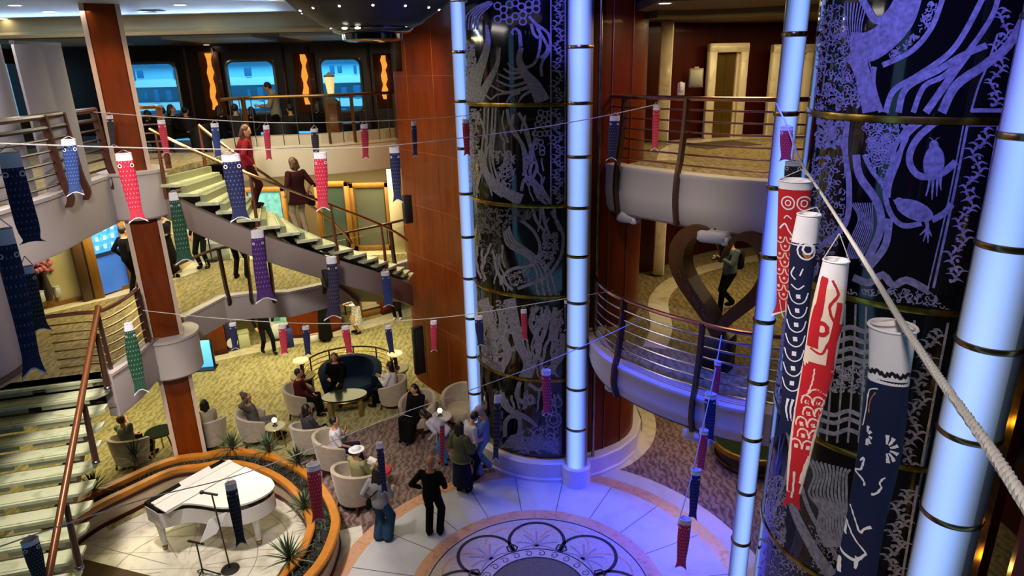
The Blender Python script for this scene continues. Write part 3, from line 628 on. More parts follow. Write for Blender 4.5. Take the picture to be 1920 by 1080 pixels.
# ---- the near right tower
DR = Drum((4.58, 7.21), 1.28)
zsR = [.43, 2.17, 3.92, 5.68, 7.5, 9.3, 10.9]
tr_ = empty('glass_lift_tower', (4.58, 7.21, 0), 0, 'near tower of etched black glass with two birds, behind the big fish streamers', 'glass tower')
def strokes_r(b, i, clip):
    k = dict(clip=clip); D = DR
    c7 = lambda p: X(1420, 0, 2, p); c8 = lambda p: X(1420, 540, 2, p)
    def E_(f, pts, w, **q): etch(b, D, f(pts), w, **k, **q)
    if i == 4:
        E_(c7, [(385, -20), (410, 25), (450, 80), (500, 45), (530, -10)], 14); E_(c7, [(350, 180), (420, 175), (490, 130), (550, 60), (585, -40)], (60, 40)); E_(c7, [(470, 245), (580, 190), (655, 100), (700, -20)], 10)
        E_(c7, [(360, 200), (400, 290), (425, 420)], 30); E_(c7, [(440, 250), (435, 320), (465, 420)], 10)
        squiggles(b, D, c7([(520, 230), (640, 110), (690, 0), (640, 0), (590, 120), (470, 215)]), 90, 12, 2.6, 51, **k)
        for p, w in (([(482, 422), (512, 340), (600, 285), (720, 200), (790, 100), (850, -20)], 11), ([(530, 422), (560, 330), (680, 262), (765, 210), (860, 170)], 12), ([(585, 422), (625, 325), (705, 280), (800, 180), (880, 60), (905, -20)], 10), ([(632, 422), (700, 325), (760, 240), (790, 200)], 14), ([(692, 422), (745, 320), (850, 245), (940, 170), (1010, 50)], 17)): E_(c7, p, w)
        squiggles(b, D, c7([(225, 20), (330, 10), (360, 180), (400, 420), (210, 420)]), 330, 14, 2.6, 52, **k)
        for q in range(8): E_(c7, [(330 + q * 12, 10), (335 + q * 8, 120), (365 + q * 8, 230), (385 + q * 10, 400)], 2.4, off=.006)
        E_(c7, [(800, 420), (830, 320), (860, 250), (900, 130)], 4); E_(c7, [(925, 420), (960, 300), (985, 160)], 4)
        vine(b, D, *c7([(880, 400)])[0], *c7([(935, 30)])[0], 15, 6, 53, clip)
        E_(c7, [(800, 414), (870, 414), (930, 414)], 8)
    if i == 3:
        squiggles(b, D, c7([(220, 436), (340, 436), (340, 560), (215, 560)]), 90, 16, 4.5, 61, **k)
        squiggles(b, D, c7([(200, 580), (330, 580), (330, 900), (190, 1080)]), 200, 14, 2.6, 62, **k)
        for p, w in (([(340, 440), (330, 560), (345, 700), (330, 840), (230, 930)], 11), ([(372, 580), (385, 660), (450, 760), (462, 860), (400, 1000)], 15), ([(600, 440), (520, 540), (505, 620), (480, 700), (495, 790), (545, 845), (625, 835)], 10), ([(545, 460), (560, 520), (500, 620)], 8), ([(690, 440), (600, 520), (570, 600), (610, 660), (690, 650), (750, 600)], 13), ([(640, 440), (560, 510), (530, 600), (500, 680), (490, 740)], 9), ([(655, 825), (700, 800), (730, 765)], 12), ([(480, 700), (430, 640), (400, 580)], 8), ([(495, 820), (480, 920), (420, 1000)], 14)): E_(c7, p, w)
        for q in range(7):
            c = c7([(450 + (q % 2) * 40, 520 + q * 12)])[0]
            for r in (6, 11, 16): ringlet(b, D, c, r, 2, **k)
        for q in range(10): E_(c7, [(350 + q * 9, 760), (380 + q * 6, 820 + q * 3), (350 + q * 8, 900), (330 + q * 6, 980)], 2.2)
        squiggles(b, D, c7([(390, 440), (560, 440), (500, 600), (470, 720), (400, 600)]), 150, 14, 2.4, 63, **k)
        # the two birds
        blob(b, D, c7([(662, 610)])[0], 20, 33, .1, **k, off=.007); blob(b, D, c7([(662, 545)])[0], 9, 10, **k, off=.007); E_(c7, [(662, 540), (655, 520), (640, 515)], (3, 1)); E_(c7, [(664, 540), (672, 520), (688, 514)], (3, 1))
        for x0, x1, y1 in ((648, 632, 735), (662, 655, 748), (678, 672, 742), (690, 690, 715)): E_(c7, [(x0, 640), (x0 - 4, 690), (x1, y1)], (7, 2), off=.008)
        blob(b, D, c7([(590, 788)])[0], 37, 18, .38, **k, off=.007); blob(b, D, c7([(532, 756)])[0], 9, 8, **k, off=.007); E_(c7, [(528, 756), (512, 755), (510, 742)], (4, 1.5))
        for x1, y1 in ((605, 885), (622, 905), (640, 918), (655, 890)): E_(c7, [(630, 815), (638, 850), (x1, y1)], (8, 2), off=.008)
        E_(c7, [(790, 455), (730, 760), (660, 1080)], 5); E_(c7, [(775, 455), (715, 760), (640, 1080)], 3); E_(c7, [(905, 455), (850, 760), (785, 1090)], 4); E_(c7, [(790, 462), (850, 462), (905, 462)], 12)
        vine(b, D, *c7([(725, 1060)])[0], *c7([(848, 480)])[0], 16, 9, 64, clip)
        E_(c7, [(360, 1040), (420, 1060), (470, 1030), (510, 1070), (560, 1050), (640, 1090)], 14); squiggles(b, D, c8([(330, 0), (640, 0), (740, 90), (330, 20)]), 70, 14, 3, 65, **k)
    if i == 2:
        for y in (150, 190, 230, 265): E_(c8, [(250, y - 6), (300, y + 10), (350, y - 4), (400, y + 12), (440, y)], 9)
        squiggles(b, D, c8([(240, 280), (420, 290), (400, 400), (240, 390)]), 110, 13, 3, 71, **k)
        for x in (225, 260, 300, 340, 380): E_(c8, [(x + 30, 60), (x + 20, 300), (x, 580)], 4)
        for y in (460, 490, 530): E_(c8, [(230, y), (290, y + 16), (340, y), (390, y + 20)], 8)
        squiggles(b, D, c8([(70, 120), (190, 100), (150, 480), (60, 420)]), 120, 22, 4, 72, **k)
        E_(c8, [(120, 40), (85, 250), (70, 420)], 5); E_(c8, [(60, 360), (90, 470), (130, 510)], 6)
        E_(c8, [(715, 130), (660, 420), (605, 720)], 5); E_(c8, [(590, 120), (545, 420), (500, 690)], 5); E_(c8, [(500, 690), (550, 705), (605, 720)], 6)
        vine(b, D, *c8([(550, 690)])[0], *c8([(660, 150)])[0], 17, 9, 73, clip)
    if i == 1:
        for q in range(11): E_(c8, [(190 + q * 16, 640 + q * 4), (215 + q * 12, 700), (195 + q * 14, 770), (235 + q * 10, 830), (225 + q * 12, 900), (260 + q * 9, 980)], 5)
        E_(c8, [(90, 460), (130, 600), (130, 800), (200, 960), (280, 1080)], (8, 22)); E_(c8, [(150, 520), (110, 700), (60, 850)], 6); E_(c8, [(60, 560), (30, 760), (20, 860)], 5); E_(c8, [(140, 640), (190, 820), (270, 960), (340, 1080)], 8)
        squiggles(b, D, c8([(30, 700), (110, 700), (110, 1000), (40, 960)]), 130, 15, 2.8, 81, **k); squiggles(b, D, c8([(190, 880), (330, 900), (360, 1080), (200, 1080)]), 170, 8, 2.2, 82, **k)
        E_(c8, [(600, 740), (540, 1100)], 5); E_(c8, [(480, 740), (430, 1090)], 5)
        vine(b, D, *c8([(500, 1085)])[0], *c8([(550, 760)])[0], 17, 7, 83, clip)
    if i == 5:
        for q in range(5): E_(c7, [(380 + 100 * q, 0), (420 + 90 * q, -120), (520 + 80 * q, -300)], 12)
    if i == 0:
        squiggles(b, D, c8([(0, 880), (160, 1000), (300, 1300), (0, 1300)]), 130, 16, 3, 91, **k)
glass_tower(tr_, DR, radians(148), radians(262), zsR, strokes_r)
for o in tr_.children: o.location = (-4.58, -7.21, 0)
light_column(3.32, 8.1, .13, 'slender luminous column at the end of the right balconies', 262, 45)
light_column(4.14, 5.26, .25, 'thick luminous column at the far right edge beside the dark red wood', 220, 32)
b = MB()
for px, py, y in ((1508, 300, 7.9), (1522, 300, 7.6), (1845, 440, 6.0), (1818, 600, 6.0)): p = HY(px, py, y); b.cyl((p.x, p.y, .44), (p.x, p.y, 10.9), .03, n=10)
struct(b.build('trim_near_tower_mullions', MATS['bronze_mirror']))
b = MB(); b.strip([(DR.c[0] + (DR.r + .14) * cos(radians(140 + 125 * i / 20)), DR.c[1] + (DR.r + .14) * sin(radians(140 + 125 * i / 20))) for i in range(21)], [(-.5, 0), (.03, 0), (.03, .06), (0, .09), (0, .4), (-.03, .43), (-.5, .43)]); struct(b.build('trim_near_tower_plinth', PLI))
wall('wall_near_tower', smooth_path([(4.5, 4.85), (5.2, 4.6), (6.4, 4.9), (8.7, 5.2)][::1]), 0, TOP, WOODD)
b = MB()
for x in (4.75, 4.9): b.cyl((x, 4.68, 0), (x, 4.68, TOP), .012, n=6)
struct(b.build('trim_near_tower', MATS['joint_copper']))
b = MB(); b.box((4.8, 5.75, 5), (.1, .5, 10)); b.box((4.62, 5.62, 5), (.06, .06, 10)); struct(b.build('trim_brass_return', GOLDB, smooth=False))
# ================================================================ COLUMN, STAIRS, RAILINGS
def home(root):
    for o in root.children: o.location = (-root.location.x, -root.location.y, -root.location.z)
    return root
# clad column with pale corner strips and its two plaster collars
CX, CY = -7.02, 12.42; CA = radians(29.5)
r = empty('clad_column', (CX, CY, 0), CA, 'slim cherry-wood column with pale corner strips, standing beside the white piano', 'column')
def oct_(w, c): h = w / 2; return [(-h + c, -h), (h - c, -h), (h, -h + c), (h, h - c), (h - c, h), (-h + c, h), (-h, h - c), (-h, -h + c)]
b = MB(); b.prism(oct_(.6, .09), 0, 9.25); b.build('shaft', WOOD, r, smooth=False)
for sx in (-1, 1):
    for sy in (-1, 1):
        b = MB(); b.box((sx * .268, sy * .268, 4.62), (.075, .075, 9.2)); b.build('corner_strip', mat('pale_strip', 'cdb7a4', .35), r, smooth=False)
b = MB(); b.prism(oct_(.74, .1), .0, .14); b.prism(oct_(.68, .1), .14, .2); b.build('base', WOODD, r, smooth=False)
for z0, z1, rr in ((5.52, 6.4, .56), (2.28, 3.12, .58)):
    b = MB(); b.lathe([(.3, z0), (rr - .04, z0), (rr, z0 + .04), (rr, z1 - .07), (rr + .03, z1 - .05), (rr + .03, z1), (.3, z1)], (0, 0, 0), 32); b.build('collar', mat('collar_plaster', 'b9aeaa', .5, var=.04, vs=2), r)
# ---- curved upper stair (third deck to second deck)
SAc, SAr, SAw = Vector((-5.81, 15.62)), 3.39, 1.5
sa = empty('curved_staircase', (SAc.x, SAc.y, D2), 0, 'curved open staircase of pale stone treads between the upper lounge and the middle landing', 'staircase')
def SP(a, rr, z): return (SAc.x + rr * cos(a), SAc.y + rr * sin(a), z)
DA = radians(5.8)
for i in range(17):
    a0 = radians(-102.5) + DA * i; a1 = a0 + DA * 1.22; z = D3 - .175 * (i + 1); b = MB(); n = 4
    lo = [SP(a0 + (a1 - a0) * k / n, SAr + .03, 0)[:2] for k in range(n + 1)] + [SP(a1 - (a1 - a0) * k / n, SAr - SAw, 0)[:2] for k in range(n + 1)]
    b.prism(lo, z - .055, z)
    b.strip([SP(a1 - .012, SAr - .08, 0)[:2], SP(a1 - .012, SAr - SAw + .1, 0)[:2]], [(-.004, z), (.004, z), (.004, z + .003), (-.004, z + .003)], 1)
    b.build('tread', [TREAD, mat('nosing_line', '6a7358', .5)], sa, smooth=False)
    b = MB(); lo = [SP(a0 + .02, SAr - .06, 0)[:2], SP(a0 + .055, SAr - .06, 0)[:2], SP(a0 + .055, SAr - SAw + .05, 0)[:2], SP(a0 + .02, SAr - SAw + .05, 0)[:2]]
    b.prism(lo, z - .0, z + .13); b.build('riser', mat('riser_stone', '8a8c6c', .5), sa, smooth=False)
pa = [SP(radians(-104) + DA * k * .5, SAr - .03, D3 - .175 - .0875 * k) for k in range(36)]
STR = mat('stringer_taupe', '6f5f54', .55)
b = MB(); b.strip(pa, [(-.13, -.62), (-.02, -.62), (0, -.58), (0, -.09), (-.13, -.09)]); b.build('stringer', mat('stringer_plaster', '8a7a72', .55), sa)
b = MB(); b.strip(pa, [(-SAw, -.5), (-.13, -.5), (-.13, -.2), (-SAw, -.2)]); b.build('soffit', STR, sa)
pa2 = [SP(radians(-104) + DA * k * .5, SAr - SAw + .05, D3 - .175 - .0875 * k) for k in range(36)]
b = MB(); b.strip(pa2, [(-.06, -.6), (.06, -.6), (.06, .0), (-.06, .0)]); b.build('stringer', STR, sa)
def stair_rail(name, label, rr, ks, kk):
    root = sa
    P = [SP(radians(-102.5) + DA * k * .5, rr, D3 - .175 - .0875 * k + kk) for k in range(0, 35)]
    b = MB(); b.tube(P, .03, 8); b.build('handrail', mat('bright_brass', 'c49a6a', .2, 1), root)
    for k in ks:
        a = radians(-102.5) + DA * k; p0 = SP(a, rr + .03, D3 - .175 * (k + 1) - .22); p1 = SP(a, rr, D3 - .175 * (k + 1) + kk - .02)
        b = MB(); b.tube([p0, ((p0[0] + p1[0]) / 2 + .02, (p0[1] + p1[1]) / 2 - .02, (p0[2] + p1[2]) / 2), p1], [.04, .034, .02], 8); b.build('handrail_post', mat('brown_post', '6e3d22', .4, .3), root)
stair_rail('stair_handrail', 'bright brass handrail along the near side of the curved staircase', SAr - .06, (.3, 5, 9.3, 13.1), 1.0)
stair_rail('stair_handrail', 'brass handrail along the far side of the curved staircase, behind the two women', SAr - SAw + .08, (0, 4.5, 9, 13), .95)
home(sa)
# ---- straight lower stair (second deck to lobby)
SB0 = Vector((-6.96, 10.27)); SBd = Vector((.083, -.29)); SBl = Vector((-.962, -.275)); SBw = 3.4
sb = empty('open_staircase', (SB0.x, SB0.y, 0), 0, 'wide open staircase of pale green-white stone treads climbing at the left edge', 'staircase')
for i in range(0, 18):
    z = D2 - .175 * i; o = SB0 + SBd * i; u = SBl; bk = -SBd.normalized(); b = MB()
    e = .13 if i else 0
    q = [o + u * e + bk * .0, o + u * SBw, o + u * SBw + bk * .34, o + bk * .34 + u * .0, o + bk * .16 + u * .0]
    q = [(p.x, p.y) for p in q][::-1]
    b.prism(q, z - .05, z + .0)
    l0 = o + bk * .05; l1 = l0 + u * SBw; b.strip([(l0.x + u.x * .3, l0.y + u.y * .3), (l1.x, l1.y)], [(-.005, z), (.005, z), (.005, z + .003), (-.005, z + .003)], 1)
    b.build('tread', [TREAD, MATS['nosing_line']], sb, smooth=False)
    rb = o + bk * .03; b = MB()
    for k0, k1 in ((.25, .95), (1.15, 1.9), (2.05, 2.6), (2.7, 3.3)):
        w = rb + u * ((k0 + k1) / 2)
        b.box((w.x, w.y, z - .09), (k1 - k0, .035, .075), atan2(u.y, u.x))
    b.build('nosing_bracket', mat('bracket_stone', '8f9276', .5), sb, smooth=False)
for t in (.45, 2.6):
    b = MB(); P = [SB0 + SBd * k + SBl * t for k in (-.2, 17.5)]
    b.strip([(P[0].x, P[0].y, D2 - .2), (P[1].x, P[1].y, D2 - .2 - 17.7 * .175)], [(-.09, -.4), (.09, -.4), (.09, -.02), (-.09, -.02)]); b.build('stringer', STR, sb, smooth=False)
r = sb
P = [(SB0.x + SBd.x * k + .02, SB0.y + SBd.y * k, D2 - .175 * k + 1.02) for k in [x * .5 - 1 for x in range(38)]]
b = MB(); b.tube(P, .048, 10); b.build('handrail', mat('copper_rail', '6e4022', .35, .35), r)
for k in (.6, 4.6, 9.3, 13.6):
    o = SB0 + SBd * k; p0 = (o.x + .03, o.y, D2 - .175 * k - .02); p1 = (o.x - .04, o.y + .16, D2 - .175 * k + .93)
    b = MB(); b.tube([p0, p1], [.05, .038], 8); b.tube([p1, (p1[0] + .02, p1[1] - .05, p1[2] + .13)], .012, 6); b.build('handrail_post', BRONZE, r)
    b = MB(); b.ell((p0[0], p0[1], p0[2] + .02), (.06, .06, .05)); b.build('post_foot', STEEL, r)
home(r)
# ---- generic railing
def railing(label, path, z0, h, nb, posts, top=.035, bar=.016, mt=ROSE, mb=ROSE, mp=BRONZE, drop=.0, out=.0, group='deck railings', thick2=False, lean=0):
    c = path[len(path) // 2]; root = empty('railing', (c[0], c[1], z0), 0, label, 'railing', group)
    def off(d):
        res = []
        for i in range(len(path)):
            a = Vector(path[min(i + 1, len(path) - 1)][:2]) - Vector(path[max(i - 1, 0)][:2]); a.normalize(); res.append((path[i][0] + a.y * d, path[i][1] - a.x * d))
        return res
    b = MB(); q = off(lean); b.tube([(p[0], p[1], z0 + h) for p in q], top, 8); b.build('handrail', mt, root)
    for k in range(nb):
        z = z0 + h - (k + 1) * (h - .06) / (nb + .4); q = off(lean + .02)
        b = MB(); b.tube([(p[0], p[1], z) for p in q], top * .8 if (thick2 and k == 0) else bar, 6); b.build('bar', mb, root)
    for t in posts:
        f = t * (len(path) - 1); i = min(int(f), len(path) - 2); f -= i; p = Vector(path[i][:2]).lerp(Vector(path[i + 1][:2]), f)
        a = Vector(path[i + 1][:2]) - Vector(path[i][:2]); a.normalize(); n = Vector((a.y, -a.x)); ang = atan2(n.y, n.x)
        b = MB(); prof = [(lean, h + .02), (lean + .03, h * .6), (.06 + out * .6, .2), (.1 + out, 0), (.12 + out, -drop * .5), (.06 + out * .5, -drop)] if drop else [(lean, h + .02), (lean + .01, 0)]
        prof = [(v[0], v[2]) for v in spline([(x, 0, z) for x, z in prof], 4)] if drop else prof
        L = []
        for (d, z), w in zip(prof, [.032] * len(prof)):
            c2 = p + n * d
            for sx, sn in ((-.022, -.05), (.022, -.05), (.022, .05), (-.022, .05)): v = c2 + a * sx * 1.3 + n * sn; L.append((v.x, v.y, z0 + z))
        K = len(prof); fs = [(3, 2, 1, 0)[::-1], tuple(range(4 * K - 4, 4 * K))]
        for j in range(K - 1):
            for e in range(4): fs.append((j * 4 + e, (j + 1) * 4 + e, (j + 1) * 4 + (e + 1) % 4, j * 4 + (e + 1) % 4))
        b.add(L, fs); b.build('post', mp, root, smooth=False)
    return home(root)
def sub(path, i0, i1): return path[i0:i1]
railing('curved rail of the upper right balcony in front of the lift doors', R3s[2:-4], D3 + .06, 1.16, 6, (.02, .3, .56, .86), drop=.85, out=.02, lean=-.02)
railing('curved rail of the middle right balcony in front of the heart-shaped frame', R2s[2:-4], D2 + .06, 1.16, 6, (.02, .33, .62, .95), drop=.6, out=.02, mb=STEEL, lean=-.02)
railing('dark brown rail of the upper left gallery beside the pale curtain', smooth_path(E3L[0:5]), D3 + .07, 1.13, 6, (.1, .33, .62, .8, .985), drop=.25, mt=mat('mahogany_rail', '4e2620', .35), mb=mat('dark_bar', '30221f', .4, .4), mp=mat('umber_post', '4a261a', .4), top=.045, bar=.02, thick2=True)
railing('short brass rail of bent bars between wood column and head of curved stair', smooth_path([(-7.0, 12.9), (-6.6, 13.0), (-6.45, 12.75), (-6.3, 12.35)]), D3 + .1, 1.08, 6, (.95,), mt=BRASS, mb=STEEL, mp=MATS['brown_post'])
RB = railing('long brass rail at the edge of the upper lounge, behind the curved staircase', smooth_path(E3B), D3 + .07, 1.13, 0, (.15, .5, .62, .86, .97), mt=mat('antique_brass', '97754c', .3, 1), mp=mat('gold_post', '7a5c34', .35, .8))
r = RB
for k in range(1, 16):
    pth = smooth_path(E3B); f = k / 16 * (len(pth) - 1); i = int(f); p = Vector(pth[i]).lerp(Vector(pth[min(i + 1, len(pth) - 1)]), f - i)
    b = MB(); b.cyl((p.x, p.y + .03, D3 + .05), (p.x, p.y + .03, D3 + 1.18), .011, n=6); b.build('baluster', STEEL, r).location = -r.location
# second deck: bent-bar rail at the head of the lower stair, then the glass balustrade
railing('bent copper-coloured rail where the lower stair meets the wood column', smooth_path([(-7.75, 10.3), (-7.3, 10.45), (-6.98, 10.55), (-6.92, 11.1), (-6.98, 11.7)]), D2 + .08, 1.05, 6, (.45, .98), mt=mat('coppery_rail', '6d4636', .3, .6), mb=mat('gold_bar', 'a78f5c', .25, 1), bar=.015)
bal = smooth_path(E2[5:])
RG = railing('bronze rail with glass panels along the middle landing, in front of the standing staff', bal, D2 + .06, 1.12, 0, (.16, .3, .38, .56, .72, .88), drop=.22, mt=BRONZE, mp=mat('dark_bronze', '3d2b22', .4, .6), top=.032)
for i in range(5):
    q = bal[i * 6:i * 6 + 7]
    if len(q) < 2: break
    b = MB(); b.strip(q, [(-.006, D2 + .12), (.006, D2 + .12), (.006, D2 + 1.02), (-.006, D2 + 1.02)]); tag(b.build('glass_panel', GLASS, RG, smooth=False), 'clear glass panel').location = -RG.location
# stub of curved gallery close at the left edge
p = HY(-10, 610, 6.2); b = MB(); q = arc((p.x - .95, p.y), .95, -1.2, 1.2, 14); zt, zb = HY(5, 500, 6.2).z, HY(5, 705, 6.2).z
b.prism([(-7.0, q[0][1])] + q + [(-7.0, q[-1][1])], zb, max(zt, D3 - .6)); struct(b.build('trim_gallery_end', GREY))
b = MB(); b.tube([(v[0], v[1], zb - .02) for v in q], .05, 6); b.strip(q[9:], [(0, zb), (.05, zb), (.05, zt), (0, zt)]); struct(b.build('trim_gallery_end.001', mat('plum_trim', '3c2830', .4)))
# ================================================================ PIANO STAGE
INP = [(500, 1105), (530, 1075), (560, 1040), (578, 1000), (580, 975), (565, 938), (535, 905), (500, 884), (460, 871), (415, 867), (375, 874), (320, 882), (240, 918), (171, 952), (115, 992)]
inn = [(p.x, p.y) for p in (G(a, c, .52) for a, c in INP)]
inn = smooth_path(inn, 4)
PW = .46
def offs(path, d):
    res = []
    for i in range(len(path)):
        a = Vector(path[min(i + 1, len(path) - 1)]) - Vector(path[max(i - 1, 0)]); a.normalize(); res.append((path[i][0] + a.y * d, path[i][1] - a.x * d))
    return res
out_ = offs(inn, PW)
pl = empty('curved_planter', (-5.7, 9.3, 0), 0, 'curved planter wall with honey-wood cap rails and cream panels around the white piano', 'planter')
PAN = mat('planter_panel', 'b7a288', .5, var=.08, vs=4)
b = MB(); b.strip(inn, [(0, .0), (.06, .0), (.06, .46), (0, .46)]); b.build('inner_panel', PAN, pl)
b = MB(); b.strip(out_, [(-.06, .0), (0, .0), (0, .46), (-.06, .46)]); b.build('outer_panel', PAN, pl)
for z, h in ((.0, .08), (.33, .05)):
    b = MB(); b.strip(inn, [(-.02, z), (.0, z), (.0, z + h), (-.02, z + h)]); b.build('wood_band', WOODD, pl)
    b = MB(); b.strip(out_, [(0, z), (.02, z), (.02, z + h), (0, z + h)]); b.build('wood_band', WOODD, pl)
b = MB(); b.strip(inn, [(-.05, .44), (.07, .44), (.09, .47), (.09, .52), (.07, .54), (-.05, .54), (-.06, .5)]); b.build('cap_rail', WOODO, pl)
b = MB(); b.strip(out_, [(-.1, .44), (.04, .44), (.06, .47), (.06, .52), (.04, .54), (-.1, .54), (-.11, .5)]); b.build('cap_rail', WOODO, pl)
b = MB(); b.strip(inn, [(.06, .3), (PW - .06, .3), (PW - .06, .43), (.06, .43)]); b.build('soil', mat('dark_soil', '1d1712', .95, var=.4, vs=40, bump=.8, bs=60), pl)
home(pl)
rg = random.Random(3)
LEAF = mat('agave_leaf', '3f5238', .45, var=.3, vs=9); LEAFD = mat('agave_dark', '26361f', .5, var=.3, vs=9); LOW = mat('ground_leaf', '222c22', .6, var=.4, vs=14)
def blade(b, base, az, el, L, w, droop):
    P = []; d = Vector((cos(az) * cos(el), sin(az) * cos(el), sin(el))); p = Vector(base); s = Vector((-sin(az), cos(az), 0)); n = 6
    vs = []
    for i in range(n + 1):
        t = i / n; ww = w * (1 - t ** 2.2) * (.55 + .9 * t * (1 - t) * 2); vs += [p - s * ww, p + Vector((0, 0, -ww * .35)), p + s * ww]
        p = p + d * (L / n); d = (d - Vector((0, 0, droop / n))).normalized()
    b.add(vs, [(i * 3 + k, i * 3 + k + 1, i * 3 + k + 4, i * 3 + k + 3) for i in range(n) for k in (0, 1)])
def agave(px, py, h, label, m=None, nl=46):
    p = G(px, py, .44); r = empty('spiky_plant', (p.x, p.y, .43), rg.uniform(0, 6), label, 'plant', 'spiky plants in the planter')
    b = MB()
    for k in range(nl):
        t = k / nl; blade(b, (0, 0, .06 + .12 * t), k * 2.4, radians(8 + 75 * t), h * rg.uniform(.8, 1.1) * (1 - .25 * t), .02, .5 - .4 * t)
    b.build('leaves', m or LEAF, r)
    b = MB(); b.cyl((0, 0, -.05), (0, 0, .2), .045, .03); b.build('stem', mat('plant_stem', '4a4030', .8), r); return r
agave(255, 868, .5, 'spiky plant in front of the armchair beside the open staircase', LEAFD)
agave(437, 848, .5, 'spiky plant just right of the wood column, above the piano lid')
agave(505, 852, .48, 'second spiky plant right of the wood column, beside the small lamp table')
agave(560, 876, .45, 'spiky plant behind the big red fish streamer on the planter', LEAFD)
agave(572, 960, .42, 'pale spiky plant at the inner rim beside the red fish streamer')
agave(543, 1056, .55, 'large spiky green plant at the near end of the planter')
agave(178, 925, .45, 'spiky plant at the foot of the open staircase', LEAFD)
b = MB()
mid = offs(inn, PW * .5)
for k in range(900):
    i = rg.randrange(4, len(mid) - 2); p = mid[i]; q = mid[i + 1]; t = rg.random(); o = rg.uniform(-.13, .13)
    x = p[0] + (q[0] - p[0]) * t + o; y = p[1] + (q[1] - p[1]) * t + o * .5
    blade(b, (x, y, .42), rg.uniform(0, 6.3), rg.uniform(.3, 1.2), rg.uniform(.06, .14), .018, .9)
tag(b.build('ground_cover', LOW), 'low dark foliage filling the curved planter', 'foliage', kind='stuff')
# ---- grand piano
PA, PX, PY = Vector((-6.45, 9.9)), Vector((.545, .84)).normalized(), Vector((.84, -.545)).normalized()
pi_ = empty('grand_piano', (PA.x, PA.y, .012), atan2(PX.y, PX.x), 'white grand piano with closed lid on the pale stage', 'piano')
# local frame: x along the keyboard, y = -(towards the tail)
def L2(x, t): return (x, -t)
curve = [L2(p.x, p.y) for p in spline([(-.1, .5, 0), (.02, .58, 0), (.2, .72, 0), (.33, 1.0, 0), (.45, 1.35, 0), (.62, 1.57, 0), (.86, 1.7, 0), (1.12, 1.73, 0), (1.3, 1.66, 0), (1.38, 1.52, 0)], 5)]
case = [L2(-.14, .02), L2(-.14, .44)] + curve + [L2(1.4, .5), L2(1.4, .02)]
PWH = mat('piano_white', 'd9d7d2', .18, coat=.6)
b = MB(); b.prism(case[::-1], .6, .9); b.build('case', PWH, pi_, bevel=.012)
b = MB(); b.prism([(x * .992 + .005, y * .995) for x, y in case][::-1], .9, .985); b.build('rim_gap_shade', BLACKG, pi_)  # solid black strip painting the shade in the gap under the lid
lid = [L2(-.1, .56)] + curve[2:] + [L2(1.43, .5), L2(1.43, .3), L2(-.1, .3)]
lid = [L2(-.1, .68)] + [p for p in curve if -p[1] > .68] + [L2(1.42, 1.4), L2(1.42, .68)]
b = MB(); b.prism([(x + (.02 if x > .6 else -.015), y - .01) for x, y in lid][::-1], .985, 1.02); b.build('lid', PWH, pi_, bevel=.006)
b = MB(); b.prism([L2(-.12, .3), L2(-.12, .67), L2(1.42, .67), L2(1.42, .3)][::-1], .985, 1.015); b.prism([L2(-.12, .22), L2(-.12, .33), L2(1.42, .33), L2(1.42, .22)][::-1], 1.01, 1.035); b.build('front_lid', PWH, pi_, bevel=.006)
b = MB(); b.prism([L2(-.11, .672), L2(-.11, .69), L2(1.42, .69), L2(1.42, .672)][::-1], 1.005, 1.024); b.build('hinge', mat('hinge_grey', '9a9a98', .3, .8), pi_, smooth=False)
b = MB(); b.box((.64, -.06, .72), (1.36, .2, .04)); b.build('key_bed', PWH, pi_, smooth=False)
b = MB()
for k in range(52): b.box((.05 + k * .0235, .0, .755), (.0225, .14, .02))
b.build('white_keys', mat('ivory', 'e8e4d8', .3), pi_, smooth=False)
b = MB()
for k in range(51):
    if k % 7 not in (2, 6): b.box((.062 + k * .0235, -.03, .772), (.012, .09, .018))
b.build('black_keys', BLACKG, pi_, smooth=False)
b = MB(); b.box((.64, -.13, .86), (1.36, .05, .2)); b.build('fallboard', PWH, pi_, smooth=False)
b = MB()
M = Matrix.Translation((.75, -.2, 1.03)) @ Matrix.Rotation(radians(-55), 4, 'X'); b.box((0, 0, 0), (.6, .02, .14), M=M); b.build('music_desk', mat('desk_pink_white', 'd8cdc8', .3), pi_, bevel=.004)
for x, t in ((-.04, .2), (.92, 1.55), (1.3, .2)):
    lg = MB(); lg.lathe([(.001, .1), (.045, .1), (.04, .16), (.055, .2), (.05, .26), (.075, .5), (.09, .58), (.09, .6), (.001, .6)], (x, -t, 0), 8); lo = lg.build('leg', PWH, pi_)
    c_ = MB(); c_.lathe([(.001, 0), (.03, .0), (.045, .03), (.045, .08), (.03, .1), (.001, .1)], (x, -t, 0), 12); c_.build('caster', BRASS, lo)
b = MB(); b.box((.62, -.32, .34), (.05, .05, .5)); b.box((.74, -.32, .34), (.05, .05, .5)); b.box((.68, -.3, .1), (.3, .12, .06)); b.build('pedal_lyre', PWH, pi_, smooth=False)
b = MB()
for k in range(3): b.box((.6 + k * .08, -.2, .08), (.035, .12, .015))
b.build('pedal', BRASS, pi_, smooth=False)
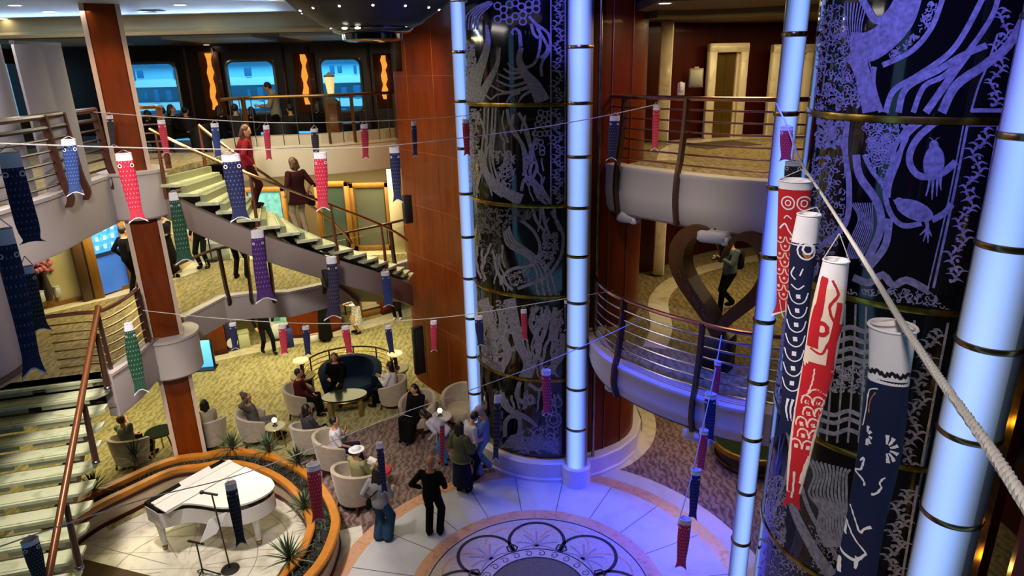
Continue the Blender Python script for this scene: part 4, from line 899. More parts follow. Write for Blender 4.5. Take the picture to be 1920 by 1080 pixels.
# ---- microphone stand, sheet-music stand, floor case
p = G(432, 1068, .012); t = HD(397, 927, hypot(p.x, p.y) - .15)
r = empty('microphone_stand', (p.x, p.y, .012), 0, 'black microphone stand with round base in front of the white piano', 'microphone stand')
b = MB(); b.lathe([(.001, 0), (.15, 0), (.15, .02), (.03, .045), (.001, .045)], n=20); b.build('base', BLACK, r)
tp = Vector((t.x - p.x, t.y - p.y, t.z)); b = MB(); b.tube([(0, 0, .03), tp * .55, tp], .013, 8); b.build('pole', BLACK, r)
b = MB(); b.tube([tp + Vector((-.16, .03, .01)), tp + Vector((.1, -.02, -.01))], .02, 8); b.build('boom', BLACK, r)
b = MB(); b.ell(tp + Vector((-.17, .03, .01)), .035); b.build('microphone', BLACK, r)
p = G(383, 1085, .012); r = empty('music_stand', (p.x, p.y, .012), 0, 'black music stand holding a white open sheet beside the microphone', 'music stand')
tp = Vector((-.02, .02, .72)); b = MB(); b.tube([(0, 0, .1), tp], .013, 8); b.build('pole', BLACK, r)
for k in range(3):
    b = MB(); a = 2.1 * k + .3; b.tube([(0, 0, .2), (cos(a) * .26, sin(a) * .26, .012)], .012, 6); b.build('leg', BLACK, r)
b = MB(); b.tube([tp + Vector((-.14, .02, .02)), tp + Vector((.14, -.03, -.01))], .02, 6); b.build('crossbar', BLACK, r)
q = [G(375, 1018, .85), G(392, 975, 1.12), G(425, 960, 1.1), G(406, 1000, .86)]
b = MB(); q = [Vector((v.x - p.x, v.y - p.y, v.z - .012)) for v in q]; n_ = (q[1] - q[0]).cross(q[2] - q[0]).normalized() * .006
b.add([v + n_ for v in q] + [v - n_ for v in q], [(0, 1, 2, 3), (7, 6, 5, 4), (0, 4, 5, 1), (1, 5, 6, 2), (2, 6, 7, 3), (3, 7, 4, 0)]); tag(b.build('sheet', WHITE, r, smooth=False), 'white open sheet')
# ================================================================ LOUNGE
CHM = mat('chair_cream', 'a89a88', .75, var=.1, vs=10, sheen=.3); LEGM = wood_mat('walnut', '3a1c0e', '4c2816', .4)
def tub(rb, rt, hb, ha, tk, a_open, n=28):
    b = MB(); vs = []; nz = 5
    A = [radians(-90) + radians(-a_open + 2 * a_open * i / n) for i in range(n + 1)]
    for i, a in enumerate(A):
        u = abs(i / n * 2 - 1); h = ha + (hb - ha) * (cos(u * pi / 2) ** .8); z0 = .17
        for k in range(nz): t = k / (nz - 1); rr = rb + (rt - rb) * t ** .8; vs.append((rr * cos(a), rr * sin(a), z0 + (h - z0) * t))
        vs.append(((rt - tk * .5) * cos(a), (rt - tk * .5) * sin(a), h + .022))
        for k in range(nz): t = 1 - k / (nz - 1); rr = rb + (rt - rb) * t ** .8 - tk; vs.append((rr * cos(a), rr * sin(a), z0 + (h - z0) * t))
    K = 2 * nz + 1
    fs = [(i * K + k, (i + 1) * K + k, (i + 1) * K + (k + 1) % K, i * K + (k + 1) % K) for i in range(n) for k in range(K)]
    fs += [tuple(range(K - 1, -1, -1)), tuple(range(n * K, n * K + K))]; b.add(vs, fs); return b
def make_chair():
    r = empty('tub_armchair'); tub(.33, .40, .80, .60, .07, 128).build('shell', CHM, r)
    b = MB(); b.lathe([(.001, .2), (.27, .2), (.315, .24), (.32, .36), (.29, .42), (.2, .44), (.001, .445)], (0, .02, 0), 24); b.build('seat_cushion', CHM, r)
    b = MB(); b.lathe([(.001, .15), (.3, .15), (.31, .2), (.001, .2)], n=24); b.build('seat_frame', LEGM, r)
    for sx, sy in ((1, 1), (-1, 1), (1, -1), (-1, -1)):
        b = MB(); b.cyl((sx * .24, sy * .24, 0), (sx * .21, sy * .21, .17), .02, .03, 8); b.build('leg', LEGM, r)
    return r
chair0 = make_chair(); chair_used = False
CHAIRS = {}
def place_chair(key, px, py, face, label, z=0.0, s=1.0):
    """px,py: ground pixel under the seat; face: plan direction the sitter looks"""
    global chair_used
    o = chair0 if not chair_used else copy_tree(chair0); chair_used = True
    p = G(px, py, z); o.location = (p.x, p.y, z); o.rotation_euler = (0, 0, atan2(-face[0], face[1])); o.scale = (s, s, s)
    tag(o, label, 'armchair', 'cream tub armchairs'); CHAIRS[key] = (p.x, p.y, face); return o
place_chair('old', 252, 872, (.25, 1), 'cream tub armchair behind the planter nearest the open staircase, sitter with raised arm')
place_chair('phone', 398, 838, (-.5, 1), 'cream tub armchair right behind the wood column, seating a dark-haired person')
place_chair('hatman', 483, 828, (.9, .3), 'cream tub armchair left of the small lamp table, seating a person in a grey jacket')
place_chair('hood', 585, 850, (.35, 1), 'cream tub armchair seen from behind, right of the small lamp table')
place_chair('red', 567, 778, (1, .05), 'cream tub armchair left of the glass table, seating a person in a dark red sweater')
place_chair('white', 738, 762, (-1, .2), 'cream tub armchair right of the glass table, its back turned to the wood tower')
place_chair('lady', 787, 808, (-.5, -1), 'cream armchair facing out from the wood tower, seating a long-haired woman in black', s=1.12)
place_chair('empty', 866, 797, (-.4, -1), 'empty pale armchair tucked between the wood tower and the round side table', s=1.15)
place_chair('shirt', 632, 880, (1, .15), 'cream tub armchair seating a man in a white shirt', s=1.08)
place_chair('khaki', 672, 945, (.55, .8), 'cream tub armchair seen from behind, beside the person with a shoulder bag', s=1.12)
# curved navy sofa, its brass screen, side pedestals with lamps
NAVY = mat('navy_velvet', '081c34', .85, spec=.2, var=.1, vs=8)
sp = G(662, 742); sr = empty('curved_sofa', (sp.x, sp.y, 0), radians(-174), 'navy velvet curved sofa behind the oval glass table', 'sofa')
o = tub(.44, .5, .95, .62, .12, 118, 34); o.v = [(x * 1.62, y * 1.15, z) for x, y, z in o.v]; o.build('backrest', NAVY, sr)
b = MB(); b.lathe([(.001, .12), (.36, .12), (.4, .2), (.41, .38), (.37, .44), (.001, .45)], (0, .04, 0), 28, sx=1.65, sy=1.1); b.build('seat', NAVY, sr)
for sx in (-.5, .5):
    b = MB(); b.cyl((sx, .2, 0), (sx, .2, .14), .025); b.build('leg', LEGM, sr)
    b = MB(); b.cyl((sx, -.3, 0), (sx, -.3, .14), .025); b.build('leg', LEGM, sr)
r = empty('curved_screen', (sp.x, sp.y, 0), radians(-174), 'curved brass rail screen standing behind the navy sofa', 'screen')
for k in range(6):
    b = MB(); z = .38 + k * .13; b.tube([(1.12 * cos(a), .95 * sin(a) + .1, z) for a in [radians(-90 - 100 + 200 * i / 30) for i in range(31)]], .016 if k < 5 else .024, 6); b.build('rail', mat('screen_brass', 'b9a04c', .3, .8) if k < 5 else LEGM, r)
for k in range(7):
    a = radians(-90 - 100 + 200 * k / 6); b = MB(); b.cyl((1.12 * cos(a), .95 * sin(a) + .1, 0), (1.12 * cos(a), .95 * sin(a) + .1, 1.03), .02); b.build('post', LEGM, r)
def pedestal(px, py, lab, lampl):
    p = G(px, py); r = empty('lamp_pedestal', (p.x, p.y, 0), 0, lab, 'pedestal')
    b = MB(); b.lathe([(.001, 0), (.26, 0), (.26, .06), (.23, .08), (.23, .68), (.001, .68)], n=24); b.build('drum', WOODD, r)
    b = MB(); b.lathe([(.001, .68), (.3, .68), (.31, .7), (.3, .73), (.001, .73)], n=28); b.build('top', mat('olive_top', '76622a', .35), r)
    l = empty('table_lamp', (p.x, p.y, .73), 0, lampl, 'lamp')
    b = MB(); b.lathe([(.001, 0), (.09, 0), (.09, .03), (.05, .05), (.045, .3), (.06, .33), (.001, .33)], n=16); b.build('stem', BLACKG, l)
    b = MB(); b.lathe([(.05, .33), (.12, .36), (.2, .41), (.19, .44), (.1, .42), (.001, .4)], n=24); b.build('shade', mat('milk_shade', 'd8cf9a', .4, emit='ffe9a8', es=.5), l)
pedestal(574, 752, 'dark round pedestal left of the navy sofa, carrying a pale mushroom lamp', 'pale mushroom lamp with black stem left of the navy sofa')
pedestal(747, 738, 'dark round pedestal at the right end of the brass screen, carrying a lamp', 'olive-shaded lamp with dark stem right of the navy sofa')
p = G(650, 778); r = empty('glass_coffee_table', (p.x, p.y, 0), radians(12), 'oval glass coffee table on brass legs in front of the navy sofa', 'table')
TGL = mat('green_glass', '1c2a20', .12, spec=.35)
b = MB(); b.lathe([(.001, .52), (.5, .52), (.51, .535), (.5, .55), (.001, .55)], n=36, sx=1.08, sy=.66); b.build('glass_top', TGL, r)
b = MB(); b.tube([(.53 * cos(a), .34 * sin(a), .5) for a in [2 * pi * i / 32 for i in range(32)]], .02, 6, closed=True); b.build('rim', BRASS, r)
for sx, sy in ((-.36, -.16), (.36, -.16), (-.36, .16), (.36, .16)):
    b = MB(); b.bbox((sx, sy, .25), (.11, .09, .5), .02); b.build('leg', mat('brushed_gold', '9a8a58', .35, .7), r)
def side_table(px, py, label, topm, h=.55, rr=.22, ball=None):
    p = G(px, py); r = empty('side_table', (p.x, p.y, 0), 0, label, 'table')
    b = MB(); b.lathe([(.001, h - .03), (rr, h - .03), (rr + .015, h - .015), (rr, h), (.001, h)], n=28); b.build('top', topm, r)
    for k in range(3):
        a = 2.1 * k; b = MB(); b.tube([(cos(a) * rr * .45, sin(a) * rr * .45, h - .03), (cos(a) * rr * .8, sin(a) * rr * .8, 0)], .018, 6); b.build('leg', BRASS if ball != 'white' else WHITE, r)
    if ball:
        l = empty('globe_lamp', (p.x, p.y, h), 0, ball if ball != 'white' else 'small round white lamp on the white side table', 'lamp')
        b = MB(); b.lathe([(.001, 0), (.06, 0), (.06, .015), (.02, .03), (.02, .09), (.001, .09)], n=14); b.build('base', BLACKG, l)
        b = MB(); b.ell((0, 0, .14), .06); b.build('globe', mat('globe_glow', 'f0ecd8', .3, emit='fff2cc', es=1.2), l)
side_table(522, 838, 'small round side table with a globe lamp between the two armchairs behind the planter', mat('pale_top', '9a9272', .3), ball='tiny glowing globe lamp on the side table behind the planter')
side_table(828, 822, 'round white side table in front of the empty pale armchair', mat('white_top', 'c9c4c8', .25), .58, .25, 'white')
side_table(308, 848, 'round glass side table half hidden by the wood column', TGL, .55, .3)
# low curved brass-edged counter under the right balcony
p = G(1382, 878); r = empty('glass_counter', (p.x + .4, p.y + .3, 0), 0, 'low curved glass counter with yellow brass edges under the middle right balcony', 'counter')
b = MB(); b.lathe([(.8, .42), (.86, .42), (.86, .52), (.8, .52), (.8, .42)], n=40); b.build('rim', GOLDB, r)
b = MB(); b.lathe([(.001, .44), (.8, .44), (.8, .5), (.001, .5)], n=40); b.build('glass_top', TGL, r)
b = MB(); b.lathe([(.001, 0), (.72, 0), (.76, .42), (.001, .42)], n=40); b.build('body', mat('counter_dark', '2c2618', .4), r)
b = MB(); b.lathe([(.73, .1), (.76, .1), (.77, .16), (.74, .16), (.73, .1)], n=40); b.build('band', GOLDB, r)
# ================================================================ HEART FRAME ON THE MIDDLE RIGHT DECK
hp = Vector((3.42, 10.15)); hr = empty('heart_photo_frame', (hp.x, hp.y, D2), atan2(.5, .87) * -1.0 , 'big brown heart-shaped photo frame on a dark block behind the middle right rail', 'photo frame')
hr.rotation_euler = (0, 0, radians(-38))
def heart(s, n=48):
    P = []
    for i in range(n):
        t = 2 * pi * i / n; x = 16 * sin(t) ** 3; y = 13 * cos(t) - 5 * cos(2 * t) - 2 * cos(3 * t) - cos(4 * t); P.append((x / 16 * s[0], y / 16 * s[1] + s[2]))
    return P
HO, HI = heart((.88, 1.1, 1.62)), heart((.62, .84, 1.66)); n = len(HO); b = MB(); vs = []
for y in (-.2, .2): vs += [(x, y, z) for x, z in HO] + [(x, y, z) for x, z in HI]
fs = []
for i in range(n):
    j = (i + 1) % n
    fs += [(i, j, n + j, n + i), (3 * n + i, 3 * n + j, 2 * n + j, 2 * n + i), (2 * n + i, 2 * n + j, j, i), (n + i, n + j, 3 * n + j, 3 * n + i)]
b.add(vs, fs); b.build('heart_ring', wood_mat('heart_brown', '4a2c12', '5c3a1a', .5), hr, bevel=.012)
b = MB(); b.bbox((0, 0, .3), (.5, .42, .6), .03); b.build('base_block', mat('dark_block', '221710', .5), hr)
b = MB(); rg2 = random.Random(5)
for k in range(11):                                  # raised lettering too small to read
    t = k / 10; x = -.68 + .5 * t; z = 1.62 - .66 * t
    for q in range(3): b.box((x + rg2.uniform(-.025, .025), -.205, z + rg2.uniform(-.025, .025)), rg2.choice([(.012, .012, .06), (.045, .012, .012), (.014, .012, .045)]))
b.build('relief_lettering', mat('relief_purple', '6b4a3c', .4), hr, smooth=False)
# ================================================================ LIFT LOBBY, UPPER RIGHT
DOORB = mat('lift_bronze', '6b5426', .3, .6)
def lift(n, px0, px1, pyt, y, wall_n, name):
    a, c = HY(px0, pyt, y), HY(px1, pyt, y); w = (c - a).length; x = (a.x + c.x) / 2; h = a.z - D3
    r = empty(name, (x, y - .02, D3), radians(12), kind='structure')
    for s in (-1, 1): b = MB(); b.bbox((s * (w / 2 - .1), 0, h / 2), (.2, .16, h), .02); b.build('door_jamb', CREAMM, r)
    b = MB(); b.bbox((0, 0, h - .1), (w, .18, .2), .02); b.build('door_head', CREAMM, r)
    for s in (-1, 1): b = MB(); b.box((s * (w / 2 - .22), .08, h / 2 - .1), (.06, .1, h - .2)); b.build('door_reveal', CREAMM, r, smooth=False)
    for s in (-1, 1): b = MB(); b.box((s * (w - .44) / 4, .1, (h - .2) / 2), ((w - .44) / 2 - .008, .03, h - .2)); b.build('door_leaf', DOORB, r, smooth=False)
lift(1, 1326, 1407, 82, 16.35, 0, 'door_1'); lift(2, 1444, 1530, 84, 16.55, 0, 'door_2')
b = MB(); p = G(1243, 271, D3); b.bbox((p.x, p.y + .1, D3 + 1.3), (.27, .2, 2.6), .02, radians(-15)); struct(b.build('trim_lift_pilaster', CREAMM))
b = MB(); p = G(1236, 520, D2); b.bbox((p.x, p.y + .1, D2 + 1.2), (.26, .2, 2.3), .02, radians(-15)); struct(b.build('trim_heart_pilaster', CREAMM))
def wallbox(name, px, py, y, d, m, label, cat, extra=None, rz=-.3):
    p = HY(px, py, y); r = empty(name, tuple(p), rz, label, cat); b = MB(); b.bbox((0, 0, 0), d, .015); b.build('case', m, r)
    if extra:
        for (c, dd, mm, nm) in extra: q = MB(); q.bbox(c, dd, .006); q.build(nm, mm, r)
    return r
wallbox('wall_telephone', 1277, 167, 15.75, (.16, .09, .28), CREAM, 'cream wall telephone on the dark wood beside the lift', 'telephone', [((.0, -.06, .06), (.06, .05, .2), WHITE, 'handset'), ((0, -.05, -.12), (.1, .03, .04), GREY, 'cradle')])
wallbox('notice_frame', 1305, 146, 16.0, (.32, .05, .42), mat('notice_grey', '8a8478', .4), 'small pale notice board on the wood wall left of the first lift', 'notice board', [((0, -.03, 0), (.26, .02, .34), mat('notice_paper', 'a8a596', .5), 'sheet'), ((0, 0, .22), (.1, .04, .05), GREY, 'clip')])
# ---- projector-like boxes below the upper right balcony
def fasciabox(px, py, d, label, w):
    p = HD(px, py, d); r = empty('light_box', tuple(p), radians(-35), label, 'lamp box', 'white boxes under the balconies')
    b = MB(); b.bbox((0, 0, 0), (w, .3, .2), .04); b.build('body', mat('box_white', 'b7b0b8', .45), r); b = MB(); b.bbox((w * .42, -.02, -.04), (.12, .26, .14), .02); b.build('lens_hood', mat('hood_grey', 'c6c0c8', .35), r)
    b = MB(); b.cyl((0, 0, .08), (0, 0, .22), .02); b.build('bracket', BRONZE, r)
fasciabox(1178, 405, 11.9, 'small white box lamp under the far end of the upper right balcony', .36)
fasciabox(1340, 442, 10.7, 'long white box lamp under the upper right balcony, above the heart frame', .5)
fasciabox(1155, 722, 10.9, 'small white box lamp under the far end of the middle right balcony', .34)
fasciabox(1310, 812, 9.6, 'long white box lamp under the middle right balcony', .44)
# ================================================================ UPPER LOUNGE
AMB = mat('amber_onyx', 'd08a2a', .4, emit='ffa53c', es=.7, var=.6, vs=9)
for i, (px, py0, py1) in enumerate(((388, 100, 206), (566, 102, 196), (717, 104, 186))):
    p, q = HY(px, py0, 20.86), HY(px, py1, 20.86); r = empty('amber_wall_light', (p.x, 20.86, q.z), 0, ('tall glowing amber panel between the first and second lounge windows', 'tall glowing amber panel between the second and third lounge windows', 'tall glowing amber panel beside the wood tower')[i], 'wall light', 'amber wall lights of the upper lounge')
    h = p.z - q.z; b = MB()
    pts = [(-.09 + .05 * k / 9 + .03 * sin(k * 1.9 + i), 0, h * k / 9) for k in range(10)]; pr = [(.05 + .05 * k / 9 + .035 * sin(k * 2.3 + i * 2), 0, h * k / 9) for k in range(10)]
    vs = [(x, -.03, z) for x, _, z in pts] + [(x, -.03, z) for x, _, z in pr] + [(x, .03, z) for x, _, z in pts] + [(x, .03, z) for x, _, z in pr]
    b.add(vs, [(k, 10 + k, 11 + k, k + 1) for k in range(9)] + [(20 + k, 21 + k, 31 + k, 30 + k) for k in range(9)] + [(k, k + 1, 21 + k, 20 + k) for k in range(9)] + [(10 + k, 30 + k, 31 + k, 11 + k) for k in range(9)] + [(9, 19, 39, 29), (0, 20, 30, 10)])
    b.build('glass_panel', AMB, r)
    b = MB(); b.bbox((0, .06, h / 2 - .1), (.62, .04, h + .3), .01); b.build('backing_panel', wood_mat('amber_back', '5a2f10', '6e3c16', .4), r)
p = G(640, 262, D3); r = empty('lamp_post_pedestal', (p.x, 17.45, D3 - .3), 0, 'square wood pedestal with a cone lamp at the rail of the upper lounge', 'pedestal lamp')
b = MB(); b.bbox((0, 0, .62), (.34, .34, 1.24), .02); b.build('pedestal', wood_mat('pedestal_wood', '4e2c14', '64391a', .4), r)
b = MB(); b.lathe([(.24, 1.240), (.26, 1.270), (.22, 1.310), (.08, 1.410), (.05, 1.440), (.001, 1.440)], n=4, a0=pi / 4, a1=2 * pi + pi / 4); b.build('cap', mat('pedestal_cap', '46403a', .4), r)
b = MB(); b.lathe([(.05, 1.440), (.08, 1.500), (.13, 1.900), (.12, 1.910), (.06, 1.540), (.001, 1.520)], n=20); b.build('lamp_shade', mat('cone_shade', 'd8cfa0', .4, emit='ffe6a0', es=.55), r)
b = MB(); b.lathe([(.13, 1.910), (.14, 1.940), (.06, 1.980), (.001, 2.040)], n=20); b.build('finial', STEEL, r)
# pale folding curtain at the far left with a slit of daylight
CUR = mat('grey_curtain', '9a959c', .8, var=.05, vs=2)
def curtain(pts, z0, z1, label):
    r = empty('folding_curtain', (pts[0][0], pts[0][1], z0), 0, label, 'curtain', 'pale folding curtains'); P = smooth_path(pts, 10); Q = []
    for i in range(len(P)):
        a = Vector(P[min(i + 1, len(P) - 1)]) - Vector(P[max(i - 1, 0)]); a.normalize(); o = .04 * abs(sin(i * pi / 10)); Q.append((P[i][0] + a.y * o, P[i][1] - a.x * o))
    b = MB(); b.strip(Q, [(-.03, z0), (.03, z0), (.03, z1), (-.03, z1)]); b.build('cloth', CUR, r); b = MB(); b.strip(P, [(-.04, z1), (.04, z1), (.04, z1 + .05), (-.04, z1 + .05)]); b.build('track', BLACK, r); home(r)
a, c, d, e = HY(-20, 200, 9.7), HY(40, 200, 10.1), HY(54, 200, 10.2), HY(136, 200, 11.2)
curtain([(a.x - 1.2, 9.0), (a.x, 9.7), (c.x - .12, c.y)], D3 + .01, 8.52, 'pale grey folding curtain at the left edge of the upper gallery')
curtain([(d.x - .02, d.y), ((d.x + e.x) / 2, 10.75), (e.x, e.y)], D3 + .01, 8.52, 'pale grey folding curtain right of the slit of daylight')
# dark chairs and little tables of the lounge
DK = mat('lounge_dark', '17120f', .6); DTP = mat('lounge_table', '3a2418', .3)
def lchair():
    r = empty('lounge_chair'); o = tub(.27, .32, .82, .6, .05, 110, 16); o.build('shell', DK, r)
    b = MB(); b.lathe([(.001, .3), (.26, .3), (.27, .42), (.001, .45)], n=16); b.build('seat', DK, r)
    for sx, sy in ((1, 1), (-1, 1), (1, -1), (-1, -1)): b = MB(); b.cyl((sx * .2, sy * .2, 0), (sx * .18, sy * .18, .3), .016); b.build('leg', DK, r)
    return r
lc0 = lchair(); k = 0
LCH = [(-10.3, 17.6, 'first dark lounge chair from the left behind the upper rail'), (-9.2, 17.9, 'second dark lounge chair from the left behind the upper rail'), (-8.0, 17.7, 'third dark lounge chair from the left behind the upper rail'), (-6.9, 18.0, 'fourth dark lounge chair from the left behind the upper rail'), (-5.9, 17.8, 'dark lounge chair left of the pedestal lamp'), (-3.4, 18.2, 'dark lounge chair right of the pedestal lamp'), (-10.6, 19.6, 'dark lounge chair under the first lounge window'), (-7.8, 19.7, 'dark lounge chair under the second lounge window'), (-4.6, 19.6, 'dark lounge chair under the third lounge window')]
for x, y, lb in LCH:
    o = lc0 if k == 0 else copy_tree(lc0); k += 1; o.location = (x, y, D3 - .3); o.rotation_euler = (0, 0, rg.uniform(0, 6)); tag(o, lb, 'chair', 'dark chairs of the upper lounge')
for k, (x, y, lb) in enumerate(((-9.7, 18.8, 'round dark table under the first lounge window'), (-7.3, 18.8, 'round dark table under the second lounge window'), (-4.4, 18.6, 'round dark table under the third lounge window'))):
    r = empty('lounge_table', (x, y, D3 - .3), 0, lb, 'table', 'dark tables of the upper lounge'); b = MB(); b.lathe([(.001, .66), (.34, .66), (.34, .7), (.001, .7)], n=20); b.build('top', DTP, r); b = MB(); b.lathe([(.001, 0), (.2, 0), (.03, .04), (.03, .66), (.001, .66)], n=14); b.build('pedestal', DK, r)
# black speakers on the walls
def speaker(px, py0, py1, d, w, label):
    a, c = HD(px, py0, d), HD(px, py1, d); r = empty('wall_speaker', ((a.x + c.x) / 2, (a.y + c.y) / 2, c.z), radians(40), label, 'speaker', 'black wall speakers'); h = a.z - c.z
    b = MB(); b.bbox((0, 0, h / 2), (w, .14, h), .012); b.build('cabinet', BLACK, r); b = MB(); b.bbox((0, -.075, h / 2), (w * .82, .015, h * .92), .004); b.build('grille', mat('grille', '17161a', .7), r)
speaker(764, 366, 418, 15.35, .2, 'small black speaker on the left edge of the wood tower'); speaker(785, 612, 700, 15.7, .28, 'tall black speaker low on the left edge of the wood tower'); speaker(743, 72, 134, 15.6, .2, 'black speaker at the top left edge of the wood tower')
speaker(611, 506, 538, 13.3, .1, 'slim black speaker on the taupe side of the curved stair')
# ---- ceiling downlights and vents
DL = mat('downlight_glow', 'fff4e0', .4, emit='fff0d8', es=9); DRM = mat('downlight_ring', 'c9c4bc', .4)
for k, (px, py, z) in enumerate([(28, 10, 9.22), (92, 22, 9.22), (4, 35, 9.22), (126, 36, 9.22), (337, 9, 9.22), (367, 23, 9.22), (315, 34, 9.22), (425, 37, 9.22), (545, 29, 9.22), (568, 44, 9.22), (387, 84, 8.86), (530, 88, 8.86), (1247, 6, 8.92), (1433, 16, 8.92)]):
    p = G(px, py, z); r = empty('downlight', (p.x, p.y, z), 0, 'round recessed ceiling downlight', 'downlight', 'round recessed ceiling downlights'); b = MB(); b.lathe([(.09, -.003), (.12, -.008), (.13, 0)], n=20); b.build('trim_ring', DRM, r); b = MB(); b.lathe([(.001, -.004), (.09, -.004)], n=20); b.build('lens', DL, r)
p = G(285, 20, 9.22); r = empty('ceiling_vent', (p.x, p.y, 9.22), 0, 'round grey vent among the downlights of the upper left ceiling', 'vent')
for q in range(3): b = MB(); b.lathe([(.06 + .07 * q, 0), (.1 + .07 * q, -.02), (.11 + .07 * q, -.02), (.08 + .07 * q, 0)], n=24); b.build('vane', mat('vent_grey', '7d8890', .4), r)
# ---- chandelier
cp = HY(698, 60, 8.6); r = empty('chandelier', (cp.x, cp.y, 8.38), 0, 'big dark tiered chandelier with pale glass dishes at the top of the picture', 'chandelier')
b = MB(); b.lathe([(.001, 0), (.3, 0), (.36, .02), (.36, .08), (.46, .1), (.5, .14), (.5, .17), (.001, .17)], n=40); b.build('lower_tier', BLACKG, r)
b = MB(); b.lathe([(.5, .15), (.62, .2), (.66, .24), (.86, .36), (.98, .46), (1.0, .5), (.9, .52), (.6, .5)], n=48); b.build('dark_bowl', mat('chandelier_black', '0a080e', .4), r)
PDG = mat('pale_dish', 'c9c2b0', .35, emit='ffe2a8', es=.22)
b = MB(); b.lathe([(.7, .47), (1.02, .49), (1.4, .53), (1.74, .62), (1.78, .65), (1.72, .66), (1.3, .6), (.6, .55)], n=56); b.build('glass_dish', PDG, r)
b = MB(); b.lathe([(.98, .48), (1.03, .5), (1.03, .54), (.98, .54)], n=48); b.build('bronze_rim', BRONZE, r)
for k in range(14):
    a = 2 * pi * k / 14; b = MB(); b.ell((.82 * cos(a), .82 * sin(a), .345), .018, 8, 5); b.build('tiny_bulb', mat('tiny_bulb', 'ffffff', .3, emit='e8ecff', es=6), r)
for k in (-.07, .08): b = MB(); b.ell((k - .15, -.49, .13), (.035, .015, .014), 8, 5); b.build('spot_bulb', MATS['downlight_glow'], r)
b = MB(); b.cyl((0, 0, .5), (0, 0, TOP - 8.38), .12); b.build('stem', BRONZE, r)
# ================================================================ SHOPS
def flat(name, pxs, z0, z1, y, m, tk=.06): pass
FRW = wood_mat('shop_oak', '7a5420', '93682c', .4); SGL = mat('shop_glass', '3c4a42', .08, spec=.7, coat=.3)
# deck two, left wall: cream panels, display window, glowing blue shop door
wall('wall_landing', LWB, D2, D3 - .6, mat('shop_cream', 'bdb183', .6, var=.05, vs=3))
wall('wall_landing_back', [(-9.2, 19.2), (-2.4, 18.9)], D2, D3 - .6, mat('shop_back', '6a5a3c', .6))
def along(px, py): p = G(px, py, D2); return p
def post(px, py, w, m, name, h=2.45, d=.12): p = along(px, py); b = MB(); b.bbox((p.x, p.y - .04, D2 + h / 2), (w, d, h), .01, radians(50)); struct(b.build(name, m))
post(168, 563, .2, mat('rusty_oak', '4a2f14', .5), 'trim_landing_post'); post(189, 558, .2, FRW, 'trim_landing_post.001'); post(252, 538, .14, FRW, 'trim_landing_post.002'); post(112, 568, .1, FRW, 'trim_landing_post.003', d=.2)
b = MB(); b.strip(LWB[0:5], [(-.02, D2), (.05, D2), (.05, D2 + .1), (-.02, D2 + .1)]); struct(b.build('trim_landing_skirting', FRW))
p, q = along(196, 555), along(252, 536); r = empty('shop_door', ((p.x + q.x) / 2, (p.y + q.y) / 2 - .05, D2), atan2(q.y - p.y, q.x - p.x), 'shop door glowing bright blue on the middle landing, left of the wood column', 'door'); w = (q - p).length
b = MB(); b.box((0, 0, .5), (w, .05, .9)); b.build('lower_panel', mat('door_blue', '3c6cc0', .3, emit='3c78e0', es=.35), r, smooth=False); b = MB(); b.box((0, 0, 1.6), (w, .05, 1.3)); b.build('lit_glass', mat('door_lit_blue', '3c86ff', .2, emit='2f7dff', es=1.0, var=.6, vs=9), r, smooth=False)
b = MB(); b.box((0, -.03, .98), (w, .04, .09)); b.build('push_bar', mat('door_bar', '1c2e50', .4), r, smooth=False)
b = MB()
for k in range(5):
    for j in range(3): b.box((-.3 + j * .2 + k * .03, -.03, 1.15 + k * .2), (.08, .01, .1), 0)
b.build('etched_letters', mat('door_pale', '9cc4ff', .4, emit='8abaff', es=.6), r, smooth=False)
p, q = along(60, 587), along(112, 570); r = empty('display_window', ((p.x + q.x) / 2, (p.y + q.y) / 2 - .04, D2), atan2(q.y - p.y, q.x - p.x), 'shop display window with pink flowers at the left of the middle landing', 'display window'); w = (q - p).length
b = MB(); b.box((0, 0, 1.1), (w, .05, 1.9)); b.build('dark_glass', mat('display_dark', '2c2620', .15), r, smooth=False)
b = MB(); b.box((0, -.03, .14), (w, .08, .1)); b.build('sill', FRW, r, smooth=False)
DWm = Matrix.Translation(r.location) @ Matrix.Rotation(r.rotation_euler.z, 4, 'Z')
def indoors(name, loc, label, cat, group=None): v = DWm @ Vector(loc); return empty(name, tuple(v), r.rotation_euler.z, label, cat, group)
f = indoors('flower_bouquet', (.1, -.1, .6), 'dusty pink flower bouquet standing in the shop display window', 'flowers')
b = MB()
for k in range(26): b.ell((rg.uniform(-.2, .22), rg.uniform(-.03, .03), .35 + rg.uniform(-.12, .14)), rg.uniform(.03, .06), 8, 5)
b.build('blossoms', mat('dusty_pink', 'b0606a', .7), f); b = MB(); b.lathe([(.001, -.41), (.07, -.41), (.09, -.1), (.05, .15), (.06, .2), (.001, .2)], n=16); b.build('vase', mat('dark_vase', '3a302c', .3), f)
for k in range(4):
    f = indoors('gift_box', (-.25 + k * .18, -.1, .19), ('pale gift box at the far end of the display window row', 'second pale gift box in the display window row', 'third pale gift box in the display window row', 'pale gift box below the pink flowers in the display window')[k], 'box', 'pale gift boxes in the display window')
    b = MB(); b.bbox((0, 0, .14), (.13, .1, .28 - .03 * (k % 2)), .02); b.build('box', mat('pale_box', 'bcc0bc', .5), f); b = MB(); b.bbox((0, 0, .27 - .015 * (k % 2)), (.135, .105, .03), .006); b.build('lid', mat('box_lid', 'a4a8a4', .5), f)
